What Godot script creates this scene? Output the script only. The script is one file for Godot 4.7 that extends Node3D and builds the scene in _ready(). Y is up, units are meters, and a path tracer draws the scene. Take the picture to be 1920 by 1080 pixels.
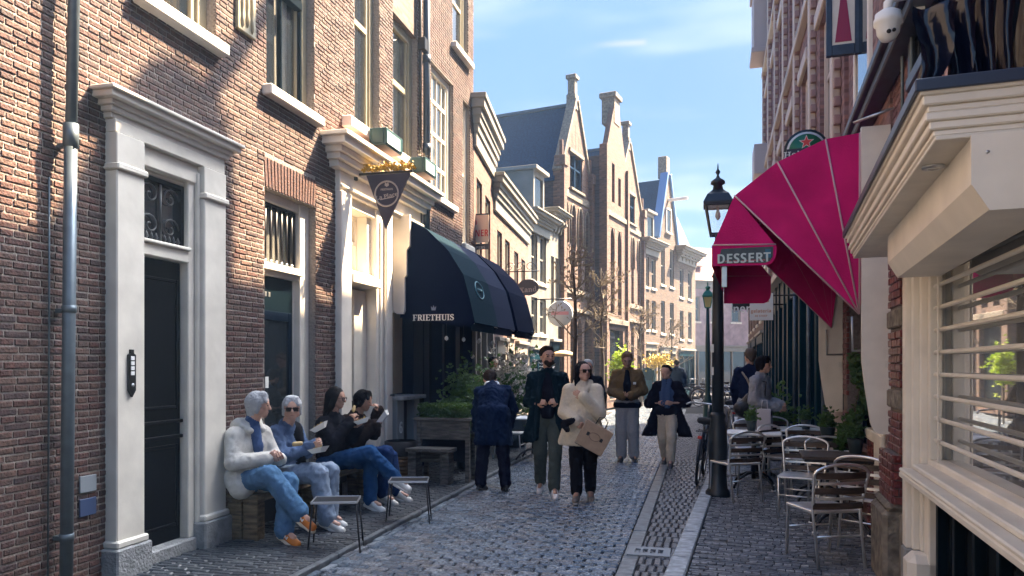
extends Node3D
# A narrow Dutch shopping street on a spring day. Metres, y up, the street runs along -z; the camera stands at x = 0, z = 0.

var RN := RandomNumberGenerator.new()
var ORG := {}
var NUM := {}
var MC := {}
var TX := {}
var FN := FastNoiseLite.new()
var LF := Transform3D(Basis(Vector3(0, 0, -1), Vector3.UP, Vector3(1, 0, 0)), Vector3(-4.3, 0, 0))   # left facade: x along the wall, z out of it
var RF := Transform3D(Basis(Vector3.UP, -deg_to_rad(3.9)), Vector3.ZERO)                              # right side of the street, turned a little
const V0 := Vector3.ZERO

# ---------------------------------------------------------------- nodes
func numbered(n: String) -> String:
	var k: int = NUM.get(n, 0)
	NUM[n] = k + 1
	return n if k == 0 else "%s_%03d" % [n, k]

func thing(called: String, label: String, category: String, base := V0, fr := Transform3D.IDENTITY, group := "") -> Node3D:
	var o := Node3D.new()
	o.name = numbered(called)
	add_child(o, true)
	o.transform = fr * Transform3D(Basis.IDENTITY, base)
	ORG[o] = base
	o.set_meta("label", label)
	o.set_meta("category", category)
	if group != "":
		o.set_meta("group", group)
	return o

func setting(called: String, base := V0, fr := Transform3D.IDENTITY) -> Node3D:
	var o := Node3D.new()
	o.name = called
	add_child(o, true)
	o.transform = fr * Transform3D(Basis.IDENTITY, base)
	ORG[o] = base
	o.set_meta("kind", "structure")
	return o

func part(called: String, me, m: Material, parent: Node3D) -> MeshInstance3D:
	var o := MeshInstance3D.new()
	o.name = called
	o.mesh = me.commit() if me is SurfaceTool else me
	o.material_override = m
	parent.add_child(o, true)
	if ORG.has(parent):
		o.position = -ORG[parent]
	return o

func copy(src: Node3D, label: String, at: Vector3, turn: float, group := "") -> Node3D:
	var o: Node3D = src.duplicate()
	var stem: String = str(src.name)
	if stem.length() > 4 and stem.substr(stem.length() - 3).is_valid_int():
		stem = stem.substr(0, stem.length() - 4)
	o.name = numbered(stem)
	add_child(o, true)
	o.position = at
	o.rotation = Vector3(0, turn, 0)
	o.set_meta("label", label)
	if group != "":
		o.set_meta("group", group)
	return o

# ---------------------------------------------------------------- materials (colours are linear values)
func noise_tex(key: String, lo: float, hi: float, freq: float, oct := 4, size := 256, kind := 0, nrm := 0.0) -> NoiseTexture2D:
	if TX.has(key):
		return TX[key]
	var n := FastNoiseLite.new()
	n.seed = hash(key) % 1000
	n.noise_type = [FastNoiseLite.TYPE_SIMPLEX_SMOOTH, FastNoiseLite.TYPE_CELLULAR, FastNoiseLite.TYPE_VALUE][kind]
	n.frequency = freq
	n.fractal_octaves = oct
	var t := NoiseTexture2D.new()
	t.width = size
	t.height = size
	t.seamless = true
	t.noise = n
	if nrm > 0.0:
		t.as_normal_map = true
		t.bump_strength = nrm
	else:
		var g := Gradient.new()
		g.set_color(0, Color(lo, lo, lo))
		g.set_color(1, Color(hi, hi, hi))
		t.color_ramp = g
	TX[key] = t
	return t

func grain_tex(key: String, lo: float, hi: float, w: int, h: int) -> ImageTexture:   # streaks along u: wood, brushed fabric
	if TX.has(key):
		return TX[key]
	var n := FastNoiseLite.new()
	n.seed = hash(key) % 997
	n.frequency = 0.02
	n.fractal_octaves = 4
	var im := Image.create(w, h, false, Image.FORMAT_RGB8)
	for y in h:
		for x in w:
			var v: float = lerpf(lo, hi, clampf(0.5 + 0.8 * n.get_noise_2d(x * 0.35, y * 3.2 + 3.0 * n.get_noise_2d(x * 0.5, y * 0.5)), 0, 1))
			im.set_pixel(x, y, Color(v, v, v))
	TX[key] = ImageTexture.create_from_image(im)
	return TX[key]

func brick_tex() -> ImageTexture:
	if TX.has("brick"):
		return TX.brick
	var r := RandomNumberGenerator.new()
	r.seed = 5
	var im := Image.create(256, 256, false, Image.FORMAT_RGB8)
	im.fill(Color(0.86, 0.85, 0.84))
	for row in 16:
		for c in 5:
			var t: float = r.randf_range(0.6, 0.92)
			var w: float = r.randf_range(-0.03, 0.05)
			im.fill_rect(Rect2i(c * 64 + (32 if row % 2 else 0) - 32, row * 16, 61, 13), Color(t + w, t, t - w))
	TX.brick = ImageTexture.create_from_image(im)
	return TX.brick

func mt(key: String, c := Color(0.5, 0.5, 0.5), rough := 0.7, tex: Texture2D = null, sc := 1.0, nrm: Texture2D = null, metal := 0.0) -> StandardMaterial3D:
	if MC.has(key):
		return MC[key]
	var m := StandardMaterial3D.new()
	m.resource_name = key
	m.albedo_color = c.linear_to_srgb()
	m.roughness = rough
	m.metallic = metal
	if tex or nrm:
		m.uv1_triplanar = true
		m.uv1_scale = Vector3.ONE * sc
		m.albedo_texture = tex
		if nrm:
			m.normal_enabled = true
			m.normal_texture = nrm
			m.normal_scale = 0.6
	MC[key] = m
	return m

func make_materials() -> void:
	var blot := noise_tex("blot", 0.78, 1.0, 0.012, 5)
	var fine := noise_tex("fine", 0.8, 1.0, 0.05, 4)
	var rough := noise_tex("roughn", 0, 1, 0.06, 4, 256, 0, 6.0)
	var cloth := noise_tex("clothn", 0, 1, 0.25, 2, 256, 0, 5.0)
	var wood := grain_tex("wood", 0.55, 1.0, 256, 256)
	mt("mortar", Color(0.27, 0.235, 0.21), 0.95, fine, 2.0, rough)
	mt("mortar_dark", Color(0.2, 0.17, 0.16), 0.95, fine, 2.0, rough)
	mt("white_paint", Color(0.74, 0.70, 0.61), 0.42, noise_tex("paint", 0.9, 1.0, 0.013, 5), 0.7, noise_tex("paintn", 0, 1, 0.02, 3, 256, 0, 0.8))
	mt("cream_paint", Color(0.3, 0.265, 0.18), 0.5, noise_tex("paint", 0.9, 1.0, 0.013, 5), 0.7)
	mt("pale_paint", Color(0.82, 0.76, 0.66), 0.42, noise_tex("paint", 0.9, 1.0, 0.013, 5), 0.7)
	mt("far_trim", Color(0.25, 0.235, 0.205), 0.5, noise_tex("paint", 0.9, 1.0, 0.013, 5), 0.7)
	mt("stone", Color(0.30, 0.31, 0.31), 0.8, blot, 2.0, rough)
	mt("tan_stone", Color(0.3, 0.255, 0.2), 0.85, noise_tex("tan", 0.5, 1.0, 0.02, 5), 1.5, rough)
	mt("door_dark", Color(0.0035, 0.004, 0.007), 0.35, fine, 2.0)
	mt("dark_green", Color(0.004, 0.01, 0.015), 0.35, fine, 2.0)
	mt("navy_wood", Color(0.004, 0.01, 0.024), 0.35, fine, 2.0)
	mt("teal_wood", Color(0.006, 0.03, 0.042), 0.35, fine, 2.0)
	mt("black_metal", Color(0.012, 0.013, 0.015), 0.35, null, 1.0, null, 0.2)
	mt("zinc", Color(0.13, 0.17, 0.2), 0.45, blot, 2.0, null, 0.5)
	mt("aluminium", Color(0.8, 0.8, 0.79), 0.33, null, 1.0, null, 0.9)
	mt("steel", Color(0.45, 0.46, 0.47), 0.3, null, 1.0, null, 0.8)
	mt("old_wood", Color(0.21, 0.15, 0.085), 0.8, wood, 1.5, rough)
	mt("grey_wood", Color(0.17, 0.155, 0.135), 0.75, wood, 1.5, rough)
	mt("brown_slat", Color(0.10, 0.062, 0.04), 0.45, wood, 1.5)
	mt("wicker", Color(0.22, 0.13, 0.06), 0.8, wood, 6.0, rough)
	var gl := mt("glass_dark", Color(0.015, 0.02, 0.025), 0.03)
	gl.metallic_specular = 0.8
	var gp := mt("glass_pane", Color(0.9, 0.95, 0.95), 0.02)
	gp.transparency = BaseMaterial3D.TRANSPARENCY_ALPHA
	gp.albedo_color.a = 0.06
	var gm := mt("glass_mirror", Color(0.03, 0.04, 0.05), 0.02)
	gm.transparency = BaseMaterial3D.TRANSPARENCY_ALPHA
	gm.albedo_color.a = 0.25
	gm.metallic_specular = 1.0
	mt("room", Color(0.05, 0.048, 0.045), 0.9)
	mt("curtain", Color(0.72, 0.7, 0.62), 0.9, noise_tex("pleat", 0.85, 1.0, 0.02, 2), 1.0)
	mt("curtain_tan", Color(0.5, 0.36, 0.16), 0.9)
	mt("lead", Color(0.05, 0.075, 0.11), 0.45, blot, 1.5, null, 0.3)
	mt("slate", Color(0.012, 0.05, 0.12), 0.85, noise_tex("slates", 0.6, 1.0, 0.04, 3), 1.0, rough)
	mt("red_tile", Color(0.26, 0.09, 0.08), 0.8, blot, 2.0, rough)
	for b in [["brick_tan", Color(0.178, 0.13, 0.0999)], ["brick_pink", Color(0.2, 0.122, 0.104)], ["brick_red", Color(0.17, 0.0925, 0.074)], ["brick_brown", Color(0.145, 0.1, 0.075)], ["brick_gothic", Color(0.18, 0.113, 0.086)], ["brick_dark", Color(0.07, 0.055, 0.065)], ["brick_rose", Color(0.32, 0.2, 0.195)]]:
		mt(b[0], b[1], 0.9, brick_tex(), 1.15)
	mt("awning_navy", Color(0.0025, 0.006, 0.026), 0.85, fine, 3.0, cloth)
	mt("awning_teal", Color(0.005, 0.022, 0.036), 0.85, fine, 3.0, cloth)
	mt("awning_slate", Color(0.022, 0.03, 0.062), 0.85, fine, 3.0, cloth)
	var aw := mt("awning_red", Color(0.75, 0.024, 0.2), 0.8, noise_tex("awn", 0.82, 1.0, 0.006, 4), 0.8, cloth)
	aw.normal_scale = 0.12
	for k in ["awning_navy", "awning_teal", "awning_slate"]:
		MC[k].normal_scale = 0.15
	aw.backlight_enabled = true
	aw.backlight = Color(0.5, 0.05, 0.18)
	for k in ["awning_navy", "awning_teal", "awning_slate", "awning_red", "slate", "door_dark", "dark_green", "navy_wood", "teal_wood"]:
		MC[k].metallic_specular = 0.12
	mt("awning_rib", Color(0.55, 0.35, 0.38), 0.4)
	mt("skin", Color(0.45, 0.25, 0.17), 0.55)
	mt("skin_pale", Color(0.5, 0.29, 0.21), 0.55)
	mt("gold", Color(0.42, 0.28, 0.03), 0.6)
	mt("leaf", Color(0.05, 0.11, 0.03), 0.6)
	mt("leaf_dark", Color(0.02, 0.06, 0.022), 0.6)
	mt("leaf_bright", Color(0.35, 0.42, 0.03), 0.6)
	for k in ["leaf", "leaf_dark", "leaf_bright"]:
		MC[k].backlight_enabled = true
		MC[k].backlight = Color(0.3, 0.4, 0.1)
	mt("petal", Color(0.75, 0.68, 0.6), 0.7)
	mt("bark", Color(0.07, 0.055, 0.04), 0.9, fine, 4.0, rough)
	mt("twig", Color(0.19, 0.155, 0.11), 0.9)
	mt("pot", Color(0.025, 0.04, 0.045), 0.5)
	mt("rubber", Color(0.012, 0.012, 0.013), 0.7)
	mt("black", Color(0.008, 0.008, 0.009), 0.6)
	mt("white", Color(0.78, 0.78, 0.76), 0.6)
	mt("paper", Color(0.75, 0.74, 0.7), 0.8)

# ---------------------------------------------------------------- shapes
func sf(smooth := false) -> SurfaceTool:
	var s := SurfaceTool.new()
	s.begin(Mesh.PRIMITIVE_TRIANGLES)
	s.set_smooth_group(0 if smooth else -1)
	return s

func done(s: SurfaceTool) -> ArrayMesh:
	s.generate_normals()
	return s.commit()

func tri(s: SurfaceTool, a: Vector3, b: Vector3, c: Vector3, inside: Vector3) -> void:
	if (a - c).cross(a - b).dot((a + b + c) / 3.0 - inside) < 0.0:
		var t := b
		b = c
		c = t
	s.add_vertex(a)
	s.add_vertex(b)
	s.add_vertex(c)

func quad(s: SurfaceTool, a: Vector3, b: Vector3, c: Vector3, d: Vector3, inside: Vector3) -> void:
	tri(s, a, b, c, inside)
	tri(s, a, c, d, inside)

# chamfered box from min corner to max corner, in the basis b about its centre
func box(s: SurfaceTool, lo: Vector3, hi: Vector3, e := 0.0, b := Basis.IDENTITY) -> void:
	var c := (lo + hi) / 2.0
	var h := (hi - lo).abs() / 2.0
	e = minf(e, minf(h.x, minf(h.y, h.z)) * 0.9)
	if e <= 0.0:
		var p := []
		for i in 8:
			p.append(c + b * Vector3(h.x if i & 1 else -h.x, h.y if i & 2 else -h.y, h.z if i & 4 else -h.z))
		for f in [[0, 1, 3, 2], [4, 5, 7, 6], [0, 1, 5, 4], [2, 3, 7, 6], [0, 2, 6, 4], [1, 3, 7, 5]]:
			quad(s, p[f[0]], p[f[1]], p[f[2]], p[f[3]], c)
		return
	var q := []
	for i in 8:
		var sg := Vector3(1 if i & 1 else -1, 1 if i & 2 else -1, 1 if i & 4 else -1)
		var row := []
		for ax in 3:
			var v := h - Vector3(e, e, e)
			v[ax] = h[ax]
			row.append(c + b * (v * sg))
		q.append(row)
	for f in [[0, 1, 3, 2, 2], [4, 5, 7, 6, 2], [0, 1, 5, 4, 1], [2, 3, 7, 6, 1], [0, 2, 6, 4, 0], [1, 3, 7, 5, 0]]:
		quad(s, q[f[0]][f[4]], q[f[1]][f[4]], q[f[2]][f[4]], q[f[3]][f[4]], c)
	for i in 8:
		tri(s, q[i][0], q[i][1], q[i][2], c)
		for ax in 3:
			var j: int = i | (1 << ax)
			if j != i:
				var u: int = (ax + 1) % 3
				var w: int = (ax + 2) % 3
				quad(s, q[i][u], q[j][u], q[j][w], q[i][w], c)

func bx(lo: Vector3, hi: Vector3, e := 0.004) -> ArrayMesh:
	var s := sf()
	box(s, lo, hi, e)
	return done(s)

func each(called: String, list: Array, m: Material, parent: Node3D, e := 0.01) -> void:   # every box a part of its own
	for l in list:
		part(called, bx(l[0], l[1], e), m, parent)

func boxes(list: Array, e := 0.004) -> ArrayMesh:
	var s := sf()
	for l in list:
		box(s, l[0], l[1], e)
	return done(s)

# a bar of rectangular section between two points
func bar(s: SurfaceTool, a: Vector3, b: Vector3, w: float, t: float, e := 0.0, up := Vector3.UP) -> void:
	var y := (b - a).normalized()
	if absf(y.dot(up)) > 0.98:
		up = Vector3.RIGHT
	var x := up.cross(y).normalized()
	var z := x.cross(y)
	var c := (a + b) / 2.0
	var h := Vector3(w, (b - a).length(), t) / 2.0
	box(s, c - h, c + h, e, Basis(x, y, z))

func ring_tube(s: SurfaceTool, rings: Array, caps := true) -> void:
	var n: int = rings[0].size()
	for i in rings.size() - 1:
		var ci := V0
		for v in rings[i]:
			ci += v
		for v in rings[i + 1]:
			ci += v
		ci /= 2.0 * n
		for k in n:
			var k2: int = (k + 1) % n
			quad(s, rings[i][k], rings[i][k2], rings[i + 1][k2], rings[i + 1][k], ci)
	if caps:
		for e in [0, rings.size() - 1]:
			var c := V0
			for v in rings[e]:
				c += v
			c /= n
			var o: Array = rings[1 if e == 0 else e - 1]
			var inn := V0
			for v in o:
				inn += v
			for k in n:
				tri(s, rings[e][k], rings[e][(k + 1) % n], c, inn / n)

func tube(s: SurfaceTool, pts: Array, r, sides := 8, caps := true, flat := 1.0) -> void:
	var rings := []
	var up := Vector3.UP
	for i in pts.size():
		var d: Vector3 = (pts[mini(i + 1, pts.size() - 1)] - pts[maxi(i - 1, 0)]).normalized()
		if absf(d.dot(up)) > 0.95:
			up = Vector3(0.3, 0, 1).normalized() if absf(d.y) > 0.9 else Vector3.UP
		var x := up.cross(d).normalized()
		var y := d.cross(x)
		var rr: float = r[i] if r is Array else r
		var ring := []
		for k in sides:
			var a := TAU * k / sides
			ring.append(pts[i] + x * cos(a) * rr + y * sin(a) * rr * flat)
		rings.append(ring)
		up = y
	ring_tube(s, rings, caps)

func tb(pts: Array, r, sides := 8) -> ArrayMesh:
	var s := sf(true)
	tube(s, pts, r, sides)
	return done(s)

func lathe(s: SurfaceTool, at: Vector3, prof: Array, sides := 16, b := Basis.IDENTITY) -> void:   # prof: Vector2(radius, height)
	var rings := []
	for p in prof:
		var ring := []
		for k in sides:
			var a := TAU * k / sides
			ring.append(at + b * Vector3(cos(a) * p.x, p.y, sin(a) * p.x))
		rings.append(ring)
	ring_tube(s, rings, true)

# outline in the plane x,y of t, extruded by depth along its z (both ways from 0 to depth)
func prism(s: SurfaceTool, poly: PackedVector2Array, depth: float, t := Transform3D.IDENTITY) -> void:
	var ix := Geometry2D.triangulate_polygon(poly)
	for k in range(0, ix.size(), 3):
		var a: Vector2 = poly[ix[k]]
		var b: Vector2 = poly[ix[k + 1]]
		var c: Vector2 = poly[ix[k + 2]]
		var m := (a + b + c) / 3.0
		tri(s, t * Vector3(a.x, a.y, 0), t * Vector3(b.x, b.y, 0), t * Vector3(c.x, c.y, 0), t * Vector3(m.x, m.y, depth))
		tri(s, t * Vector3(a.x, a.y, depth), t * Vector3(b.x, b.y, depth), t * Vector3(c.x, c.y, depth), t * Vector3(m.x, m.y, 0))
	var ccw := not Geometry2D.is_polygon_clockwise(poly)
	for k in poly.size():
		var a: Vector2 = poly[k]
		var b: Vector2 = poly[(k + 1) % poly.size()]
		var d := (b - a).normalized()
		var o := (Vector2(d.y, -d.x) if ccw else Vector2(-d.y, d.x))
		if (b - a).length() < 1e-6:
			continue
		var mid := (a + b) / 2.0 - o * 0.01
		quad(s, t * Vector3(a.x, a.y, 0), t * Vector3(b.x, b.y, 0), t * Vector3(b.x, b.y, depth), t * Vector3(a.x, a.y, depth), t * Vector3(mid.x, mid.y, depth / 2))

func pv(l: Array) -> PackedVector2Array:
	var o := PackedVector2Array()
	for k in range(0, l.size(), 2):
		o.append(Vector2(l[k], l[k + 1]))
	return o

# a profile (Vector2(out, up) list, closed) swept along x from x0 to x1: cornices, sills, kerbs
func sweep_x(s: SurfaceTool, prof: Array, x0: float, x1: float, o := V0) -> void:
	prism(s, pv(prof), x1 - x0, Transform3D(Basis(Vector3(0, 0, 1), Vector3.UP, Vector3(1, 0, 0)), o + Vector3(x0, 0, 0)))

func cornice(x0: float, x1: float, y0: float, y1: float, out: float, back := 0.0) -> ArrayMesh:   # stepped moulding that grows outwards to the top
	var h := y1 - y0
	var s := sf()
	for p in [[0.0, 0.22, 0.35, 0.02], [0.22, 0.42, 0.5, 0.015], [0.42, 0.62, 0.62, 0.01], [0.62, 0.86, 0.86, 0.0], [0.86, 1.0, 1.0, 0.0]]:
		var m: float = out * p[2]
		box(s, Vector3(x0 - m + out * 0.35, y0 + h * p[0], back), Vector3(x1 + m - out * 0.35, y0 + h * p[1], m), 0.006)
	return done(s)

func text(t: String, size: float, depth: float, bold := true, serif := false) -> TextMesh:
	var f := SystemFont.new()
	f.font_names = PackedStringArray(["Droid Serif" if serif else "Droid Sans"])
	f.font_weight = 700 if bold else 400
	var m := TextMesh.new()
	m.font = f
	m.text = t
	m.font_size = 64
	m.pixel_size = size / 46.0
	m.depth = depth
	m.curve_step = 3.0
	return m

func letter(called: String, me: TextMesh, m: Material, parent: Node3D, t: Transform3D) -> MeshInstance3D:
	var o := part(called, me, m, parent)
	o.transform = Transform3D(t.basis, t.origin - (ORG[parent] if ORG.has(parent) else V0))
	return o

# ---------------------------------------------------------------- masonry
func wall_boxes(s: SurfaceTool, x0: float, x1: float, y0: float, y1: float, z0: float, z1: float, open: Array) -> void:
	var xs := [x0, x1]
	for o in open:
		xs.append(clampf(o[0], x0, x1))
		xs.append(clampf(o[1], x0, x1))
	xs.sort()
	for i in xs.size() - 1:
		if xs[i + 1] - xs[i] < 0.002:
			continue
		var m: float = (xs[i] + xs[i + 1]) / 2.0
		var cut := []
		for o in open:
			if o[0] < m and o[1] > m:
				cut.append([o[2], o[3]])
		cut.sort_custom(func(a, b): return a[0] < b[0])
		var y := y0
		for c in cut:
			if c[0] - y > 0.002:
				box(s, Vector3(xs[i], y, z0), Vector3(xs[i + 1], minf(c[0], y1), z1))
			y = maxf(y, c[1])
		if y1 - y > 0.002:
			box(s, Vector3(xs[i], y, z0), Vector3(xs[i + 1], y1, z1))

func block(l: float, h: float, d: float, e: float, r: RandomNumberGenerator, jit: float) -> ArrayMesh:
	var s := sf()
	box(s, Vector3(-l, -h, -d) / 2.0, Vector3(l, h, d) / 2.0, e)
	s.generate_normals()
	var a := s.commit_to_arrays()
	var v: PackedVector3Array = a[Mesh.ARRAY_VERTEX]
	var sh := {}
	for i in v.size():
		var key := v[i].snapped(Vector3.ONE * 0.0005)
		if not sh.has(key):
			sh[key] = Vector3(r.randf_range(-jit, jit), r.randf_range(-jit, jit), r.randf_range(-jit, jit) * 0.6)
		v[i] += sh[key]
	a[Mesh.ARRAY_VERTEX] = v
	var m := ArrayMesh.new()
	m.add_surface_from_arrays(Mesh.PRIMITIVE_TRIANGLES, a)
	return m

# pieces: [transform without stretch, stretch along x, tone]; the 300 nearest to the eye become parts of their own, the rest one part
func lay(parent: Node3D, called: String, pieces: Array, meshes: Array, tones: Array, eye: Vector3, rough: float, most := 300, near := 0.0, spec := 0.5) -> void:
	pieces.sort_custom(func(a, b): return a[0].origin.distance_squared_to(eye) < b[0].origin.distance_squared_to(eye))
	var mats := []
	var nt := noise_tex("piece", 0.55, 1.0, 0.03, 5)
	var nn := noise_tex("roughn", 0, 1, 0.06, 4, 256, 0, 6.0)
	for i in tones.size() + 1:
		var m := StandardMaterial3D.new()
		m.resource_name = called
		m.albedo_color = (Color.WHITE if i == tones.size() else tones[i]).linear_to_srgb()
		m.vertex_color_use_as_albedo = i == tones.size()
		m.roughness = rough
		m.metallic_specular = spec
		m.uv1_triplanar = true
		m.uv1_world_triplanar = true
		m.uv1_scale = Vector3.ONE * 2.3
		m.albedo_texture = nt
		m.normal_enabled = true
		m.normal_texture = nn
		m.normal_scale = 0.5
		mats.append(m)
	var base: Vector3 = ORG.get(parent, V0)
	var rest := []
	var n := 0
	for p in pieces:
		var t: Transform3D = p[0]
		t.origin -= base
		t.basis = t.basis * Basis.from_scale(Vector3(p[1], 1, 1))
		if n < most and p[0].origin.distance_to(eye) > near:
			n += 1
			var o := MeshInstance3D.new()
			o.name = called
			o.mesh = meshes[n % meshes.size()]
			o.material_override = mats[p[2]]
			parent.add_child(o, true)
			o.transform = t
		else:
			rest.append([t, tones[p[2]]])
	if rest.is_empty():
		return
	var mm := MultiMesh.new()
	mm.transform_format = MultiMesh.TRANSFORM_3D
	mm.use_colors = true
	mm.mesh = meshes[0]
	mm.instance_count = rest.size()
	for i in rest.size():
		mm.set_instance_transform(i, rest[i][0])
		var c: Color = rest[i][1] * RN.randf_range(0.85, 1.15)
		c.a = 1.0
		mm.set_instance_color(i, c)
	var mi := MultiMeshInstance3D.new()
	mi.name = called + "work"
	mi.multimesh = mm
	mi.material_override = mats[tones.size()]
	mi.set_meta("kind", "stuff")
	parent.add_child(mi, true)

func brickwork(parent: Node3D, x0: float, x1: float, y0: float, y1: float, zf: float, open: Array, tones: Array, eye: Vector3, most := 300, course := 0.0575, len := 0.21, b := Basis.IDENTITY, o := V0, rough := 0.85) -> void:
	var hh := course - 0.0095
	var ms := []
	for k in 4:
		ms.append(block(len, hh, 0.03, 0.005, RN, 0.0018))
	var out := []
	var row := 0
	var y := y0
	while y < y1 - 0.02:
		var free := [[x0, x1]]
		for op in open:
			if op[2] < y + hh and op[3] > y:
				var nf := []
				for f in free:
					if op[1] <= f[0] or op[0] >= f[1]:
						nf.append(f)
						continue
					if op[0] > f[0]:
						nf.append([f[0], op[0]])
					if op[1] < f[1]:
						nf.append([op[1], f[1]])
				free = nf
		var header := row % 2 == 1
		var stp := (len / 2.0 if header else len) + 0.009
		for f in free:
			var x: float = x0 - RN.randf() * 0.02 - (len * 0.26 if header else (len * 0.52 if row % 4 == 2 else 0.0))
			while x < f[1]:
				var a := maxf(x, f[0])
				var e := minf(x + stp - 0.009, f[1])
				if e - a > 0.025:
					var t := Transform3D(b * Basis(Vector3(0, 0, 1), RN.randf_range(-0.006, 0.006)), o + b * Vector3((a + e) / 2, y + hh / 2 + RN.randf_range(-0.0015, 0.0015), zf - 0.015 + RN.randf_range(-0.003, 0.0025)))
					out.append([t, (e - a) / len, patch(tones.size(), x, y * 1.3)])
				x += stp
		y += course
		row += 1
	lay(parent, "brick", out, ms, tones, eye, rough, most)

# ---------------------------------------------------------------- windows
# in the wall's axes; rec: how far the frame stands back; look: pane material; rails: heights (0..1) of cross bars; bars: number of upright bars
func window(house: Node3D, x0: float, x1: float, y0: float, y1: float, rec: float, fw: float, fm: Material, pane: Material, rails := [0.5], bars := 0, sill := 0.0, curtain := 0, called := "window") -> MeshInstance3D:
	var s := sf()
	var a := -rec - 0.05
	var c := -rec + 0.02
	box(s, Vector3(x0, y0, a), Vector3(x0 + fw, y1, c), 0.006)
	box(s, Vector3(x1 - fw, y0, a), Vector3(x1, y1, c), 0.006)
	box(s, Vector3(x0 + fw, y1 - fw, a), Vector3(x1 - fw, y1, c - 0.002), 0.006)
	box(s, Vector3(x0 + fw, y0, a), Vector3(x1 - fw, y0 + fw * 0.8, c - 0.002), 0.006)
	var w := part(called, done(s), fm, house)
	var s2 := sf()
	var t := fw * 0.45
	var xi0 := x0 + fw
	var xi1 := x1 - fw
	for e in [[xi0, xi0 + t], [xi1 - t, xi1]]:
		box(s2, Vector3(e[0], y0 + fw * 0.8, a + 0.006), Vector3(e[1], y1 - fw, c - 0.025), 0.004)
	for r in rails:
		var ry: float = lerpf(y0, y1, absf(r))
		box(s2, Vector3(xi0 + t, ry - t * 0.75, a + 0.004), Vector3(xi1 - t, ry + t * 0.75, c - 0.022), 0.004)
	for k in bars:
		var xb := lerpf(xi0, xi1, (k + 1.0) / (bars + 1))
		box(s2, Vector3(xb - 0.012, y0 + fw * 0.8, a + 0.01), Vector3(xb + 0.012, y1 - fw, c - 0.03), 0.002)
	part("sash", done(s2), fm, w)
	part("pane", bx(Vector3(xi0, y0 + fw * 0.5, a + 0.016), Vector3(xi1, y1 - fw * 0.5, a + 0.022), 0.0), pane, w)
	if sill > 0.0:
		var s3 := sf()
		box(s3, Vector3(x0 - 0.07, y0 - 0.11, -rec), Vector3(x1 + 0.07, y0 - 0.002, sill), 0.012)
		part("sill", done(s3), MC.white_paint, w)
	if curtain > 0:
		for e in [[xi0, lerpf(xi0, xi1, 0.42)], [lerpf(xi0, xi1, 0.62), xi1]] if curtain < 3 else [[xi0, xi1]]:
			part("curtain", drape(e[0], e[1], y0 + 0.03, y1, a - 0.12, 0.03), MC.curtain if curtain != 2 else MC.curtain_tan, w)
	return w

func drape(x0: float, x1: float, y0: float, y1: float, z: float, amp: float) -> ArrayMesh:
	var s := sf(true)
	var n := maxi(8, int((x1 - x0) / 0.02))
	for face in [0.0, -0.006]:
		for k in n:
			var p := []
			for j in 2:
				var x := lerpf(x0, x1, float(k + j) / n)
				p.append(Vector3(x, y0, z + face + amp * sin(x * 70.0) + 0.5 * amp * sin(x * 31.0)))
				p.append(Vector3(x, y1, z + face + 0.5 * amp * sin(x * 70.0 + 0.3)))
			quad(s, p[0], p[2], p[3], p[1], p[0] + Vector3(0, 0, -1 if face == 0.0 else 1))
	return done(s)

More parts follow.
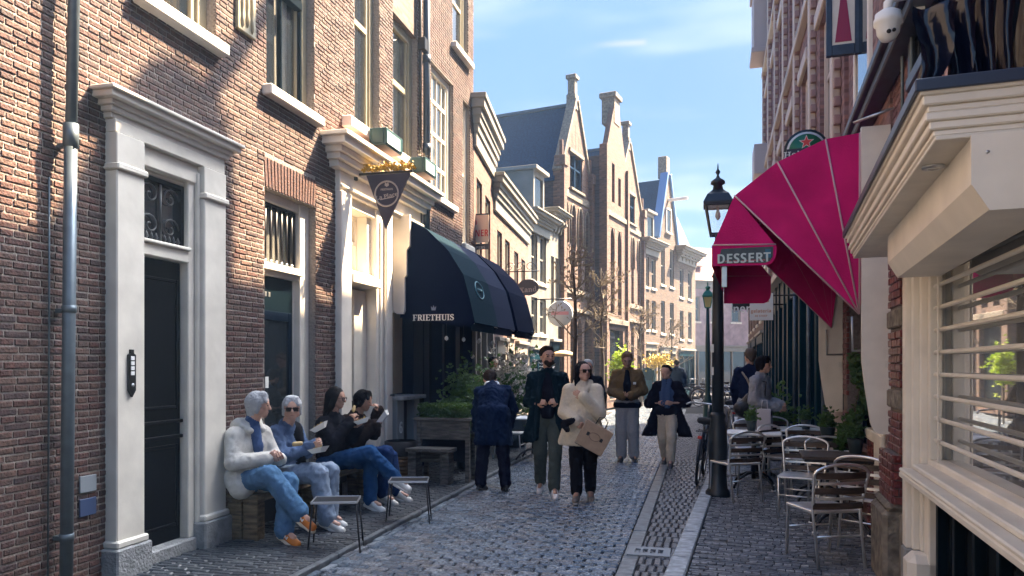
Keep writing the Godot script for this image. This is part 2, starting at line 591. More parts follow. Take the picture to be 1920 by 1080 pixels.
# ---------------------------------------------------------------- bodies: distance fields of tapered capsules, meshed with surface nets
# bones: [a, b, radius at a, radius at b]; cuts: [point, normal] (what lies on the normal's side is cut away)
func nets(acc: Array, bones: Array, h: float, k: float, cuts := [], fold := 0.0, ff := 9.0) -> void:
	var lo := Vector3.ONE * 1e9
	var hi := -lo
	for b in bones:
		for e in 2:
			lo = lo.min(b[e] - Vector3.ONE * b[2 + e])
			hi = hi.max(b[e] + Vector3.ONE * b[2 + e])
	lo -= Vector3.ONE * (h * 2.5 + k * 0.3)
	hi += Vector3.ONE * (h * 2.5 + k * 0.3)
	var nx := int((hi.x - lo.x) / h) + 2
	var ny := int((hi.y - lo.y) / h) + 2
	var nz := int((hi.z - lo.z) / h) + 2
	var nxy := nx * ny
	var D := PackedFloat32Array()
	D.resize(nxy * nz)
	D.fill(9.0)
	for b in bones:
		var a: Vector3 = b[0]
		var c: Vector3 = b[1]
		var ab := c - a
		var l2 := maxf(ab.length_squared(), 1e-9)
		var ra: float = b[2]
		var dr: float = b[3] - b[2]
		var m := maxf(b[2], b[3]) + k + h * 2.0
		var p0 := ((a.min(c) - Vector3.ONE * m - lo) / h).floor()
		var p1 := ((a.max(c) + Vector3.ONE * m - lo) / h).ceil()
		var x0 := maxi(0, int(p0.x))
		var x1 := mini(nx - 1, int(p1.x))
		for z in range(maxi(0, int(p0.z)), mini(nz - 1, int(p1.z)) + 1):
			for y in range(maxi(0, int(p0.y)), mini(ny - 1, int(p1.y)) + 1):
				var i := z * nxy + y * nx + x0
				var p := Vector3(lo.x + x0 * h, lo.y + y * h, lo.z + z * h) - a
				for x in range(x0, x1 + 1):
					var t := clampf(p.dot(ab) / l2, 0.0, 1.0)
					var d := (p - ab * t).length() - ra - dr * t
					var e := D[i]
					var g := e - d
					if g > k:
						D[i] = d
					elif g > -k:
						var q := 0.5 + 0.5 * g / k
						D[i] = e + (d - e) * q - k * q * (1.0 - q)
					p.x += h
					i += 1
	for c in cuts:
		var n: Vector3 = c[1].normalized()
		var o: Vector3 = c[0]
		for z in nz:
			for y in ny:
				var i := z * nxy + y * nx
				var f := n.dot(Vector3(lo.x, lo.y + y * h, lo.z + z * h) - o)
				for x in nx:
					if D[i] < f:
						D[i] = f
					f += n.x * h
					i += 1
	if acc.is_empty():
		acc.append_array([PackedVector3Array(), PackedVector3Array(), PackedInt32Array()])
	var V: PackedVector3Array = acc[0]
	var N: PackedVector3Array = acc[1]
	var I: PackedInt32Array = acc[2]
	var id := PackedInt32Array()
	id.resize(nxy * nz)
	id.fill(-1)
	var off := [0, 1, nx, nx + 1, nxy, nxy + 1, nxy + nx, nxy + nx + 1]
	var ed := [[0, 1, 0, 0, 0, 0], [2, 3, 0, 0, 1, 0], [4, 5, 0, 0, 0, 1], [6, 7, 0, 0, 1, 1], [0, 2, 1, 0, 0, 0], [1, 3, 1, 1, 0, 0], [4, 6, 1, 0, 0, 1], [5, 7, 1, 1, 0, 1], [0, 4, 2, 0, 0, 0], [1, 5, 2, 1, 0, 0], [2, 6, 2, 0, 1, 0], [3, 7, 2, 1, 1, 0]]
	var lim := h * 2.0
	for z in nz - 1:
		for y in ny - 1:
			var i := z * nxy + y * nx
			for x in nx - 1:
				if absf(D[i]) < lim:
					var c := [D[i], D[i + 1], D[i + nx], D[i + nx + 1], D[i + nxy], D[i + nxy + 1], D[i + nxy + nx], D[i + nxy + nx + 1]]
					var neg := 0
					for v in c:
						if v < 0.0:
							neg += 1
					if neg > 0 and neg < 8:
						var s := V0
						var cnt := 0
						for e in ed:
							var da: float = c[e[0]]
							var db: float = c[e[1]]
							if (da < 0.0) != (db < 0.0):
								var q := Vector3(e[3], e[4], e[5])
								q[e[2]] = da / (da - db)
								s += q
								cnt += 1
						s /= cnt
						var g := Vector3(c[1] + c[3] + c[5] + c[7] - c[0] - c[2] - c[4] - c[6], c[2] + c[3] + c[6] + c[7] - c[0] - c[1] - c[4] - c[5], c[4] + c[5] + c[6] + c[7] - c[0] - c[1] - c[2] - c[3]).normalized()
						id[i] = V.size()
						var w := lo + (Vector3(x, y, z) + s) * h
						if fold > 0.0:
							w += g * fold * (0.45 - 1.6 * absf(FN.get_noise_3d(w.x * ff * 9.0 + w.y * ff * 4.0, w.y * ff * 6.0, w.z * ff * 9.0)) + 0.5 * FN.get_noise_3d(w.z * ff * 26.0, w.x * ff * 22.0, w.y * ff * 14.0))
						V.append(w)
						N.append(g)
				i += 1
	var first := I.size()
	for z in range(1, nz - 1):
		for y in range(1, ny - 1):
			var i := z * nxy + y * nx + 1
			for x in range(1, nx - 1):
				if id[i] >= 0 or id[i - 1] >= 0:
					var d0 := D[i] < 0.0
					for ax in 3:
						var st: int = [1, nx, nxy][ax]
						if d0 != (D[i + st] < 0.0):
							var u: int = [nx, nxy, 1][ax]
							var w: int = [nxy, 1, nx][ax]
							var a := id[i]
							var b := id[i - u]
							var c := id[i - u - w]
							var d := id[i - w]
							if a >= 0 and b >= 0 and c >= 0 and d >= 0:
								if d0:
									I.append_array([a, c, b, a, d, c])
								else:
									I.append_array([a, b, c, a, c, d])
				i += 1
	if fold > 0.0:
		var A := PackedVector3Array()
		A.resize(V.size())
		for q in range(first, I.size(), 3):
			var f := (V[I[q + 2]] - V[I[q]]).cross(V[I[q + 1]] - V[I[q]])
			for j in 3:
				A[I[q + j]] += f
		for q in V.size():
			if A[q] != V0:
				N[q] = A[q].normalized() * (1.0 if A[q].dot(N[q]) > 0.0 else -1.0)
	acc[0] = V
	acc[1] = N
	acc[2] = I

func mesh_of(acc: Array) -> ArrayMesh:
	var a := []
	a.resize(Mesh.ARRAY_MAX)
	a[Mesh.ARRAY_VERTEX] = acc[0]
	a[Mesh.ARRAY_NORMAL] = acc[1]
	a[Mesh.ARRAY_INDEX] = acc[2]
	var m := ArrayMesh.new()
	m.add_surface_from_arrays(Mesh.PRIMITIVE_TRIANGLES, a)
	return m

func blob(bones: Array, h: float, k: float, cuts := [], fold := 0.0, ff := 9.0) -> ArrayMesh:
	var acc := []
	nets(acc, bones, h, k, cuts, fold, ff)
	return mesh_of(acc)

func hand_bones(w: Vector3, dir: Vector3, nrm: Vector3, side: float, curl: float, sc := 1.0) -> Array:
	dir = dir.normalized()
	nrm = (nrm - dir * nrm.dot(dir)).normalized()
	var lat := dir.cross(nrm)
	var o := []
	var ln := [0.9, 1.05, 1.0, 0.78]
	for i in 4:
		var f := (i - 1.5) * 0.021 * sc
		var kn := w + (dir * (0.085 - 0.006 * absf(i - 1.3)) + nrm * 0.004) * sc + lat * f * -side
		o.append([w + lat * f * -side * 0.5, kn, 0.0145 * sc, 0.0115 * sc])
		var c := curl * (0.85 + 0.12 * i)
		var d1 := dir * cos(c) + nrm * sin(c)
		var d2 := dir * cos(c * 2.1) + nrm * sin(c * 2.1)
		var m: Vector3 = kn + d1 * 0.043 * ln[i] * sc
		o.append([kn, m, 0.0098 * sc, 0.009 * sc])
		o.append([m, m + d2 * 0.038 * ln[i] * sc, 0.009 * sc, 0.0075 * sc])
	var tb0 := w + dir * 0.025 * sc + lat * 0.026 * side * sc
	var t1 := tb0 + (dir * 0.6 + lat * 0.55 * side + nrm * 0.4).normalized() * 0.045 * sc
	o.append([w + dir * 0.012 * sc, tb0, 0.016 * sc, 0.014 * sc])
	o.append([tb0, t1, 0.0135 * sc, 0.011 * sc])
	o.append([t1, t1 + (dir * 0.8 + nrm * (0.3 + curl * 0.4) + lat * 0.1 * side).normalized() * 0.032 * sc, 0.0105 * sc, 0.0085 * sc])
	return o

# ---------------------------------------------------------------- people
func stand() -> Dictionary:
	return {"pv": Vector3(0, 0.96, 0), "hl": Vector3(0.085, 0.92, 0), "hr": Vector3(-0.085, 0.92, 0), "kl": Vector3(0.095, 0.5, 0.02), "kr": Vector3(-0.095, 0.5, 0.02), "al": Vector3(0.095, 0.09, -0.02), "ar": Vector3(-0.095, 0.09, -0.02), "tl": Vector3(0.115, 0.035, 0.15), "tr": Vector3(-0.115, 0.035, 0.15),
		"ch": Vector3(0, 1.28, 0), "nk": Vector3(0, 1.49, -0.005), "hd": Vector3(0, 1.635, 0.02), "sl": Vector3(0.175, 1.42, -0.01), "sr": Vector3(-0.175, 1.42, -0.01), "el": Vector3(0.235, 1.14, -0.03), "er": Vector3(-0.235, 1.14, -0.03), "wl": Vector3(0.235, 0.9, 0.06), "wr": Vector3(-0.235, 0.9, 0.06)}

func cloth_mat(key: String, c: Color, rough := 0.9) -> StandardMaterial3D:
	var m := mt("cloth_" + key, c, rough, noise_tex("weave", 0.9, 1.0, 0.03, 5), 3.0, noise_tex("clothn", 0, 1, 0.25, 2, 256, 0, 5.0))
	m.metallic_specular = 0.15
	return m

func arm_torso(J: Dictionary, t: float, at := 0.0) -> Array:
	var b := []
	var dn: Vector3 = (J.pv - J.ch).normalized()
	b.append([J.sl.lerp(J.sr, 0.12) + dn * 0.03, J.sr.lerp(J.sl, 0.12) + dn * 0.03, 0.05 + t * 0.7, 0.05 + t * 0.7])
	b.append([J.nk.lerp(J.ch, 0.15), J.ch, 0.062 + t, 0.1 + t])
	b.append([J.ch, J.pv - dn * 0.06, 0.1 + t, 0.098 + t])
	for e in ["l", "r"]:
		var s: Vector3 = J["s" + e]
		b.append([J.nk.lerp(s, 0.25) + dn * 0.03, s + dn * 0.02, 0.04 + t * 0.5, 0.042 + t * 0.6])
		b.append([s.lerp(J.ch, 0.42) + dn * 0.07, J["h" + e].lerp(J.pv, 0.3) - dn * 0.06, 0.082 + t, 0.088 + t])
		b.append([s + dn * 0.02, J["e" + e], 0.048 + t * 0.6 + at, 0.043 + t * 0.7 + at])
		b.append([J["e" + e], J["w" + e], 0.043 + t * 0.7 + at, 0.034 + t * 0.7 + at])
	return b

func leg_bones(J: Dictionary, t: float, w: float) -> Array:
	var b := [[J.hl, J.hr, 0.1 + t, 0.1 + t], [J.pv, J.hl.lerp(J.hr, 0.5), 0.1 + t, 0.09 + t]]
	for e in ["l", "r"]:
		b.append([J["h" + e], J["k" + e], 0.085 + t, 0.06 + t + w * 0.6])
		b.append([J["k" + e], J["a" + e].lerp(J["k" + e], 0.04), 0.06 + t + w * 0.6, 0.043 + t + w])
	return b

func shoe(a: Vector3, t: Vector3, upper: Material, sole: Material, who: Node3D, h: float, tall := 0.0, mark: Material = null) -> void:
	var d := (t - a)
	var f := d.normalized()
	var sd := Vector3.UP.cross(f).normalized()
	var up := f.cross(sd)
	var heel := a - up * 0.045 - f * 0.03
	var toe := heel + f * 0.215
	var bones := [[heel + up * 0.02, toe + up * 0.012, 0.037, 0.034], [a + up * (0.01 + tall), heel + f * 0.05 + up * 0.03, 0.042, 0.04], [a + f * 0.03, heel + f * 0.14 + up * 0.02, 0.036, 0.034], [heel + f * 0.14 + sd * 0.012, toe - sd * 0.008, 0.035, 0.03]]
	var o := part("shoe", blob(bones, h, 0.02, [[heel - up * 0.014, -up]]), upper, who)
	var s := [[heel - up * 0.022 - f * 0.004, heel + f * 0.1 - up * 0.022, 0.034, 0.036], [heel + f * 0.1 - up * 0.022, toe - up * 0.02 + f * 0.006, 0.039, 0.033]]
	part("sole", blob(s, h, 0.01, [[heel - up * 0.036, -up], [heel - up * 0.006, up]]), sole, o)
	if mark:
		for q in [-1.0, 1.0]:
			var m := sf()
			var c: Vector3 = heel + f * 0.1 + up * 0.03 + sd * 0.0385 * q
			bar(m, c - f * 0.02 - up * 0.014, c - f * 0.012 + up * 0.014, 0.011, 0.006, 0.0, sd)
			bar(m, c + f * 0.012 - up * 0.014, c + f * 0.02 + up * 0.014, 0.011, 0.006, 0.0, sd)
			bar(m, c - f * 0.014 + up * 0.012, c + f * 0.014 - up * 0.012, 0.009, 0.006, 0.0, sd)
			part("mark", done(m), mark, o)

# p: at, yaw (0 looks along +z), s (scale), J (joints that differ), look [yaw, pitch, roll], skin, hair [style, colour], h (cell size)
func person(label: String, p: Dictionary) -> Dictionary:
	var J := stand()
	for k in p.get("J", {}):
		J[k] = p.J[k]
	var sc: float = p.get("s", 1.0)
	for k in J:
		J[k] *= sc
	var fr := Transform3D(Basis(Vector3.UP, deg_to_rad(p.get("yaw", 0.0))), p.at)
	var o := thing("person", label, "person", V0, fr)
	var h: float = p.get("h", 0.016)
	var skin: Material = MC[p.get("skin", "skin")]
	# the body: one mesh, hidden limbs included
	var acc := []
	var bb := arm_torso(J, -0.02)
	bb.append_array(leg_bones(J, -0.018, 0.0))
	var L: Array = p.get("look", [0, 0, 0])
	var hb := Basis.from_euler(Vector3(deg_to_rad(L[1]), deg_to_rad(L[0]), deg_to_rad(L[2])))
	var hd: Vector3 = J.hd
	for e in ["l", "r"]:
		bb.append([J["a" + e], J["t" + e].lerp(J["a" + e], 0.3), 0.034, 0.03])
		bb.append([J["k" + e], J["a" + e], 0.045, 0.034])
	bb.append([J.nk - Vector3(0, 0.05, 0), hd - hb * Vector3(0, 0.05, 0.01), 0.058, 0.05])
	nets(acc, bb, h * 1.5, 0.03)
	var hh: float = p.get("hh", 0.008)
	var P := func(x: float, y: float, z: float) -> Vector3: return hd + hb * (Vector3(x, y, z) * sc)
	var hbones := [[P.call(0, 0.04, -0.02), P.call(0, 0.035, 0.005), 0.085, 0.08], [P.call(0, 0.02, 0.02), P.call(0, -0.07, 0.045), 0.07, 0.04], [P.call(0.035, -0.045, 0.015), P.call(-0.035, -0.045, 0.015), 0.04, 0.04], [P.call(0, 0.02, 0.088), P.call(0, -0.018, 0.103), 0.009, 0.0145],
		[P.call(0.078, 0.005, -0.008), P.call(0.08, -0.02, -0.004), 0.016, 0.011], [P.call(-0.078, 0.005, -0.008), P.call(-0.08, -0.02, -0.004), 0.016, 0.011], [P.call(0.032, 0.03, 0.075), P.call(-0.032, 0.03, 0.075), 0.012, 0.012], [P.call(0.014, -0.052, 0.08), P.call(-0.014, -0.052, 0.08), 0.0085, 0.0085],
		[P.call(0.04, -0.005, 0.058), P.call(0.038, -0.01, 0.056), 0.022, 0.022], [P.call(-0.04, -0.005, 0.058), P.call(-0.038, -0.01, 0.056), 0.022, 0.022], [P.call(0, -0.06, -0.02), J.nk, 0.05, 0.055]]
	nets(acc, hbones, hh, 0.012)
	for e in ["l", "r"]:
		var H: Array = p.get("h" + e, [])
		if H.is_empty():
			H = [J["w" + e] - J["e" + e], Vector3(1 if e == "r" else -1, 0, 0), 0.5]
		if H[0] is Vector3:
			nets(acc, hand_bones(J["w" + e], H[0], H[1], 1.0 if e == "l" else -1.0, H[2], sc * 0.98), p.get("hf", 0.007), 0.006)
	part("body", mesh_of(acc), skin, o)
	# the face
	for sx in [-1.0, 1.0]:
		var s := sf(true)
		tube(s, [P.call(sx * 0.041, 0.012, 0.077), P.call(sx * 0.023, 0.012, 0.083)], 0.0065 * sc, 6)
		part("eye", done(s), MC.black, o)
		var s2 := sf(true)
		tube(s2, [P.call(sx * 0.05, 0.033, 0.074), P.call(sx * 0.02, 0.036, 0.086)], 0.0045 * sc, 6)
		part("eyebrow", done(s2), cloth_mat("hair_dark", Color(0.02, 0.014, 0.01)), o)
	var s3 := sf(true)
	tube(s3, [P.call(0.02, -0.052, 0.082), P.call(0, -0.051, 0.0895), P.call(-0.02, -0.052, 0.082)], 0.0045 * sc, 6)
	part("mouth", done(s3), mt("lips", Color(0.3, 0.09, 0.08), 0.5), o)
	# hair
	var st: Array = p.get("hair", ["short", Color(0.02, 0.014, 0.01)])
	var B := [[P.call(0, 0.05, -0.024), P.call(0, 0.048, -0.012), 0.093, 0.087]]
	var cuts := [[P.call(0, 0.088, 0.062), hb * Vector3(0, -0.62, 0.78)]]
	if st[0] == "short":
		B.append([P.call(0, 0.0, -0.055), P.call(0, -0.04, -0.055), 0.06, 0.045])
		for sx in [-1, 1]:
			B.append([P.call(sx * 0.068, 0.04, 0.0), P.call(sx * 0.07, -0.0, -0.01), 0.018, 0.01])
		B.append([P.call(0.03, 0.108, 0.03), P.call(-0.03, 0.112, 0.028), 0.028, 0.028])
	elif st[0] == "bob":
		B.append([P.call(0, 0.02, -0.055), P.call(0, -0.06, -0.055), 0.078, 0.052])
		for sx in [-1, 1]:
			B.append([P.call(sx * 0.06, 0.05, 0.0), P.call(sx * 0.074, -0.045, -0.012), 0.036, 0.024])
			B.append([P.call(sx * 0.03, 0.108, 0.03), P.call(sx * 0.062, 0.055, 0.066), 0.03, 0.016])
		B.append([P.call(0.04, 0.105, 0.03), P.call(-0.04, 0.108, 0.03), 0.03, 0.03])
		cuts = [[P.call(0, 0.03, 0.07), hb * Vector3(0, -0.45, 0.9)]]
	elif st[0] == "long":
		B.append([P.call(0, 0.02, -0.06), P.call(0, -0.26, -0.09), 0.08, 0.055])
		for sx in [-1, 1]:
			B.append([P.call(sx * 0.066, 0.05, 0.01), P.call(sx * 0.083, -0.1, -0.02), 0.036, 0.034])
			B.append([P.call(sx * 0.083, -0.1, -0.02), P.call(sx * 0.075, -0.25, -0.04), 0.034, 0.03])
		cuts = [[P.call(0, 0.03, 0.062), hb * Vector3(0, -0.4, 0.9)]]
	for b in B:
		b[2] *= sc
		b[3] *= sc
	part("hair", blob(B, hh, 0.02, cuts, 0.012 if st[0] == "bob" else 0.006, 20.0), cloth_mat("hair_%s" % st[1].to_html(), st[1], 0.55), o)
	var d := {"o": o, "J": J, "P": P, "hb": hb, "h": h, "s": sc}
	# clothes
	if p.has("legs"):
		var c: Array = p.legs            # [key, colour, widening, thickness]
		part("trousers", blob(leg_bones(J, c[3], c[2]), h, 0.025, p.get("legcuts", []), 0.018, 3.6), cloth_mat(c[0], c[1]), o)
	if p.has("shirt"):
		part("shirt", blob(arm_torso(J, 0.006).slice(0, 3) + [arm_torso(J, 0.006)[4], arm_torso(J, 0.006)[8]], h, 0.04, [], 0.004, 7.0), cloth_mat(p.shirt[0], p.shirt[1]), o)
	if p.has("top"):
		var c: Array = p.top             # [name, key, colour, thickness, sleeve thickness, fold]
		var tbones := arm_torso(J, c[3], c[4])
		tbones.append_array(p.get("skirt", []))
		part(c[0], blob(tbones, h, 0.035, p.get("cuts", []), c[5], p.get("ff", 3.6)), cloth_mat(c[1], c[2]), o)
	if p.has("shoes"):
		for e in ["l", "r"]:
			shoe(J["a" + e], J["t" + e], mt("shoe_" + p.shoes[0], p.shoes[1], 0.6), mt("sole_" + p.shoes[0], p.shoes[2], 0.7), o, p.get("hs", 0.009), 0.0, MC.white if p.has("mark") else null)
	return d

func sunglasses(d: Dictionary) -> void:
	var s := sf()
	var b: Basis = d.hb
	for sx in [-1.0, 1.0]:
		var c: Vector3 = d.P.call(sx * 0.034, 0.008, 0.098)
		box(s, c - Vector3(0.028, 0.022, 0.004), c + Vector3(0.028, 0.02, 0.004), 0.003, b)
		bar(s, d.P.call(sx * 0.064, 0.016, 0.095), d.P.call(sx * 0.082, 0.012, -0.01), 0.007, 0.004)
	bar(s, d.P.call(-0.012, 0.016, 0.099), d.P.call(0.012, 0.016, 0.099), 0.006, 0.005)
	part("sunglasses", done(s), mt("lens", Color(0.008, 0.007, 0.007), 0.1), d.o)

# ---------------------------------------------------------------- the scene
func _ready() -> void:
	RN.seed = 11
	FN.seed = 3
	FN.frequency = 0.25
	camera_sky_sun()
	make_materials()
	ground()
	brick_house()
	second_brick_house()
	far_left_houses()
	gothic_house()
	end_of_street()
	right_cafe()
	right_dessert_cafe()
	right_tall_house()
	left_things()
	right_things()
	trees_and_plants()
	people()

func camera_sky_sun() -> void:
	var cam := Camera3D.new()
	cam.name = "camera"
	add_child(cam)
	cam.position = Vector3(0, 1.62, 0)
	cam.rotation.y = atan2(353.0, 1400.0)
	cam.projection = Camera3D.PROJECTION_FRUSTUM
	cam.near = 0.1
	cam.far = 600.0
	cam.size = 0.1 * 1080.0 / 1400.0
	cam.frustum_offset = Vector2(0, 0.1 * 145.0 / 1400.0)
	cam.current = true
	var sun := DirectionalLight3D.new()
	sun.name = "sun"
	add_child(sun)
	var to := sun_dir()
	sun.look_at_from_position(to * 50.0, V0, Vector3.UP)
	sun.light_energy = 1.6
	sun.light_color = Color(1.0, 0.88, 0.72)
	sun.light_angular_distance = 0.5
	sun.shadow_enabled = true
	var e := Environment.new()
	e.background_mode = Environment.BG_SKY
	var sky := Sky.new()
	var pm := PanoramaSkyMaterial.new()
	pm.panorama = sky_picture(1536, 768)
	sky.sky_material = pm
	e.sky = sky
	e.background_energy_multiplier = 1.0
	e.tonemap_mode = Environment.TONE_MAPPER_LINEAR
	e.tonemap_exposure = 10.0
	e.sdfgi_enabled = true
	e.ssao_enabled = true
	e.ssil_enabled = true
	e.fog_enabled = true
	e.fog_density = 0.0022
	e.fog_light_color = Color(0.7, 0.84, 1.0)
	var we := WorldEnvironment.new()
	we.name = "environment"
	we.environment = e
	add_child(we)

func sun_dir() -> Vector3:
	var el := deg_to_rad(50.0)
	var az := deg_to_rad(48.0)
	return Vector3(cos(el) * cos(az), sin(el), -cos(el) * sin(az))

func sky_picture(w: int, h: int) -> ImageTexture:
	var im := Image.create(w, h, false, Image.FORMAT_RGBF)
	im.fill(Color(0.05, 0.052, 0.055))
	var n := FastNoiseLite.new()
	n.seed = 21
	n.frequency = 0.55
	n.fractal_octaves = 5
	var to := sun_dir()
	var zen := Vector3(0.02, 0.046, 0.11)
	var mid := Vector3(0.028, 0.054, 0.095)
	var hor := Vector3(0.055, 0.084, 0.097)
	var c0 := Vector2(-8.85, 23.14)
	var c1 := Vector2(-3.91, 23.04)
	for y in h / 2 + 1:
		var el := PI / 2.0 - PI * (y + 0.5) / h
		var sy := sin(el)
		var cy := cos(el)
		var f := clampf(1.0 - sy, 0.0, 1.0)
		var base := zen.lerp(mid, pow(f, 1.3)).lerp(hor, pow(f, 7.0))
		for x in w:
			var az := wrapf(TAU * (x + 0.5) / w, -PI, PI)
			var d := Vector3(sin(az) * cy, sy, -cos(az) * cy)
			var g := maxf(0.0, d.dot(to))
			var c := base + Vector3(0.97, 0.97, 1.0) * (0.06 * pow(g, 5.0) + 5.6 * pow(g, 24.0) + 3.0 * pow(g, 80.0))
			var q := 1.0 / (sy + 0.16)
			var v := n.get_noise_3d(d.x * q * 1.7 + 5.0, d.z * q * 4.4, sy * 9.0)
			var k := smoothstep(-0.02, 0.5, v + 0.3 * (1.0 - sy * 3.4) + 0.2 * d.x) * 0.7
			c = c.lerp(Vector3(0.068, 0.082, 0.088) * (0.85 + 0.5 * g + 6.0 * pow(g, 14.0)), k * smoothstep(-0.02, 0.1, sy))
			var da := rad_to_deg(az)
			if da > c0.x and da < c1.x:
				var t := (da - c0.x) / (c1.x - c0.x)
				var dd := absf(rad_to_deg(el) - lerpf(c0.y, c1.y, t))
				c = c.lerp(Vector3(0.092, 0.096, 0.098), clampf(1.3 - dd / 0.13, 0.0, 1.0) * 0.95 * smoothstep(0.0, 0.8, t))
			im.set_pixel(x, y, Color(c.x, c.y, c.z))
	return ImageTexture.create_from_image(im)

func patch(n: int, x: float, y: float) -> int:   # tones lie in drifts, not evenly
	return posmod(RN.randi() % n if RN.randf() < 0.45 else int((0.5 + 0.75 * FN.get_noise_2d(x * 3.5, y * 3.5 + 40.0)) * n), n)

# rows of pavers across the street: x runs from xa(d) to xb(d)
func pave(parent: Node3D, called: String, xa: Callable, xb: Callable, d0: float, d1: float, th: float, ln: float, gap: float, y: float, hgt: float, tones: Array, wob: float, rough: float, most: int, near: float, along := false, fr := Transform3D.IDENTITY, spec := 0.5) -> void:
	var ms := []
	for k in 5:
		ms.append(block(ln, hgt, th, 0.011 if hgt > 0.04 else 0.006, RN, 0.004))
	var out := []
	var d := d0
	var row := 0
	while d < d1:
		var x: float = (xa as Callable).call(d) - (ln + gap) * (0.5 if row % 2 else 0.0) - RN.randf() * 0.03
		var end: float = (xb as Callable).call(d)
		var start: float = (xa as Callable).call(d)
		while x < end:
			var a := maxf(x, start)
			var e := minf(x + ln * RN.randf_range(0.96, 1.04), end)
			if e - a > 0.02:
				var b := Basis.from_euler(Vector3(RN.randf_range(-0.02, 0.02), RN.randf_range(-0.025, 0.025), RN.randf_range(-0.02, 0.02)))
				var o := Vector3((a + e) / 2, y - hgt / 2 + RN.randf_range(-0.003, 0.003) + 0.005 * FN.get_noise_2d(x * 4.0, d * 4.0), -d + wob * sin((a + e) * 1.6 + d * 0.4))
				out.append([fr * Transform3D(b, o), (e - a) / ln, patch(tones.size(), x, d)])
			x += ln + gap
		d += th + gap
		row += 1
	lay(parent, called, out, ms, tones, Vector3(0, 1.62, 0), rough, most, near, spec)

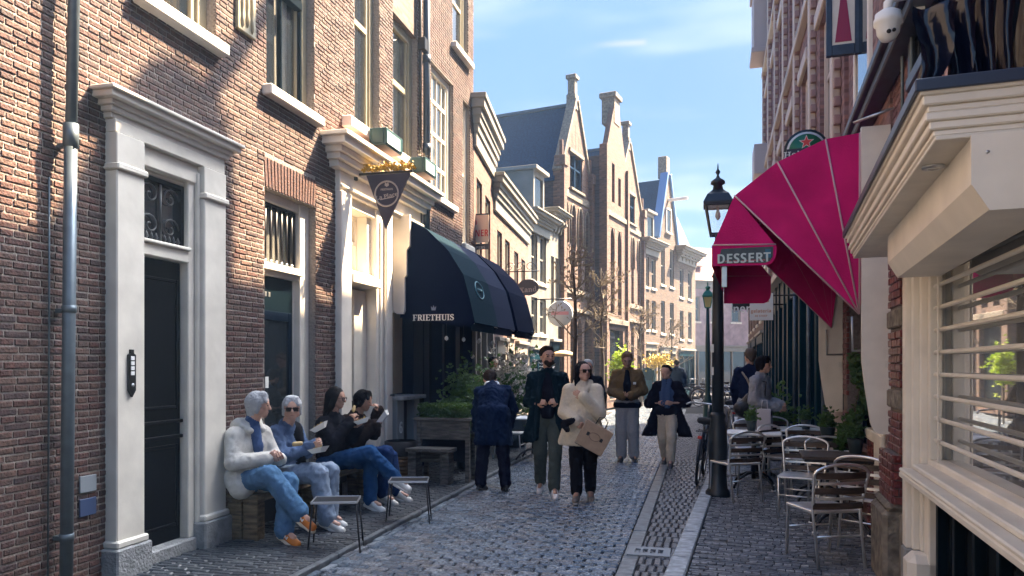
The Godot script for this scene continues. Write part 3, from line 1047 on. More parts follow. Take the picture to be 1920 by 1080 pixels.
func ground() -> void:
	var g := setting("ground")
	part("ground_sheet", bx(Vector3(-150, -0.4, -260), Vector3(150, -0.09, 40), 0.0), mt("far_ground", Color(0.12, 0.13, 0.145), 0.7, brick_tex(), 0.8), g)
	var r := setting("road")
	part("bedding", bx(Vector3(-2.98, -0.08, -60), Vector3(6, -0.022, 6), 0.0), mt("joint_sand", Color(0.014, 0.015, 0.017), 0.95, noise_tex("fine", 0.8, 1.0, 0.05, 4), 3.0), r)
	var setts := [Color(0.213, 0.275, 0.348), Color(0.171, 0.232, 0.305), Color(0.262, 0.323, 0.39), Color(0.244, 0.268, 0.305), Color(0.14, 0.189, 0.25), Color(0.305, 0.354, 0.409)]
	pave(r, "cobble", func(_d): return -2.85, func(_d): return -0.645, 4.2, 30.0, 0.09, 0.172, 0.0135, 0.0, 0.06, setts, 0.05, 0.22, 300, 5.4, false, Transform3D.IDENTITY, 0.8)
	var far_setts := [Color(0.1, 0.115, 0.13), Color(0.08, 0.095, 0.11), Color(0.12, 0.13, 0.145)]
	pave(r, "paver", func(d): return -3.3 + (d - 30.0) * 0.28, func(d): return 2.4 + (d - 30.0) * 0.3, 30.0, 56.0, 0.13, 0.26, 0.012, 0.0, 0.05, far_setts, 0.05, 0.4, 0, 5.0)
	pave(r, "gutter_brick", func(_d): return -2.95, func(_d): return -2.86, 4.0, 30.0, 0.2, 0.09, 0.008, 0.0, 0.06, setts, 0.0, 0.36, 40, 5.0)
	var kb := func(d): return -0.672 + (d - 5.0) * 0.0682 + 0.345
	pave(r, "gutter_brick", func(_d): return -0.5, kb, 4.2, 26.0, 0.2, 0.062, 0.008, -0.004, 0.06, [Color(0.2, 0.2, 0.215), Color(0.17, 0.175, 0.19), Color(0.25, 0.245, 0.25)], 0.0, 0.36, 200, 5.2)
	var d := 3.6
	while d < 28.0:
		var l := RN.randf_range(0.45, 0.6)
		part("strip_stone", bx(Vector3(-0.638, -0.07, -d - l), Vector3(-0.508, -0.001 + RN.randf_range(-0.004, 0.003), -d), 0.006), mt("strip_stone", Color(0.27, 0.31, 0.34), 0.35, noise_tex("tan", 0.5, 1.0, 0.02, 5), 1.5), r)
		d += l + 0.007
	var k := setting("kerb", Vector3(-0.58, 0, -6), RF)
	d = 3.4
	while d < 24.0:
		part("kerb_stone", bx(Vector3(-0.668, -0.08, -d - 0.98), Vector3(-0.51, 0.022 + RN.randf() * 0.006, -d), 0.012), mt("kerb_stone", Color(0.55, 0.6, 0.64), 0.4, noise_tex("tan", 0.5, 1.0, 0.02, 5), 1.5), k)
		d += 0.99
	var w := setting("pavement", Vector3(0.2, 0, -6), RF)
	part("bedding", bx(Vector3(-0.51, -0.09, -27), Vector3(1.3, -0.018, 1), 0.0), MC.joint_sand, w)
	var cl := [Color(0.18, 0.19, 0.21), Color(0.235, 0.24, 0.255), Color(0.135, 0.145, 0.165), Color(0.42, 0.43, 0.44)]
	# bands of long bricks alternate with bands of brick ends
	ends_and_stretchers(w, Transform3D.IDENTITY, cl)
	var lp := setting("footpath", Vector3(-3.6, 0, -6))
	part("bedding", bx(Vector3(-4.6, -0.09, -26), Vector3(-2.98, 0.008, 1), 0.0), MC.joint_sand, lp)
	pave(lp, "clinker", func(_d): return -4.3, func(_d): return -3.02, 4.5, 24.0, 0.06, 0.2, 0.007, 0.03, 0.05, [Color(0.07, 0.085, 0.1), Color(0.05, 0.062, 0.078), Color(0.095, 0.11, 0.125)], 0.0, 0.45, 250, 5.2)
	var kl := setting("kerb_edge", Vector3(-2.99, 0, -6))
	d = 3.8
	while d < 24.0:
		part("kerb_stone", bx(Vector3(-3.015, -0.06, -d - 0.97), Vector3(-2.96, 0.034, -d), 0.008), mt("edge_stone", Color(0.16, 0.18, 0.2), 0.42, noise_tex("tan", 0.5, 1.0, 0.02, 5), 1.5), kl)
		d += 0.98
	# things let into the paving
	var t := thing("drain_grate", "flat steel drain grate with square slots beside the pale kerb", "drain grate", Vector3(-0.41, 0, -6.57))
	var st := sf()
	wall_boxes(st, -0.61, -0.25, 6.42, 6.72, -0.03, 0.006, [[-0.55, -0.505, 6.5, 6.64], [-0.485, -0.44, 6.5, 6.64], [-0.42, -0.375, 6.5, 6.64], [-0.355, -0.31, 6.5, 6.64]])
	st.generate_normals()
	var gp := part("grating", st.commit(), mt("grate_steel", Color(0.25, 0.27, 0.29), 0.4, null, 1.0, null, 0.5), t)
	gp.transform = Transform3D(Basis(Vector3(1, 0, 0), Vector3(0, 0, -1), Vector3(0, 1, 0)), Vector3(0.41, 0.004, 6.57))
	part("pit", bx(Vector3(-0.6, -0.05, -6.71), Vector3(-0.26, -0.03, -6.43), 0.0), MC.black, t)

func ends_and_stretchers(w: Node3D, fr: Transform3D, cl: Array) -> void:
	var ms := []
	for k in 4:
		ms.append(block(0.2, 0.05, 0.05, 0.006, RN, 0.003))
	var out := []
	var d := 4.6
	var row := 0
	while d < 26.0:
		var ends := row % 3 == 2
		var step := 0.066 if ends else 0.207
		var x := -0.5 - RN.randf() * step
		while x < 1.12:
			var a := maxf(x, -0.5)
			var e := minf(x + step - 0.007, 1.12)
			if e - a > 0.02:
				var b := Basis.from_euler(Vector3(RN.randf_range(-0.03, 0.03), RN.randf_range(-0.03, 0.03), RN.randf_range(-0.03, 0.03)))
				var tone := RN.randi() % 3
				if ends and RN.randf() < 0.6:
					tone = 3
				out.append([fr * Transform3D(b, Vector3((a + e) / 2, -0.022 + (0.004 if ends else 0.0) + RN.randf_range(-0.003, 0.003), -d + 0.02 * sin(x * 5.0))), (e - a) / 0.2, tone])
			x += step
		d += 0.058
		row += 1
	lay(w, "clinker", out, ms, cl, Vector3(0, 1.62, 0), 0.42, 300, 5.4)

func shell(house: Node3D, x0: float, x1: float, H: float, depth: float, m: Material, roofm: Material) -> void:
	part("shell", boxes([[Vector3(x0, 0, -depth), Vector3(x1, H, -depth + 0.2)], [Vector3(x0, 0, -depth + 0.2), Vector3(x0 + 0.2, H, -0.32)], [Vector3(x1 - 0.2, 0, -depth + 0.2), Vector3(x1, H, -0.32)]], 0.0), m, house)
	part("roof", bx(Vector3(x0, H, -depth), Vector3(x1, H + 0.2, 0.0), 0.0), roofm, house)

const TONES := [Color(0.117, 0.0552, 0.0424), Color(0.099, 0.0421, 0.0348), Color(0.132, 0.0662, 0.05), Color(0.108, 0.0394, 0.0312), Color(0.0689, 0.0317, 0.0303), Color(0.126, 0.0695, 0.0535)]

func brick_house() -> void:
	var h := thing("brick_house", "brown brick house with dark doors in white surrounds and cream sash windows", "house", Vector3(3, 0, 0), LF)
	var op := [[4.66, 5.98, 0.0, 3.62], [5.0, 5.97, 4.57, 6.7], [6.79, 7.77, 4.48, 6.7], [6.76, 7.8, 0.0, 3.44], [8.28, 11.15, 0.0, 4.3], [8.8, 9.57, 4.73, 7.6], [10.03, 11.0, 4.73, 7.6]]
	var s := sf()
	wall_boxes(s, -2.0, 11.15, -0.1, 7.9, -0.3, -0.007, op)
	part("wall", done(s), MC.mortar, h)
	shell(h, -2.0, 11.15, 7.9, 5.0, MC.room, MC.slate)
	var bo := op.duplicate()
	bo[3] = [6.76, 7.8, 0.0, 3.76]
	brickwork(h, 3.45, 11.15, 0.0, 7.9, 0.0, bo, TONES, Vector3(0, 1.62, 4.3), 300, 0.05, 0.185)
	# the flat arch of upright bricks over the second door
	var ar := []
	for k in 17:
		var x := 6.785 + k * 0.0618
		ar.append([Transform3D(Basis(Vector3(0, 0, 1), PI / 2 - (k - 8) * 0.012), Vector3(x, 3.6 + 0.002 * sin(k * 9.0), -0.014)), 1.48, 3])
	lay(h, "arch_brick", ar, [block(0.21, 0.051, 0.03, 0.005, RN, 0.0015)], TONES, Vector3(0, 1.62, 4.3), 0.85, 17)
	# upper windows
	window(h, 5.0, 5.97, 4.57, 6.7, 0.12, 0.13, MC.cream_paint, MC.glass_mirror, [0.55], 0, 0.1, 2)
	window(h, 6.79, 7.77, 4.48, 6.7, 0.12, 0.13, MC.cream_paint, MC.glass_mirror, [], 0, 0.1, 1)
	var w: Node3D = h.get_child(h.get_child_count() - 1)
	part("sash", boxes([[Vector3(6.9, 4.6, -0.15), Vector3(6.94, 6.6, -0.085)], [Vector3(7.60, 4.6, -0.15), Vector3(7.64, 6.6, -0.085)], [Vector3(6.94, 5.62, -0.15), Vector3(7.6, 5.72, -0.06)], [Vector3(7.22, 4.6, -0.15), Vector3(7.25, 5.6, -0.1)]], 0.004), MC.dark_green, w)
	window(h, 8.8, 9.57, 4.73, 7.6, 0.12, 0.12, MC.cream_paint, MC.glass_mirror, [0.5], 0, 0.0, 3)
	window(h, 10.03, 11.0, 4.73, 6.75, 0.12, 0.13, MC.cream_paint, MC.glass_mirror, [0.55], 0, 0.0, 3)
	part("sill", bx(Vector3(8.45, 4.58, -0.1), Vector3(11.12, 4.72, 0.12), 0.012), MC.white_paint, h)
	part("lintel_panel", bx(Vector3(10.03, 6.751, -0.2), Vector3(11.0, 7.6, -0.02), 0.004), MC.brick_tan, h)
	# carved stone between the windows
	var c := part("carved_stone", bx(Vector3(6.26, 4.84, -0.005), Vector3(6.56, 6.4, 0.03), 0.008), MC.cream_paint, h)
	var fl := sf(true)
	for k in 3:
		lathe(fl, Vector3(6.33 + k * 0.08, 4.9 + 0.03 * (k % 2), 0.03), [Vector2(0.004, -0.03), Vector2(0.02, 0.0), Vector2(0.026, 0.06), Vector2(0.018, 0.1), Vector2(0.024, 0.16), Vector2(0.026, 1.4)], 10)
	part("flute", done(fl), MC.cream_paint, c)
	door_one(h)
	door_two(h)
	shop_door(h)

func door_one(h: Node3D) -> void:
	var wp: Material = MC.white_paint
	var s := sf()
	for x in [[4.66, 4.95], [5.67, 5.98]]:
		box(s, Vector3(x[0], 0.3, -0.25), Vector3(x[1], 3.08, 0.1), 0.01)
		box(s, Vector3(x[0] - 0.015, 3.08, -0.2), Vector3(x[1] + 0.015, 3.13, 0.125), 0.01)
		box(s, Vector3(x[0], 3.13, -0.2), Vector3(x[1], 3.36, 0.1), 0.006)
		box(s, Vector3(x[0] - 0.02, 0.255, -0.2), Vector3(x[1] + 0.02, 0.31, 0.125), 0.012)
	box(s, Vector3(5.56, 0.13, -0.3), Vector3(5.668, 3.3, 0.02), 0.008)
	box(s, Vector3(4.952, 0.13, -0.3), Vector3(4.99, 3.3, -0.1), 0.008)
	box(s, Vector3(5.64, 0.13, 0.02), Vector3(5.668, 3.3, 0.06), 0.008)
	box(s, Vector3(4.952, 3.2, -0.3), Vector3(5.668, 3.36, 0.04), 0.01)
	box(s, Vector3(4.952, 3.16, -0.3), Vector3(5.668, 3.2, -0.02), 0.01)
	var d := part("door_surround", done(s), wp, h)
	part("cornice", cornice(4.64, 6.0, 3.46, 3.66, 0.2, -0.2), wp, d)
	part("frieze", bx(Vector3(4.66, 3.361, -0.2), Vector3(5.98, 3.459, 0.085), 0.006), wp, d)
	each("plinth", [[Vector3(4.62, -0.02, -0.25), Vector3(4.99, 0.254, 0.14)], [Vector3(5.63, -0.02, -0.25), Vector3(6.02, 0.254, 0.14)]], MC.stone, d, 0.012)
	part("step", bx(Vector3(4.99, -0.02, -0.4), Vector3(5.63, 0.13, 0.06), 0.012), MC.stone, d)
	part("transom", boxes([[Vector3(4.99, 2.5, -0.3), Vector3(5.56, 2.6, 0.03)], [Vector3(4.99, 2.6, -0.3), Vector3(5.56, 2.63, 0.055)]], 0.008), wp, d)
	# fanlight with wrought ironwork
	var f := part("fanlight", boxes([[Vector3(4.99, 2.63, -0.080), Vector3(5.03, 3.16, -0.020)], [Vector3(5.52, 2.63, -0.080), Vector3(5.56, 3.16, -0.020)], [Vector3(5.03, 3.12, -0.080), Vector3(5.52, 3.16, -0.020)]], 0.004), MC.door_dark, h)
	part("pane", bx(Vector3(5.03, 2.63, -0.070), Vector3(5.56, 3.12, -0.065), 0.0), MC.glass_dark, f)
	var iw := sf(true)
	tube(iw, [Vector3(5.295, 2.63, -0.045), Vector3(5.295, 3.12, -0.045)], 0.011, 6)
	for sx in [-1.0, 1.0]:
		for y in [2.7, 2.95]:
			var pts := []
			for k in 17:
				var a := k * 0.5
				var rr := 0.11 - 0.0062 * k
				pts.append(Vector3(5.295 + sx * (0.12 + rr * cos(a)), y + 0.07 + rr * sin(a) * 0.9, -0.045))
			tube(iw, pts, 0.007, 5)
		for k in 4:
			lathe(iw, Vector3(5.295 + sx * (0.05 + k * 0.055), 2.67, -0.045), [Vector2(0.001, -0.03), Vector2(0.018, 0), Vector2(0.001, 0.045)], 6)
	part("ironwork", done(iw), mt("iron_grey", Color(0.03, 0.033, 0.038), 0.4), f)
	var dr := part("door", bx(Vector3(4.99, 0.13, -0.160), Vector3(5.56, 2.5, -0.060), 0.006), MC.door_dark, h)
	for pn in [[0.25, 0.95], [1.25, 2.35]]:
		var q := sf()
		for e in [[5.07, 5.1], [5.49, 5.52]]:
			box(q, Vector3(e[0], pn[0], -0.060), Vector3(e[1], pn[1], -0.042), 0.006)
		box(q, Vector3(5.1, pn[0], -0.060), Vector3(5.49, pn[0] + 0.03, -0.042), 0.006)
		box(q, Vector3(5.1, pn[1] - 0.03, -0.060), Vector3(5.49, pn[1], -0.042), 0.006)
		part("panel", done(q), MC.door_dark, dr)
	var cv := sf(true)
	for k in 7:
		for sx in [-1.0, 1.0]:
			lathe(cv, Vector3(5.295 + sx * (0.05 + 0.03 * sin(k * 2.0)), 1.35 + k * 0.14, -0.236), [Vector2(0.002, -0.05), Vector2(0.03, 0.0), Vector2(0.015, 0.03), Vector2(0.024, 0.05), Vector2(0.002, 0.075)], 7)
	part("carving", done(cv), MC.door_dark, dr)
	part("rail", boxes([[Vector3(5.0, 1.0, -0.060), Vector3(5.55, 1.03, -0.020)], [Vector3(5.0, 1.13, -0.060), Vector3(5.55, 1.16, -0.020)]], 0.006), MC.door_dark, dr)
	var b := part("bell_panel", prism_of([4.76, 1.43, 4.795, 1.38, 4.83, 1.43, 4.83, 1.7, 4.81, 1.71, 4.81, 1.74, 4.78, 1.74, 4.78, 1.71, 4.76, 1.7], 0.02, 0.1), MC.black_metal, h)
	for k in 4:
		part("name_plate", bx(Vector3(4.775, 1.545 + k * 0.038, 0.119), Vector3(4.812, 1.574 + k * 0.038, 0.125), 0.002), MC.white, b)
	part("button", tb([Vector3(4.795, 1.47, 0.118), Vector3(4.795, 1.47, 0.126)], 0.014, 10), MC.steel, b)

func prism_of(l: Array, depth: float, z: float) -> ArrayMesh:
	var s := sf()
	prism(s, pv(l), depth, Transform3D(Basis.IDENTITY, Vector3(0, 0, z)))
	return done(s)

func door_two(h: Node3D) -> void:
	var wp: Material = MC.white_paint
	var s := sf()
	box(s, Vector3(6.76, 0.02, -0.32), Vector3(6.86, 3.44, -0.1), 0.008)
	box(s, Vector3(7.6, 0.02, -0.4), Vector3(7.8, 3.44, -0.09), 0.008)
	box(s, Vector3(7.56, 0.02, -0.42), Vector3(7.602, 3.36, -0.16), 0.006)
	box(s, Vector3(6.86, 3.34, -0.32), Vector3(7.6, 3.44, -0.1), 0.008)
	var d := part("door_frame", done(s), wp, h)
	part("transom", boxes([[Vector3(6.86, 2.57, -0.32), Vector3(7.6, 2.62, -0.1)], [Vector3(6.82, 2.62, -0.32), Vector3(7.62, 2.68, -0.05)], [Vector3(6.84, 2.68, -0.3), Vector3(7.61, 2.7, -0.07)]], 0.006), wp, d)
	var f := part("barred_window", boxes([[Vector3(6.86, 2.7, -0.200), Vector3(6.9, 3.34, -0.120)], [Vector3(7.52, 2.7, -0.200), Vector3(7.56, 3.34, -0.120)], [Vector3(6.9, 3.29, -0.200), Vector3(7.52, 3.34, -0.120)]], 0.004), MC.door_dark, h)
	part("pane", bx(Vector3(6.9, 2.7, -0.190), Vector3(7.52, 3.3, -0.184), 0.0), MC.glass_mirror, f)
	part("curtain", drape(6.9, 7.52, 2.7, 3.3, -0.24, 0.015), MC.curtain, f)
	for k in 6:
		part("bar", tb([Vector3(6.95 + k * 0.104, 2.7, -0.120), Vector3(6.95 + k * 0.104, 3.3, -0.120)], 0.0145, 8), MC.black_metal, f)
		part("finial", tb([Vector3(6.95 + k * 0.104, 2.705, -0.120), Vector3(6.95 + k * 0.104, 2.74, -0.120)], [0.025, 0.016], 8), MC.steel, f)
	var dr := part("door", bx(Vector3(6.86, 0.02, -0.260), Vector3(7.56, 2.57, -0.160), 0.006), MC.dark_green, h)
	part("stile", boxes([[Vector3(6.88, 0.1, -0.160), Vector3(6.94, 2.2, -0.135)], [Vector3(7.44, 0.1, -0.160), Vector3(7.5, 2.2, -0.135)], [Vector3(6.94, 2.1, -0.160), Vector3(7.44, 2.2, -0.135)]], 0.004), MC.navy_wood, dr)
	part("pane", bx(Vector3(6.94, 0.7, -0.160), Vector3(7.44, 2.1, -0.152), 0.0), MC.glass_dark, dr)
	part("notice", bx(Vector3(7.0, 1.38, -0.152), Vector3(7.06, 1.5, -0.147), 0.0), MC.paper, dr)
	for k in 3:
		part("number", bx(Vector3(6.93 + k * 0.07, 2.35, -0.160), Vector3(6.965 + k * 0.07, 2.4, -0.152), 0.003), MC.steel, dr)
	part("step", bx(Vector3(6.8, -0.02, -0.45), Vector3(7.66, 0.08, 0.02), 0.012), MC.stone, d)

func shop_door(h: Node3D) -> void:
	var wp: Material = MC.pale_paint
	var s := sf()
	box(s, Vector3(8.28, 0.2, -0.2), Vector3(8.56, 3.75, 0.08), 0.01)
	box(s, Vector3(9.42, 0.05, -0.5), Vector3(9.86, 3.75, 0.02), 0.01)
	box(s, Vector3(9.5, 0.3, 0.02), Vector3(9.56, 3.6, 0.045), 0.01)
	box(s, Vector3(9.66, 0.05, 0.02), Vector3(9.86, 3.75, 0.07), 0.012)
	box(s, Vector3(8.56, 2.66, -0.4), Vector3(9.42, 2.78, 0.1), 0.01)
	box(s, Vector3(8.56, 2.78, -0.3), Vector3(9.42, 2.84, -0.02), 0.01)
	box(s, Vector3(8.56, 3.62, -0.3), Vector3(9.42, 3.75, 0.0), 0.008)
	box(s, Vector3(8.56, 2.84, -0.3), Vector3(8.68, 3.62, -0.08), 0.008)
	box(s, Vector3(9.28, 2.84, -0.3), Vector3(9.42, 3.62, -0.06), 0.008)
	box(s, Vector3(8.28, 3.75, -0.25), Vector3(11.15, 4.0, 0.06), 0.008)
	box(s, Vector3(8.28, 3.79, 0.06), Vector3(11.15, 3.83, 0.09), 0.01)
	box(s, Vector3(9.86, 2.4, -0.25), Vector3(11.15, 3.75, -0.12), 0.006)
	var d := part("shop_surround", done(s), wp, h)
	part("cornice", cornice(8.12, 11.1, 4.0, 4.36, 0.34, -0.25), MC.pale_paint, d)
	part("lead_flashing", bx(Vector3(8.0, 4.361, -0.2), Vector3(11.1, 4.375, 0.33), 0.0), mt("flashing", Color(0.5, 0.32, 0.26), 0.6), d)
	part("plinth", bx(Vector3(8.25, -0.02, -0.2), Vector3(8.6, 0.2, 0.11), 0.01), MC.stone, d)
	var f := part("fanlight", boxes([[Vector3(8.68, 2.84, -0.28), Vector3(8.73, 3.62, -0.2)], [Vector3(9.23, 2.84, -0.28), Vector3(9.28, 3.62, -0.2)], [Vector3(8.73, 2.84, -0.28), Vector3(9.23, 2.9, -0.2)], [Vector3(8.73, 3.22, -0.28), Vector3(9.23, 3.27, -0.2)], [Vector3(8.73, 3.56, -0.28), Vector3(9.23, 3.62, -0.2)]], 0.005), wp, h)
	part("pane", bx(Vector3(8.73, 2.9, -0.26), Vector3(9.23, 3.56, -0.255), 0.0), MC.glass_mirror, f)
	var dr := part("door", bx(Vector3(8.56, 0.05, -0.5), Vector3(9.0, 2.66, -0.44), 0.004), MC.door_dark, h)
	part("upper_panel", bx(Vector3(8.58, 1.75, -0.44), Vector3(8.98, 2.6, -0.43), 0.0), mt("ochre", Color(0.45, 0.3, 0.14), 0.6), dr)
	var op := part("open_door", bx(Vector3(9.02, 0.05, -0.46), Vector3(9.4, 2.62, -0.12), 0.01), MC.white_paint, h)
	part("handle", tb([Vector3(9.02, 1.15, -0.2), Vector3(8.98, 1.15, -0.2), Vector3(8.98, 1.15, -0.12), Vector3(9.0, 1.05, -0.12)], 0.012, 8), MC.black_metal, op)
	part("door_knob", tb([Vector3(9.76, 1.2, 0.07), Vector3(9.76, 1.2, 0.12), Vector3(9.76, 1.2, 0.14)], [0.01, 0.02, 0.012], 10), MC.black_metal, d)
	# small shop window of many panes and its counter
	var tw := mt("tan_frame", Color(0.36, 0.27, 0.17), 0.55, noise_tex("paint", 0.9, 1.0, 0.013, 5), 0.7)
	var w := part("shop_window", boxes([[Vector3(9.86, 1.2, -0.25), Vector3(9.92, 2.4, -0.1)], [Vector3(10.3, 1.2, -0.25), Vector3(10.62, 2.4, -0.1)], [Vector3(9.92, 1.2, -0.25), Vector3(10.3, 1.3, -0.1)], [Vector3(9.92, 2.1, -0.25), Vector3(10.3, 2.4, -0.12)]], 0.006), tw, h)
	part("pane", bx(Vector3(9.92, 1.3, -0.2), Vector3(10.3, 2.1, -0.19), 0.0), MC.glass_dark, w)
	var g := sf()
	for k in 2:
		box(g, Vector3(10.04 + k * 0.125, 1.3, -0.19), Vector3(10.06 + k * 0.125, 2.1, -0.165), 0.003)
	box(g, Vector3(9.92, 1.7, -0.19), Vector3(10.3, 1.725, -0.17), 0.003)
	part("glazing_bar", done(g), mt("bar_grey", Color(0.3, 0.3, 0.3), 0.5), w)
	var ct := part("counter", bx(Vector3(9.86, 1.12, -0.2), Vector3(10.75, 1.18, 0.24), 0.01), MC.stone, h)
	part("panel", boxes([[Vector3(9.9, 0.05, -0.2), Vector3(10.15, 1.12, 0.12)], [Vector3(10.5, 0.05, -0.2), Vector3(10.72, 1.12, 0.14)]], 0.008), mt("counter_grey", Color(0.24, 0.25, 0.25), 0.5), ct)
	part("niche", bx(Vector3(10.15, 0.05, -0.2), Vector3(10.5, 1.12, 0.02), 0.0), MC.black, ct)
	letter("mark", text("6", 0.16, 0.006, false, true), MC.paper, ct, Transform3D(Basis.IDENTITY, Vector3(10.03, 0.72, 0.123)))

func second_brick_house() -> void:
	var h := thing("brick_house", "narrow brick house with white sash windows above the navy chip shop awning", "house", Vector3(11.15, 0, 0), LF)
	var op := [[11.6, 12.75, 4.47, 6.65], [13.3, 13.77, 3.9, 6.6], [12.7, 13.65, 7.4, 9.2], [11.25, 13.9, 0.0, 2.95]]
	var s := sf()
	wall_boxes(s, 11.15, 13.98, 0.0, 9.8, -0.3, -0.007, op)
	part("wall", done(s), MC.mortar, h)
	shell(h, 11.15, 13.98, 9.8, 5.0, MC.room, MC.slate)
	brickwork(h, 11.16, 13.98, 2.97, 9.6, 0.0, op, TONES, Vector3(0, 1.62, 4.3), 0, 0.05, 0.185)
	window(h, 11.6, 12.75, 4.47, 6.65, 0.1, 0.1, MC.white_paint, MC.glass_mirror, [0.5, 0.25, 0.75], 3, 0.08, 3)
	window(h, 13.3, 13.77, 3.9, 6.6, 0.1, 0.08, MC.white_paint, MC.glass_mirror, [0.5], 0, 0.08, 3)
	window(h, 12.7, 13.65, 7.4, 9.2, 0.1, 0.11, MC.cream_paint, MC.glass_mirror, [0.5], 0, 0.1, 3)
	# navy shop front
	var fr := part("shop_front", boxes([[Vector3(11.16, 0.0, -0.25), Vector3(11.42, 2.9, 0.04)], [Vector3(12.0, 0.0, -0.25), Vector3(12.12, 2.9, 0.05)], [Vector3(12.75, 0.0, -0.25), Vector3(13.0, 2.9, 0.04)], [Vector3(13.75, 0.0, -0.25), Vector3(13.96, 2.9, 0.04)], [Vector3(11.42, 0.0, -0.25), Vector3(12.0, 0.75, 0.0)], [Vector3(13.0, 0.0, -0.25), Vector3(13.75, 0.5, 0.0)], [Vector3(11.42, 2.45, -0.25), Vector3(13.75, 2.9, 0.0)]], 0.008), MC.navy_wood, h)
	part("pane", boxes([[Vector3(11.42, 0.75, -0.15), Vector3(12.0, 2.45, -0.14)], [Vector3(12.12, 0.1, -0.15), Vector3(12.75, 2.45, -0.14)], [Vector3(13.0, 0.5, -0.15), Vector3(13.75, 2.45, -0.14)]], 0.0), MC.glass_dark, fr)
	part("sill", bx(Vector3(11.42, 0.75, -0.14), Vector3(12.0, 0.8, 0.06), 0.006), MC.stone, fr)
	part("poster", bx(Vector3(11.62, 1.25, -0.13), Vector3(11.76, 2.25, -0.125), 0.0), MC.paper, fr)
	part("panel", bx(Vector3(10.75, 0.0, -0.25), Vector3(11.16, 2.7, 0.03), 0.008), MC.navy_wood, h)

func far_left_houses() -> void:
	# three and a half houses that bow out from the street and come back
	var b1 := facade(Vector2(-4.297, -13.974), Vector2(-4.65, -16.669))
	house("narrow red brick house with a deep cream cornice and a pale shop front", "house", b1, 6.9, MC.brick_red, [[0.35, 1.05, 3.7, 5.4], [1.5, 2.25, 3.7, 5.3]], [[0.1, 2.6, 0.0, 2.9]], {"cornice": [0.7, 0.27], "front": MC.far_trim})
	var b2 := facade(Vector2(-4.65, -16.669), Vector2(-4.99, -21.74))
	house("low pink brick house with four tall white windows under a long cream gutter", "house", b2, 6.05, MC.brick_pink, [[0.45, 1.05, 3.0, 4.85], [1.45, 2.1, 3.0, 4.8], [2.75, 3.4, 2.95, 4.7], [3.9, 4.55, 2.9, 4.65]], [[0.2, 1.5, 0.0, 2.2], [1.7, 2.6, 0.0, 2.3], [2.9, 4.8, 0.0, 2.2]], {"cornice": [0.55, 0.3], "roof": 2.2, "front": MC.far_trim})
	var b3 := facade(Vector2(-4.99, -21.74), Vector2(-4.743, -23.761))
	house("small grey rendered house with paired white windows and a white roof box", "house", b3, 6.3, mt("render_grey", Color(0.17, 0.16, 0.145), 0.8, noise_tex("blot", 0.78, 1.0, 0.012, 5), 0.6), [[0.3, 0.85, 4.2, 5.7], [1.1, 1.7, 4.2, 5.7], [0.3, 0.85, 2.6, 3.7], [1.1, 1.7, 2.6, 3.7]], [[0.15, 1.8, 0.0, 2.1]], {"cornice": [0.35, 0.4], "dormer": true, "roof": 2.2, "front": MC.teal_wood})
	var b4 := facade(Vector2(-4.743, -23.761), Vector2(-4.608, -24.93))
	house("very narrow cream house with carved brackets under its gutter", "house", b4, 6.7, mt("render_cream", Color(0.2, 0.18, 0.15), 0.8, noise_tex("blot", 0.78, 1.0, 0.012, 5), 0.6), [[0.15, 0.5, 3.2, 5.2], [0.65, 1.02, 3.2, 5.2]], [[0.1, 1.05, 0.0, 2.4]], {"cornice": [0.3, 0.4], "brackets": 4, "roof": 1.6, "front": MC.dark_green})

func facade(p: Vector2, q: Vector2) -> Array:
	var d := (q - p).normalized()
	return [Transform3D(Basis(Vector3(d.x, 0, d.y), Vector3.UP, Vector3(-d.y, 0, d.x)), Vector3(p.x, 0, p.y)), (q - p).length()]

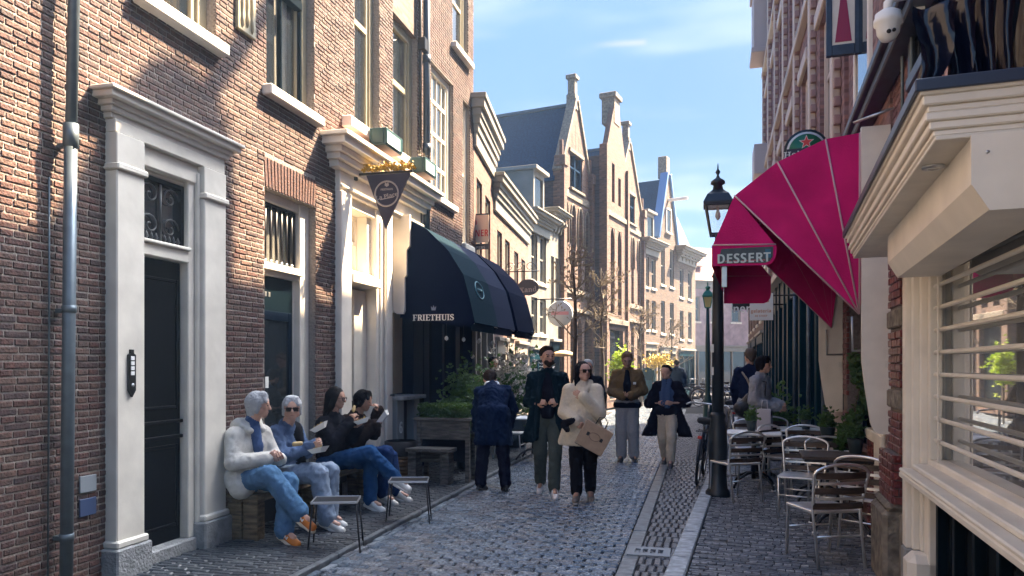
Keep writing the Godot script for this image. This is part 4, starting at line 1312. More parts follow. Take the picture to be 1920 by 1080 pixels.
# a terraced house: wall with openings, framed windows, shop openings, cornice, roof
func house(label: String, cat: String, fc: Array, H: float, wm: Material, wins: Array, shops: Array, o: Dictionary) -> Node3D:
	var L: float = fc[1]
	var h := thing(o.get("name", "terraced_house"), label, cat, V0, fc[0])
	var op := wins.duplicate()
	op.append_array(shops)
	var s := sf()
	wall_boxes(s, 0.0, L, 0.0, H, -0.16, 0.0, op)
	part("wall", done(s), wm, h)
	part("core", bx(Vector3(0, 0, -6.0), Vector3(L, H, -0.161), 0.0), wm, h)
	var fm: Material = o.get("frames", MC.far_trim)
	for w in wins:
		window(h, w[0], w[1], w[2], w[3], 0.07, o.get("fw", 0.08), fm, MC.glass_dark, w[4] if w.size() > 4 else [0.5], o.get("bars", 0), 0.05)
		if RN.randf() < 0.55:
			var wn: Node3D = h.get_child(h.get_child_count() - 1)
			var dp: float = RN.randf_range(0.25, 0.6) * (w[3] - w[2])
			part("blind", bx(Vector3(w[0] + 0.09, w[3] - dp, -0.104), Vector3(w[1] - 0.09, w[3] - 0.08, -0.1), 0.0), mt("blind", Color(0.2, 0.2, 0.19), 0.8), wn)
	for w in shops:
		var f := sf()
		box(f, Vector3(w[0], w[2], -0.15), Vector3(w[0] + 0.1, w[3], 0.03), 0.01)
		box(f, Vector3(w[1] - 0.1, w[2], -0.15), Vector3(w[1], w[3], 0.03), 0.01)
		box(f, Vector3(w[0] + 0.1, w[3] - 0.3, -0.15), Vector3(w[1] - 0.1, w[3], 0.05), 0.01)
		box(f, Vector3(w[0] + 0.1, w[2], -0.15), Vector3(w[1] - 0.1, w[2] + 0.35, 0.0), 0.01)
		var n := int((w[1] - w[0]) / 1.15)
		for k in n:
			var x := lerpf(w[0], w[1], (k + 1.0) / (n + 1))
			box(f, Vector3(x - 0.035, w[2] + 0.35, -0.14), Vector3(x + 0.035, w[3] - 0.3, 0.0), 0.006)
		var sfm := part("shop_front", done(f), o.get("front", MC.far_trim), h)
		part("pane", bx(Vector3(w[0] + 0.1, w[2] + 0.3, -0.12), Vector3(w[1] - 0.1, w[3] - 0.3, -0.11), 0.0), MC.glass_dark, sfm)
		part("sill_board", bx(Vector3(w[0], w[3], 0.001), Vector3(w[1], w[3] + 0.09, 0.12), 0.01), MC.far_trim, sfm)
	if o.has("cornice"):
		var c: Array = o.cornice
		part("frieze", bx(Vector3(0.0, H - c[0] - 0.28, 0.002), Vector3(L, H - c[0], 0.06), 0.008), MC.far_trim, h)
		part("cornice", cornice(0.0, L, H - c[0], H, c[1], -0.1), MC.far_trim, h)
	for k in o.get("brackets", 0):
		var x := lerpf(0.1, L - 0.1, k / (o.brackets - 1.0))
		part("bracket", prism_at(x), MC.far_trim, h).position += Vector3(0, H - 0.7, 0)
	if o.has("roof"):
		var R: float = o.roof
		var t := sf()
		prism(t, pv([0.1, H, -3.0, H + R, -6.0, H]), L, Transform3D(Basis(Vector3(0, 0, 1), Vector3.UP, Vector3(1, 0, 0)), V0))
		part("roof", done(t), MC.slate, h)
	if o.has("dormer"):
		var dm := part("dormer", boxes([[Vector3(0.5, H, -1.2), Vector3(0.62, H + 1.3, 0.0)], [Vector3(1.4, H, -1.2), Vector3(1.52, H + 1.3, 0.0)], [Vector3(0.62, H, -0.1), Vector3(1.4, H + 0.12, 0.0)], [Vector3(0.62, H + 1.15, -0.1), Vector3(1.4, H + 1.3, 0.0)]], 0.006), MC.far_trim, h)
		part("pane", bx(Vector3(0.62, H + 0.12, -0.06), Vector3(1.4, H + 1.15, -0.05), 0.0), MC.glass_dark, dm)
		part("cap", bx(Vector3(0.38, H + 1.3, -2.0), Vector3(1.64, H + 1.42, 0.14), 0.01), MC.far_trim, dm)
		each("cheek", [[Vector3(0.5, H, -2.2), Vector3(0.56, H + 1.3, -1.2)], [Vector3(1.46, H, -2.2), Vector3(1.52, H + 1.3, -1.2)]], MC.slate, dm, 0.0)
	return h

func prism_at(x: float) -> ArrayMesh:
	var s := sf()
	prism(s, pv([0.0, 0.0, 0.08, 0.02, 0.12, 0.2, 0.28, 0.28, 0.28, 0.36, 0.0, 0.36]), 0.12, Transform3D(Basis(Vector3(0, 0, 1), Vector3.UP, Vector3(1, 0, 0)), Vector3(x - 0.06, 0, 0.0)))
	return done(s)

func lancet(s: SurfaceTool, x0: float, x1: float, ys: float, y1: float, z0: float, z1: float) -> void:   # fills the corners above a pointed arch
	var m := (x0 + x1) / 2.0
	for sd in [-1.0, 1.0]:
		var e: float = x0 if sd < 0 else x1
		var l := PackedVector2Array([Vector2(e, ys), Vector2(e, y1 + 0.02), Vector2(m, y1 + 0.02)])
		for k in 6:
			var t := k / 6.0
			l.append(Vector2(lerpf(m, e, 1.0 - cos(t * PI / 2)) if false else m + (e - m) * sin(t * PI / 2), lerpf(y1, ys, 1.0 - cos(t * PI / 2))))
		prism(s, l, z1 - z0, Transform3D(Basis.IDENTITY, Vector3(0, 0, z0)))

func gothic_house() -> void:
	var fc := facade(Vector2(-4.608, -24.93), Vector2(-2.588, -34.927))
	var h := thing("gothic_house", "tall neo gothic brick house with two pointed gables and chimneys", "house", V0, fc[0])
	var bm: Material = MC.brick_gothic
	var spec := [[0.0, 3.1, 11.05], [5.96, 10.2, 11.3]]
	for g in spec:
		var x0: float = g[0]
		var x1: float = g[1]
		var L := x1 - x0
		var op := []
		for k in 4:
			var c := x0 + L * (0.16 + k * 0.23)
			op.append([c - 0.2, c + 0.2, 4.35, 7.25])
			op.append([c - 0.24, c + 0.24, 0.3, 3.3])
		var wx := [x0 + L * 0.3, x0 + L * 0.7]
		op.append([wx[0], wx[1], 7.85, 9.1])
		var s := sf()
		wall_boxes(s, x0, x1, 0.0, 8.3, -0.25, 0.0, op)
		for k in 8:
			lancet(s, op[k][0], op[k][1], op[k][3] - 0.45, op[k][3], -0.25, -0.01)
		var m := (x0 + x1) / 2.0
		var top: float = g[2]
		# the gable, on either side of the big window and above it
		prism(s, pv([x0, 8.3, wx[0], 8.3, wx[0], 9.1, wx[1], 9.1, wx[1], 8.3, x1, 8.3, m + 0.12, top, m - 0.12, top]), 0.25, Transform3D(Basis.IDENTITY, Vector3(0, 0, -0.25)))
		part("gable_wall", done(s), bm, h)
		part("core", bx(Vector3(x0, 0, -9.0), Vector3(x1, 8.0, -0.26), 0.0), MC.brick_dark, h)
		part("glazing", boxes([[Vector3(x0 + 0.05, 0.2, -0.2), Vector3(x1 - 0.05, 7.5, -0.19)], [Vector3(wx[0], 7.8, -0.16), Vector3(wx[1], 9.1, -0.15)]], 0.0), MC.glass_dark, h)
		for k in 8:
			var a: Array = op[k]
			part("window", boxes([[Vector3(a[0], lerpf(a[2], a[3], 0.5), -0.18), Vector3(a[1], lerpf(a[2], a[3], 0.5) + 0.06, -0.12)], [Vector3((a[0] + a[1]) / 2 - 0.025, a[2], -0.18), Vector3((a[0] + a[1]) / 2 + 0.025, a[3] - 0.1, -0.13)]], 0.0), MC.tan_stone if k % 2 else MC.cream_paint, h)
			if k % 2 == 0:
				part("arch_moulding", arch_ring(a[0], a[1], a[3] - 0.45, a[3]), MC.tan_stone, h)
		var gw := part("window", boxes([[Vector3(wx[0], 7.85, -0.15), Vector3(wx[0] + 0.07, 9.1, -0.05)], [Vector3(wx[1] - 0.07, 7.85, -0.15), Vector3(wx[1], 9.1, -0.05)], [Vector3(m - 0.04, 7.85, -0.15), Vector3(m + 0.04, 9.1, -0.05)], [Vector3(wx[0], 8.6, -0.14), Vector3(wx[1], 8.66, -0.06)]], 0.0), MC.slate, h)
		part("sill", bx(Vector3(wx[0] - 0.1, 7.76, -0.1), Vector3(wx[1] + 0.1, 7.85, 0.12), 0.01), MC.tan_stone, gw)
		part("lintel", bx(Vector3(wx[0] - 0.1, 9.1, -0.02), Vector3(wx[1] + 0.1, 9.24, 0.06), 0.01), MC.tan_stone, gw)
		# blind tracery above the window: three tall recesses
		for k in 3:
			var c := m + (k - 1) * L * 0.11
			var hh: float = 9.3 + (0.95 if k == 1 else 0.5)
			part("blind_arch", bx(Vector3(c - 0.09, 9.28, -0.02), Vector3(c + 0.09, hh, 0.004), 0.0), MC.brick_red, h)
		each("string_course", [[Vector3(x0, 7.46, -0.02), Vector3(x1, 7.72, 0.05)], [Vector3(x0, 4.12, -0.02), Vector3(x1, 4.3, 0.1)], [Vector3(x0, 3.5, -0.02), Vector3(x1, 3.62, 0.14)]], MC.tan_stone, h, 0.01)
		# raking coping, finial chimney
		var cp := sf()
		for sd in [-1.0, 1.0]:
			bar(cp, Vector3(m + sd * (L / 2 + 0.02), 8.25, -0.1), Vector3(m + sd * 0.1, top + 0.06, -0.1), 0.12, 0.34, 0.01, Vector3(0, 0, 1))
		part("coping", done(cp), MC.tan_stone, h)
		part("chimney", boxes([[Vector3(m - 0.17, top - 0.3, -0.32), Vector3(m + 0.17, top + 0.25, 0.03)], [Vector3(m - 0.13, top + 0.25, -0.28), Vector3(m + 0.13, top + 0.8, -0.01)], [Vector3(m - 0.19, top + 0.8, -0.34), Vector3(m + 0.19, top + 0.95, 0.05)]], 0.015), MC.tan_stone, h)
		var rf := sf()
		prism(rf, pv([x0 - 0.1, 7.9, x1 + 0.1, 7.9, m, top - 0.12]), 15.5, Transform3D(Basis.IDENTITY, Vector3(0, 0, -15.7)))
		var ro := part("roof", done(rf), MC.slate, h)
		part("ridge", bx(Vector3(m - 0.08, top - 0.14, -15.7), Vector3(m + 0.08, top - 0.04, -0.26), 0.0), MC.lead, ro)
		for bxx in [x0 + 0.12, x1 - 0.12]:
			part("buttress", boxes([[Vector3(bxx - 0.14, 0, -0.1), Vector3(bxx + 0.14, 8.4, 0.16)], [Vector3(bxx - 0.18, 8.4, -0.2), Vector3(bxx + 0.18, 8.75, 0.2)], [Vector3(bxx - 0.05, 8.75, -0.06), Vector3(bxx + 0.05, 9.3, 0.06)]], 0.012), MC.brick_gothic, h)
	# the narrow middle house stands forward
	var t := sf()
	var z := 0.55
	var ops := [[3.95, 4.3, 7.9, 9.7], [4.75, 5.1, 7.9, 9.0], [3.8, 4.3, 3.6, 6.9], [4.7, 5.2, 3.6, 6.9], [3.7, 5.4, 0.3, 3.0]]
	wall_boxes(t, 3.14, 5.92, 0.0, 9.4, z - 0.2, z, ops)
	for k in [2, 3]:
		lancet(t, ops[k][0], ops[k][1], 6.3, 6.9, z - 0.2, z - 0.01)
	prism(t, pv([3.14, 9.4, 5.92, 9.4, 4.9, 11.6, 4.2, 11.6]), 0.2, Transform3D(Basis.IDENTITY, Vector3(0, 0, z - 0.2)))
	part("tower_wall", done(t), bm, h)
	part("core", bx(Vector3(3.14, 0, -8.0), Vector3(5.92, 9.5, z - 0.21), 0.0), MC.brick_dark, h)
	part("glazing", bx(Vector3(3.3, 0.3, z - 0.18), Vector3(5.7, 9.5, z - 0.17), 0.0), MC.glass_dark, h)
	part("chimney", boxes([[Vector3(4.2, 11.0, z - 0.5), Vector3(4.9, 12.0, z + 0.02)], [Vector3(4.12, 12.0, z - 0.58), Vector3(4.98, 12.2, z + 0.1)]], 0.02), MC.tan_stone, h)
	part("corner_pier", boxes([[Vector3(3.06, 0, z - 0.2), Vector3(3.3, 9.9, z + 0.1)], [Vector3(5.76, 0, z - 0.2), Vector3(6.0, 9.5, z + 0.1)]], 0.01), bm, h)
	each("string_course", [[Vector3(3.3, 7.3, z), Vector3(5.76, 7.5, z + 0.06)], [Vector3(3.3, 3.2, z), Vector3(5.76, 3.4, z + 0.12)]], MC.tan_stone, h, 0.01)

func arch_ring(x0: float, x1: float, ys: float, y1: float) -> ArrayMesh:
	var s := sf(true)
	var m := (x0 + x1) / 2.0
	for sd in [-1.0, 1.0]:
		var e: float = (x0 if sd < 0 else x1) + sd * 0.03
		var pts := []
		for k in 7:
			var t := k / 6.0
			pts.append(Vector3(m + (e - m) * sin(t * PI / 2), lerpf(y1 + 0.05, ys, 1.0 - cos(t * PI / 2)), 0.02))
		pts.append(Vector3(e, ys - 0.9, 0.02))
		tube(s, pts, 0.035, 6)
	return done(s)

func end_of_street() -> void:
	var d1 := facade(Vector2(-2.588, -34.927), Vector2(-1.981, -36.937))
	house("small house with a white cornice and a dormer beside the gothic gable", "house", d1, 7.5, MC.brick_brown, [[0.3, 0.85, 5.3, 6.7], [1.2, 1.75, 5.3, 6.7], [0.3, 0.85, 3.3, 4.7], [1.2, 1.75, 3.3, 4.7]], [[0.2, 1.9, 0.0, 2.6]], {"cornice": [0.4, 0.5], "dormer": true, "roof": 2.4})
	var d2 := facade(Vector2(-1.981, -36.937), Vector2(-1.154, -39.672))
	var L: float = d2[1]
	var wins := [[0.4, 0.95, 5.6, 7.5], [1.7, 2.3, 5.6, 7.5], [0.4, 0.95, 3.2, 4.8], [1.7, 2.3, 3.2, 4.8]]
	var h := house("brown brick house with a spout gable, hoisting beam and chimney on top", "house", d2, 7.9, MC.brick_brown, wins, [[0.2, 2.6, 0.0, 2.5]], {"name": "gabled_house"})
	var s := sf()
	prism(s, pv([0.0, 7.9, L, 7.9, L * 0.5 + 0.2, 11.2, L * 0.5 - 0.2, 11.2]), 0.25, Transform3D(Basis.IDENTITY, Vector3(0, 0, -0.25)))
	part("gable", done(s), MC.brick_brown, h)
	var w := part("window", boxes([[Vector3(1.05, 8.3, 0.002), Vector3(1.12, 9.5, 0.05)], [Vector3(1.75, 8.3, 0.002), Vector3(1.82, 9.5, 0.05)], [Vector3(1.12, 9.43, 0.002), Vector3(1.75, 9.5, 0.05)], [Vector3(1.0, 8.22, 0.002), Vector3(1.87, 8.3, 0.1)]], 0.0), MC.white_paint, h)
	part("pane", bx(Vector3(1.12, 8.3, 0.003), Vector3(1.75, 9.43, 0.012), 0.0), MC.glass_dark, w)
	var c := sf()
	for sd in [-1.0, 1.0]:
		bar(c, Vector3(L / 2 + sd * (L / 2 + 0.05), 7.85, -0.1), Vector3(L / 2 + sd * 0.2, 11.25, -0.1), 0.16, 0.4, 0.01, Vector3(0, 0, 1))
	part("coping", done(c), mt("coping_blue", Color(0.1, 0.2, 0.4), 0.5), h)
	part("chimney", bx(Vector3(L / 2 - 0.25, 11.0, -0.45), Vector3(L / 2 + 0.25, 12.1, 0.0), 0.02), MC.tan_stone, h)
	part("hoisting_beam", bx(Vector3(L / 2 - 0.06, 9.85, 0.0), Vector3(L / 2 + 0.06, 9.98, 1.0), 0.01), MC.white_paint, h)
	var r := sf()
	prism(r, pv([-0.1, 7.8, L + 0.1, 7.8, L / 2, 11.0]), 8.0, Transform3D(Basis.IDENTITY, Vector3(0, 0, -8.2)))
	part("roof", done(r), MC.slate, h)
	var d3 := facade(Vector2(-1.154, -39.672), Vector2(-0.261, -42.63))
	var h3 := house("light brick house with a bracketed white cornice and a grey mansard roof", "house", d3, 7.8, MC.brick_tan, [[0.4, 1.0, 5.2, 6.7], [1.8, 2.4, 5.2, 6.7], [0.4, 1.0, 3.0, 4.5], [1.8, 2.4, 3.0, 4.5]], [[0.2, 2.9, 0.0, 2.4]], {"cornice": [0.5, 0.6], "brackets": 6, "front": MC.teal_wood})
	var ms := sf()
	prism(ms, pv([-0.1, 7.8, -1.0, 9.9, -5.0, 9.9, -6.0, 7.8]), 3.0, Transform3D(Basis(Vector3(0, 0, 1), Vector3.UP, Vector3(1, 0, 0)), V0))
	part("mansard_roof", done(ms), mt("slate_grey", Color(0.16, 0.19, 0.24), 0.7, noise_tex("slates", 0.6, 1.0, 0.04, 3), 1.0), h3)
	var pk := mt("render_pink", Color(0.4, 0.3, 0.32), 0.8, noise_tex("blot", 0.78, 1.0, 0.012, 5), 0.5)
	var f1 := facade(Vector2(-2.3, -47.4), Vector2(3.6, -51.1))
	var h4 := house("pale pink house with a red tiled roof closing the view down the street", "house", f1, 7.0, pk, [[2.0, 2.7, 4.4, 6.0], [3.5, 4.2, 4.4, 6.0], [5.0, 5.7, 4.4, 6.0]], [[1.6, 3.6, 0.0, 2.8], [4.0, 6.2, 0.0, 2.8]], {"cornice": [0.25, 0.3]})
	var rr := sf()
	prism(rr, pv([0.2, 7.0, -3.0, 9.6, -6.2, 7.0]), 7.0, Transform3D(Basis(Vector3(0, 0, 1), Vector3.UP, Vector3(1, 0, 0)), V0))
	part("tiled_roof", done(rr), MC.red_tile, h4)
	part("skylight", bx(Vector3(2.0, 8.0, -1.3), Vector3(3.4, 8.06, -0.6), 0.0), MC.white_paint, h4).rotation.x = 0.0
	var f2 := facade(Vector2(3.6, -51.1), Vector2(9.5, -53.0))
	house("white rendered house with red window surrounds at the far end", "house", f2, 8.6, mt("render_white", Color(0.42, 0.39, 0.4), 0.8, noise_tex("blot", 0.78, 1.0, 0.012, 5), 0.5), [[0.6, 1.3, 4.4, 6.2], [2.2, 2.9, 4.4, 6.2], [3.9, 4.6, 4.4, 6.2]], [[0.3, 2.6, 0.0, 2.8], [3.0, 5.6, 0.0, 2.8]], {"cornice": [0.3, 0.35], "frames": MC.red_tile, "roof": 2.0})

# ---------------------------------------------------------------- right side, in the axes of the right-hand kerb: -x is towards the street
const REDS := [Color(0.25, 0.045, 0.04), Color(0.2, 0.035, 0.035), Color(0.29, 0.06, 0.05), Color(0.17, 0.035, 0.04)]
var FACE := Basis(Vector3(0, 0, 1), Vector3.UP, Vector3(-1, 0, 0))

func B3(a: float, b: float, c: float, d: float, e: float, f: float) -> Array:
	return [Vector3(a, b, c), Vector3(d, e, f)]

func right_cafe() -> void:
	var h := thing("corner_cafe", "cafe front with white canopy, slatted shutter and red brick pier on stone plinth", "cafe", Vector3(1.1, 0, -4), RF)
	var wp: Material = MC.pale_paint
	# body of the house, set back behind window and canopy
	part("wall", boxes([B3(1.3, 0, -7.09, 1.5, 0.3, 3.0), B3(1.12, 2.45, -7.09, 1.5, 5.9, 3.0), B3(1.3, 0.3, -7.09, 1.5, 2.45, -6.0), B3(1.3, 0.3, -1.0, 1.5, 2.45, 3.0), B3(1.12, 0.0, -7.09, 1.3, 2.45, -6.0)], 0.0), MC.brick_rose, h)
	part("shell", boxes([B3(4.8, 0, -7.09, 5.0, 5.9, 3.0), B3(1.5, 0, -7.09, 4.8, 5.9, -6.9), B3(1.5, 0, 2.8, 4.8, 5.9, 3.0), B3(1.12, 5.9, -7.09, 5.0, 6.1, 3.0)], 0.0), MC.room, h)
	# pier of glazed red brick with stone bands
	var pier := part("pier_core", boxes([B3(1.005, 0.62, -6.44, 1.2, 2.6, -5.955)], 0.0), MC.mortar_dark, h)
	var bands := [[-9.0, 9.0, 1.3, 1.44], [-9.0, 9.0, 1.9, 2.04]]
	brickwork(h, -6.45, -5.95, 0.98, 2.6, 0.0, bands, REDS, Vector3(0, 1.62, 0), 150, 0.06, 0.2, FACE, Vector3(0.985, 0, 0), 0.3)
	brickwork(h, 1.0, 1.12, 0.98, 2.6, 0.0, bands, REDS, Vector3(0, 1.62, 0), 60, 0.06, 0.2, Basis.IDENTITY, Vector3(0, 0, -5.945), 0.3)
	brickwork(h, -6.52, -5.95, 0.62, 0.98, 0.0, [], REDS, Vector3(0, 1.62, 0), 60, 0.06, 0.2, FACE, Vector3(0.93, 0, 0), 0.3)
	brickwork(h, 0.945, 1.12, 0.62, 0.98, 0.0, [], REDS, Vector3(0, 1.62, 0), 30, 0.06, 0.2, Basis.IDENTITY, Vector3(0, 0, -5.94), 0.3)
	part("pier_core", bx(Vector3(0.95, 0.6, -6.5), Vector3(1.2, 0.97, -5.96), 0.0), MC.mortar_dark, h)
	for b in bands:
		part("stone_band", bx(Vector3(0.975, b[2], -6.46), Vector3(1.2, b[3] - 0.004, -5.935), 0.012), MC.tan_stone, h)
	part("plinth", boxes([B3(0.88, -0.02, -6.6, 1.2, 0.56, -5.98), B3(0.9, 0.56, -6.57, 1.2, 0.62, -5.97), B3(0.98, -0.02, -5.97, 1.2, 0.58, -5.86)], 0.03), MC.tan_stone, h)
	# white post and window frame
	part("post", boxes([B3(0.985, 0.36, -5.86, 1.1, 2.46, -5.74), B3(1.02, 0.36, -5.74, 1.12, 2.46, -5.69), B3(1.06, 0.36, -5.69, 1.2, 2.46, -5.64)], 0.008), wp, h)
	part("post_foot", boxes([B3(0.975, -0.02, -5.86, 1.15, 0.36, -5.73)], 0.01), MC.stone, h)
	part("skirting", bx(Vector3(0.96, 0.04, -5.73), Vector3(1.2, 0.36, -5.5), 0.05), wp, h)
	var wg := mt("window_glass", Color(0.5, 0.53, 0.56), 0.02)
	wg.metallic_specular = 1.0
	wg.metallic = 0.7
	var w := part("shop_window", boxes([B3(1.1, 0.95, -5.64, 1.2, 2.46, -5.56), B3(1.12, 2.3, -5.56, 1.26, 2.46, -1.2), B3(1.1, 0.93, -5.56, 1.22, 1.0, -1.2), B3(1.08, 0.0, -5.64, 1.22, 0.88, -5.5)], 0.008), wp, h)
	part("pane", bx(Vector3(1.19, 1.0, -5.56), Vector3(1.198, 2.3, -1.2), 0.0), MC.window_glass, w)
	part("room", boxes([B3(2.6, 0.0, -5.6, 2.7, 2.45, -1.0), B3(1.3, -0.02, -5.6, 2.6, 0.0, -1.0)], 0.0), MC.room, h)
	for k in 10:
		var y := 1.13 + k * 0.1435
		var slat := sf()
		box(slat, Vector3(1.108, y - 0.0135, -5.56), Vector3(1.13, y + 0.0135, -1.6), 0.008)
		part("shutter_slat", done(slat), MC.white_paint, h)
	part("shutter_guide", boxes([B3(1.09, 1.0, -5.56, 1.16, 2.4, -5.5), B3(1.095, 1.0, -5.34, 1.102, 2.4, -5.31)], 0.004), MC.white_paint, h)
	part("window_sill", boxes([B3(0.93, 0.9, -5.66, 1.24, 0.925, -1.2), B3(0.93, 0.86, -5.66, 0.955, 0.9, -1.2), B3(1.0, 0.925, -5.6, 1.24, 0.96, -1.2)], 0.008), MC.white_paint, h)
	var lg := part("low_glazing", bx(Vector3(1.16, 0.05, -5.5), Vector3(1.17, 0.86, -1.2), 0.0), MC.glass_dark, h)
	for k in 8:
		part("post", bx(Vector3(1.1, 0.0, -5.4 + k * 0.42), Vector3(1.159, 0.86, -5.34 + k * 0.42), 0.006), MC.dark_green, lg)
	canopy(h)
	# wall above the canopy: brick, stone, ledges
	brickwork(h, -7.05, -3.0, 2.75, 6.2, 0.0, [[-6.1, -4.6, 3.3, 6.3]], [Color(0.36, 0.19, 0.19), Color(0.3, 0.15, 0.16), Color(0.42, 0.24, 0.23)], Vector3(0, 1.62, 0), 60, 0.06, 0.2, FACE, Vector3(1.11, 0, 0))
	var up := part("upper_window", boxes([B3(1.06, 3.3, -6.1, 1.14, 6.3, -6.0), B3(1.06, 3.3, -4.7, 1.14, 6.3, -4.6), B3(1.06, 3.3, -6.0, 1.14, 3.45, -4.7)], 0.01), MC.lead, h)
	part("pane", bx(Vector3(1.09, 3.45, -6.0), Vector3(1.1, 6.3, -4.7), 0.0), MC.glass_dark, up)
	part("ledge", boxes([B3(0.84, 3.22, -4.9, 1.1, 3.3, 1.0), B3(0.9, 3.15, -4.9, 1.1, 3.22, 1.0)], 0.01), MC.lead, h)
	for k in 26:
		part("dentil", bx(Vector3(0.93, 3.05, -4.85 + k * 0.12), Vector3(1.09, 3.15, -4.79 + k * 0.12), 0.006), mt("rose_stone", Color(0.45, 0.3, 0.32), 0.8), h)
	part("gutter", boxes([B3(0.9, 4.05, -9.6, 1.1, 4.13, -5.2), B3(0.95, 3.96, -9.6, 1.1, 4.05, -5.2)], 0.012), MC.lead, h)
	for z in [-6.3, -5.95]:
		part("conduit", tb([Vector3(1.06, 2.6, z), Vector3(1.06, 5.6, z)], 0.014, 6), MC.zinc, h)
	# balcony on the canopy, hung with shiny black cloth
	for k in 5:
		part("cloth", gloss_drape(0.59 + k * 0.1, 0.06 + k * 0.16, k), mt("gloss_black", Color(0.006, 0.008, 0.02), 0.2), h)

func gloss_drape(x: float, hgt: float, k: int) -> ArrayMesh:
	var s := sf(true)
	var n := 9
	var rows := 12
	for i in n:
		for j in rows:
			var p := []
			for q in [[0, 0], [1, 0], [1, 1], [0, 1]]:
				var u: float = float(i + q[0]) / n
				var v: float = float(j + q[1]) / rows
				var wd := lerpf(0.035, 0.075, v)
				var y := 2.64 + v * (hgt + 0.25)
				p.append(Vector3(x + (u - 0.5) * wd * 2.0 + 0.02 * sin(v * 5.0 + k) + (v * 0.06), y, -3.1 - 0.05 * k + 0.03 * sin(u * 6.5 + v * 3.0 + k) + 0.006 * sin(v * 27.0 + u * 4.0 + k * 2.0)))
			quad(s, p[0], p[1], p[2], p[3], p[0] + Vector3(0, 0, -1))
			quad(s, p[0] - Vector3(0, 0, 0.006), p[1] - Vector3(0, 0, 0.006), p[2] - Vector3(0, 0, 0.006), p[3] - Vector3(0, 0, 0.006), p[0] + Vector3(0, 0, 1))
	return done(s)

func canopy(h: Node3D) -> void:
	var wp: Material = MC.pale_paint
	# built along its own edge, which runs a little outwards
	var fr := Transform3D(Basis(Vector3.UP, -deg_to_rad(1.65)), Vector3(0.56, 0, -3.0))
	var L := 3.25
	var s := sf()
	var steps := [[0.0, 2.59, 2.622], [0.012, 2.555, 2.59], [0.03, 2.53, 2.555], [0.022, 2.5, 2.53], [0.036, 2.47, 2.5], [0.05, 2.447, 2.47]]
	for st in steps:
		box(s, Vector3(st[0], st[1], -L + st[0]), Vector3(0.56, st[2] - 0.0005, -st[0] * 0.8), 0.005)
	var c := part("canopy", done(s), wp, h)
	c.transform = Transform3D(fr.basis, fr.origin - ORG[h])
	part("soffit", bx(Vector3(0.055, 2.43, -L + 0.06), Vector3(0.56, 2.4465, -0.03), 0.003), MC.white_paint, c)
	part("lead_edge", boxes([B3(-0.012, 2.622, -L - 0.01, 0.56, 2.645, 0.012), B3(-0.016, 2.6, -L - 0.01, -0.002, 2.645, 0.014), B3(-0.016, 2.6, 0.001, 0.56, 2.645, 0.015)], 0.004), mt("lead_dark", Color(0.03, 0.045, 0.08), 0.4), c)
	var dl := sf(true)
	lathe(dl, Vector3(0.115, 2.418, -0.42), [Vector2(0.03, 0.0), Vector2(0.042, 0.002), Vector2(0.042, 0.014)], 18)
	var d := part("downlight", done(dl), MC.steel, c)
	part("lens", tb([Vector3(0.115, 2.4185, -0.42), Vector3(0.115, 2.4165, -0.42)], 0.02, 12), mt("downlight_lens", Color(0.5, 0.5, 0.5), 0.2), d)
	# octagonal shutter box under it
	var bxs := sf()
	prism(bxs, pv([0.17, 2.43, 0.17, 2.265, 0.225, 2.17, 0.46, 2.17, 0.5, 2.2, 0.5, 2.43]), 2.2, Transform3D(Basis.IDENTITY, Vector3(0, 0, -2.22)))
	part("shutter_box", done(bxs), wp, c)
	var cv := sf()
	prism(cv, pv([0.165, 2.435, 0.165, 2.262, 0.222, 2.165, 0.46, 2.165, 0.505, 2.2, 0.505, 2.435]), 0.012, Transform3D(Basis.IDENTITY, Vector3(0, 0, -0.03)))
	var e := part("box_end", done(cv), wp, c)
	part("screw", tb([Vector3(0.215, 2.37, -0.018), Vector3(0.215, 2.37, -0.014)], 0.006, 8), MC.steel, e)

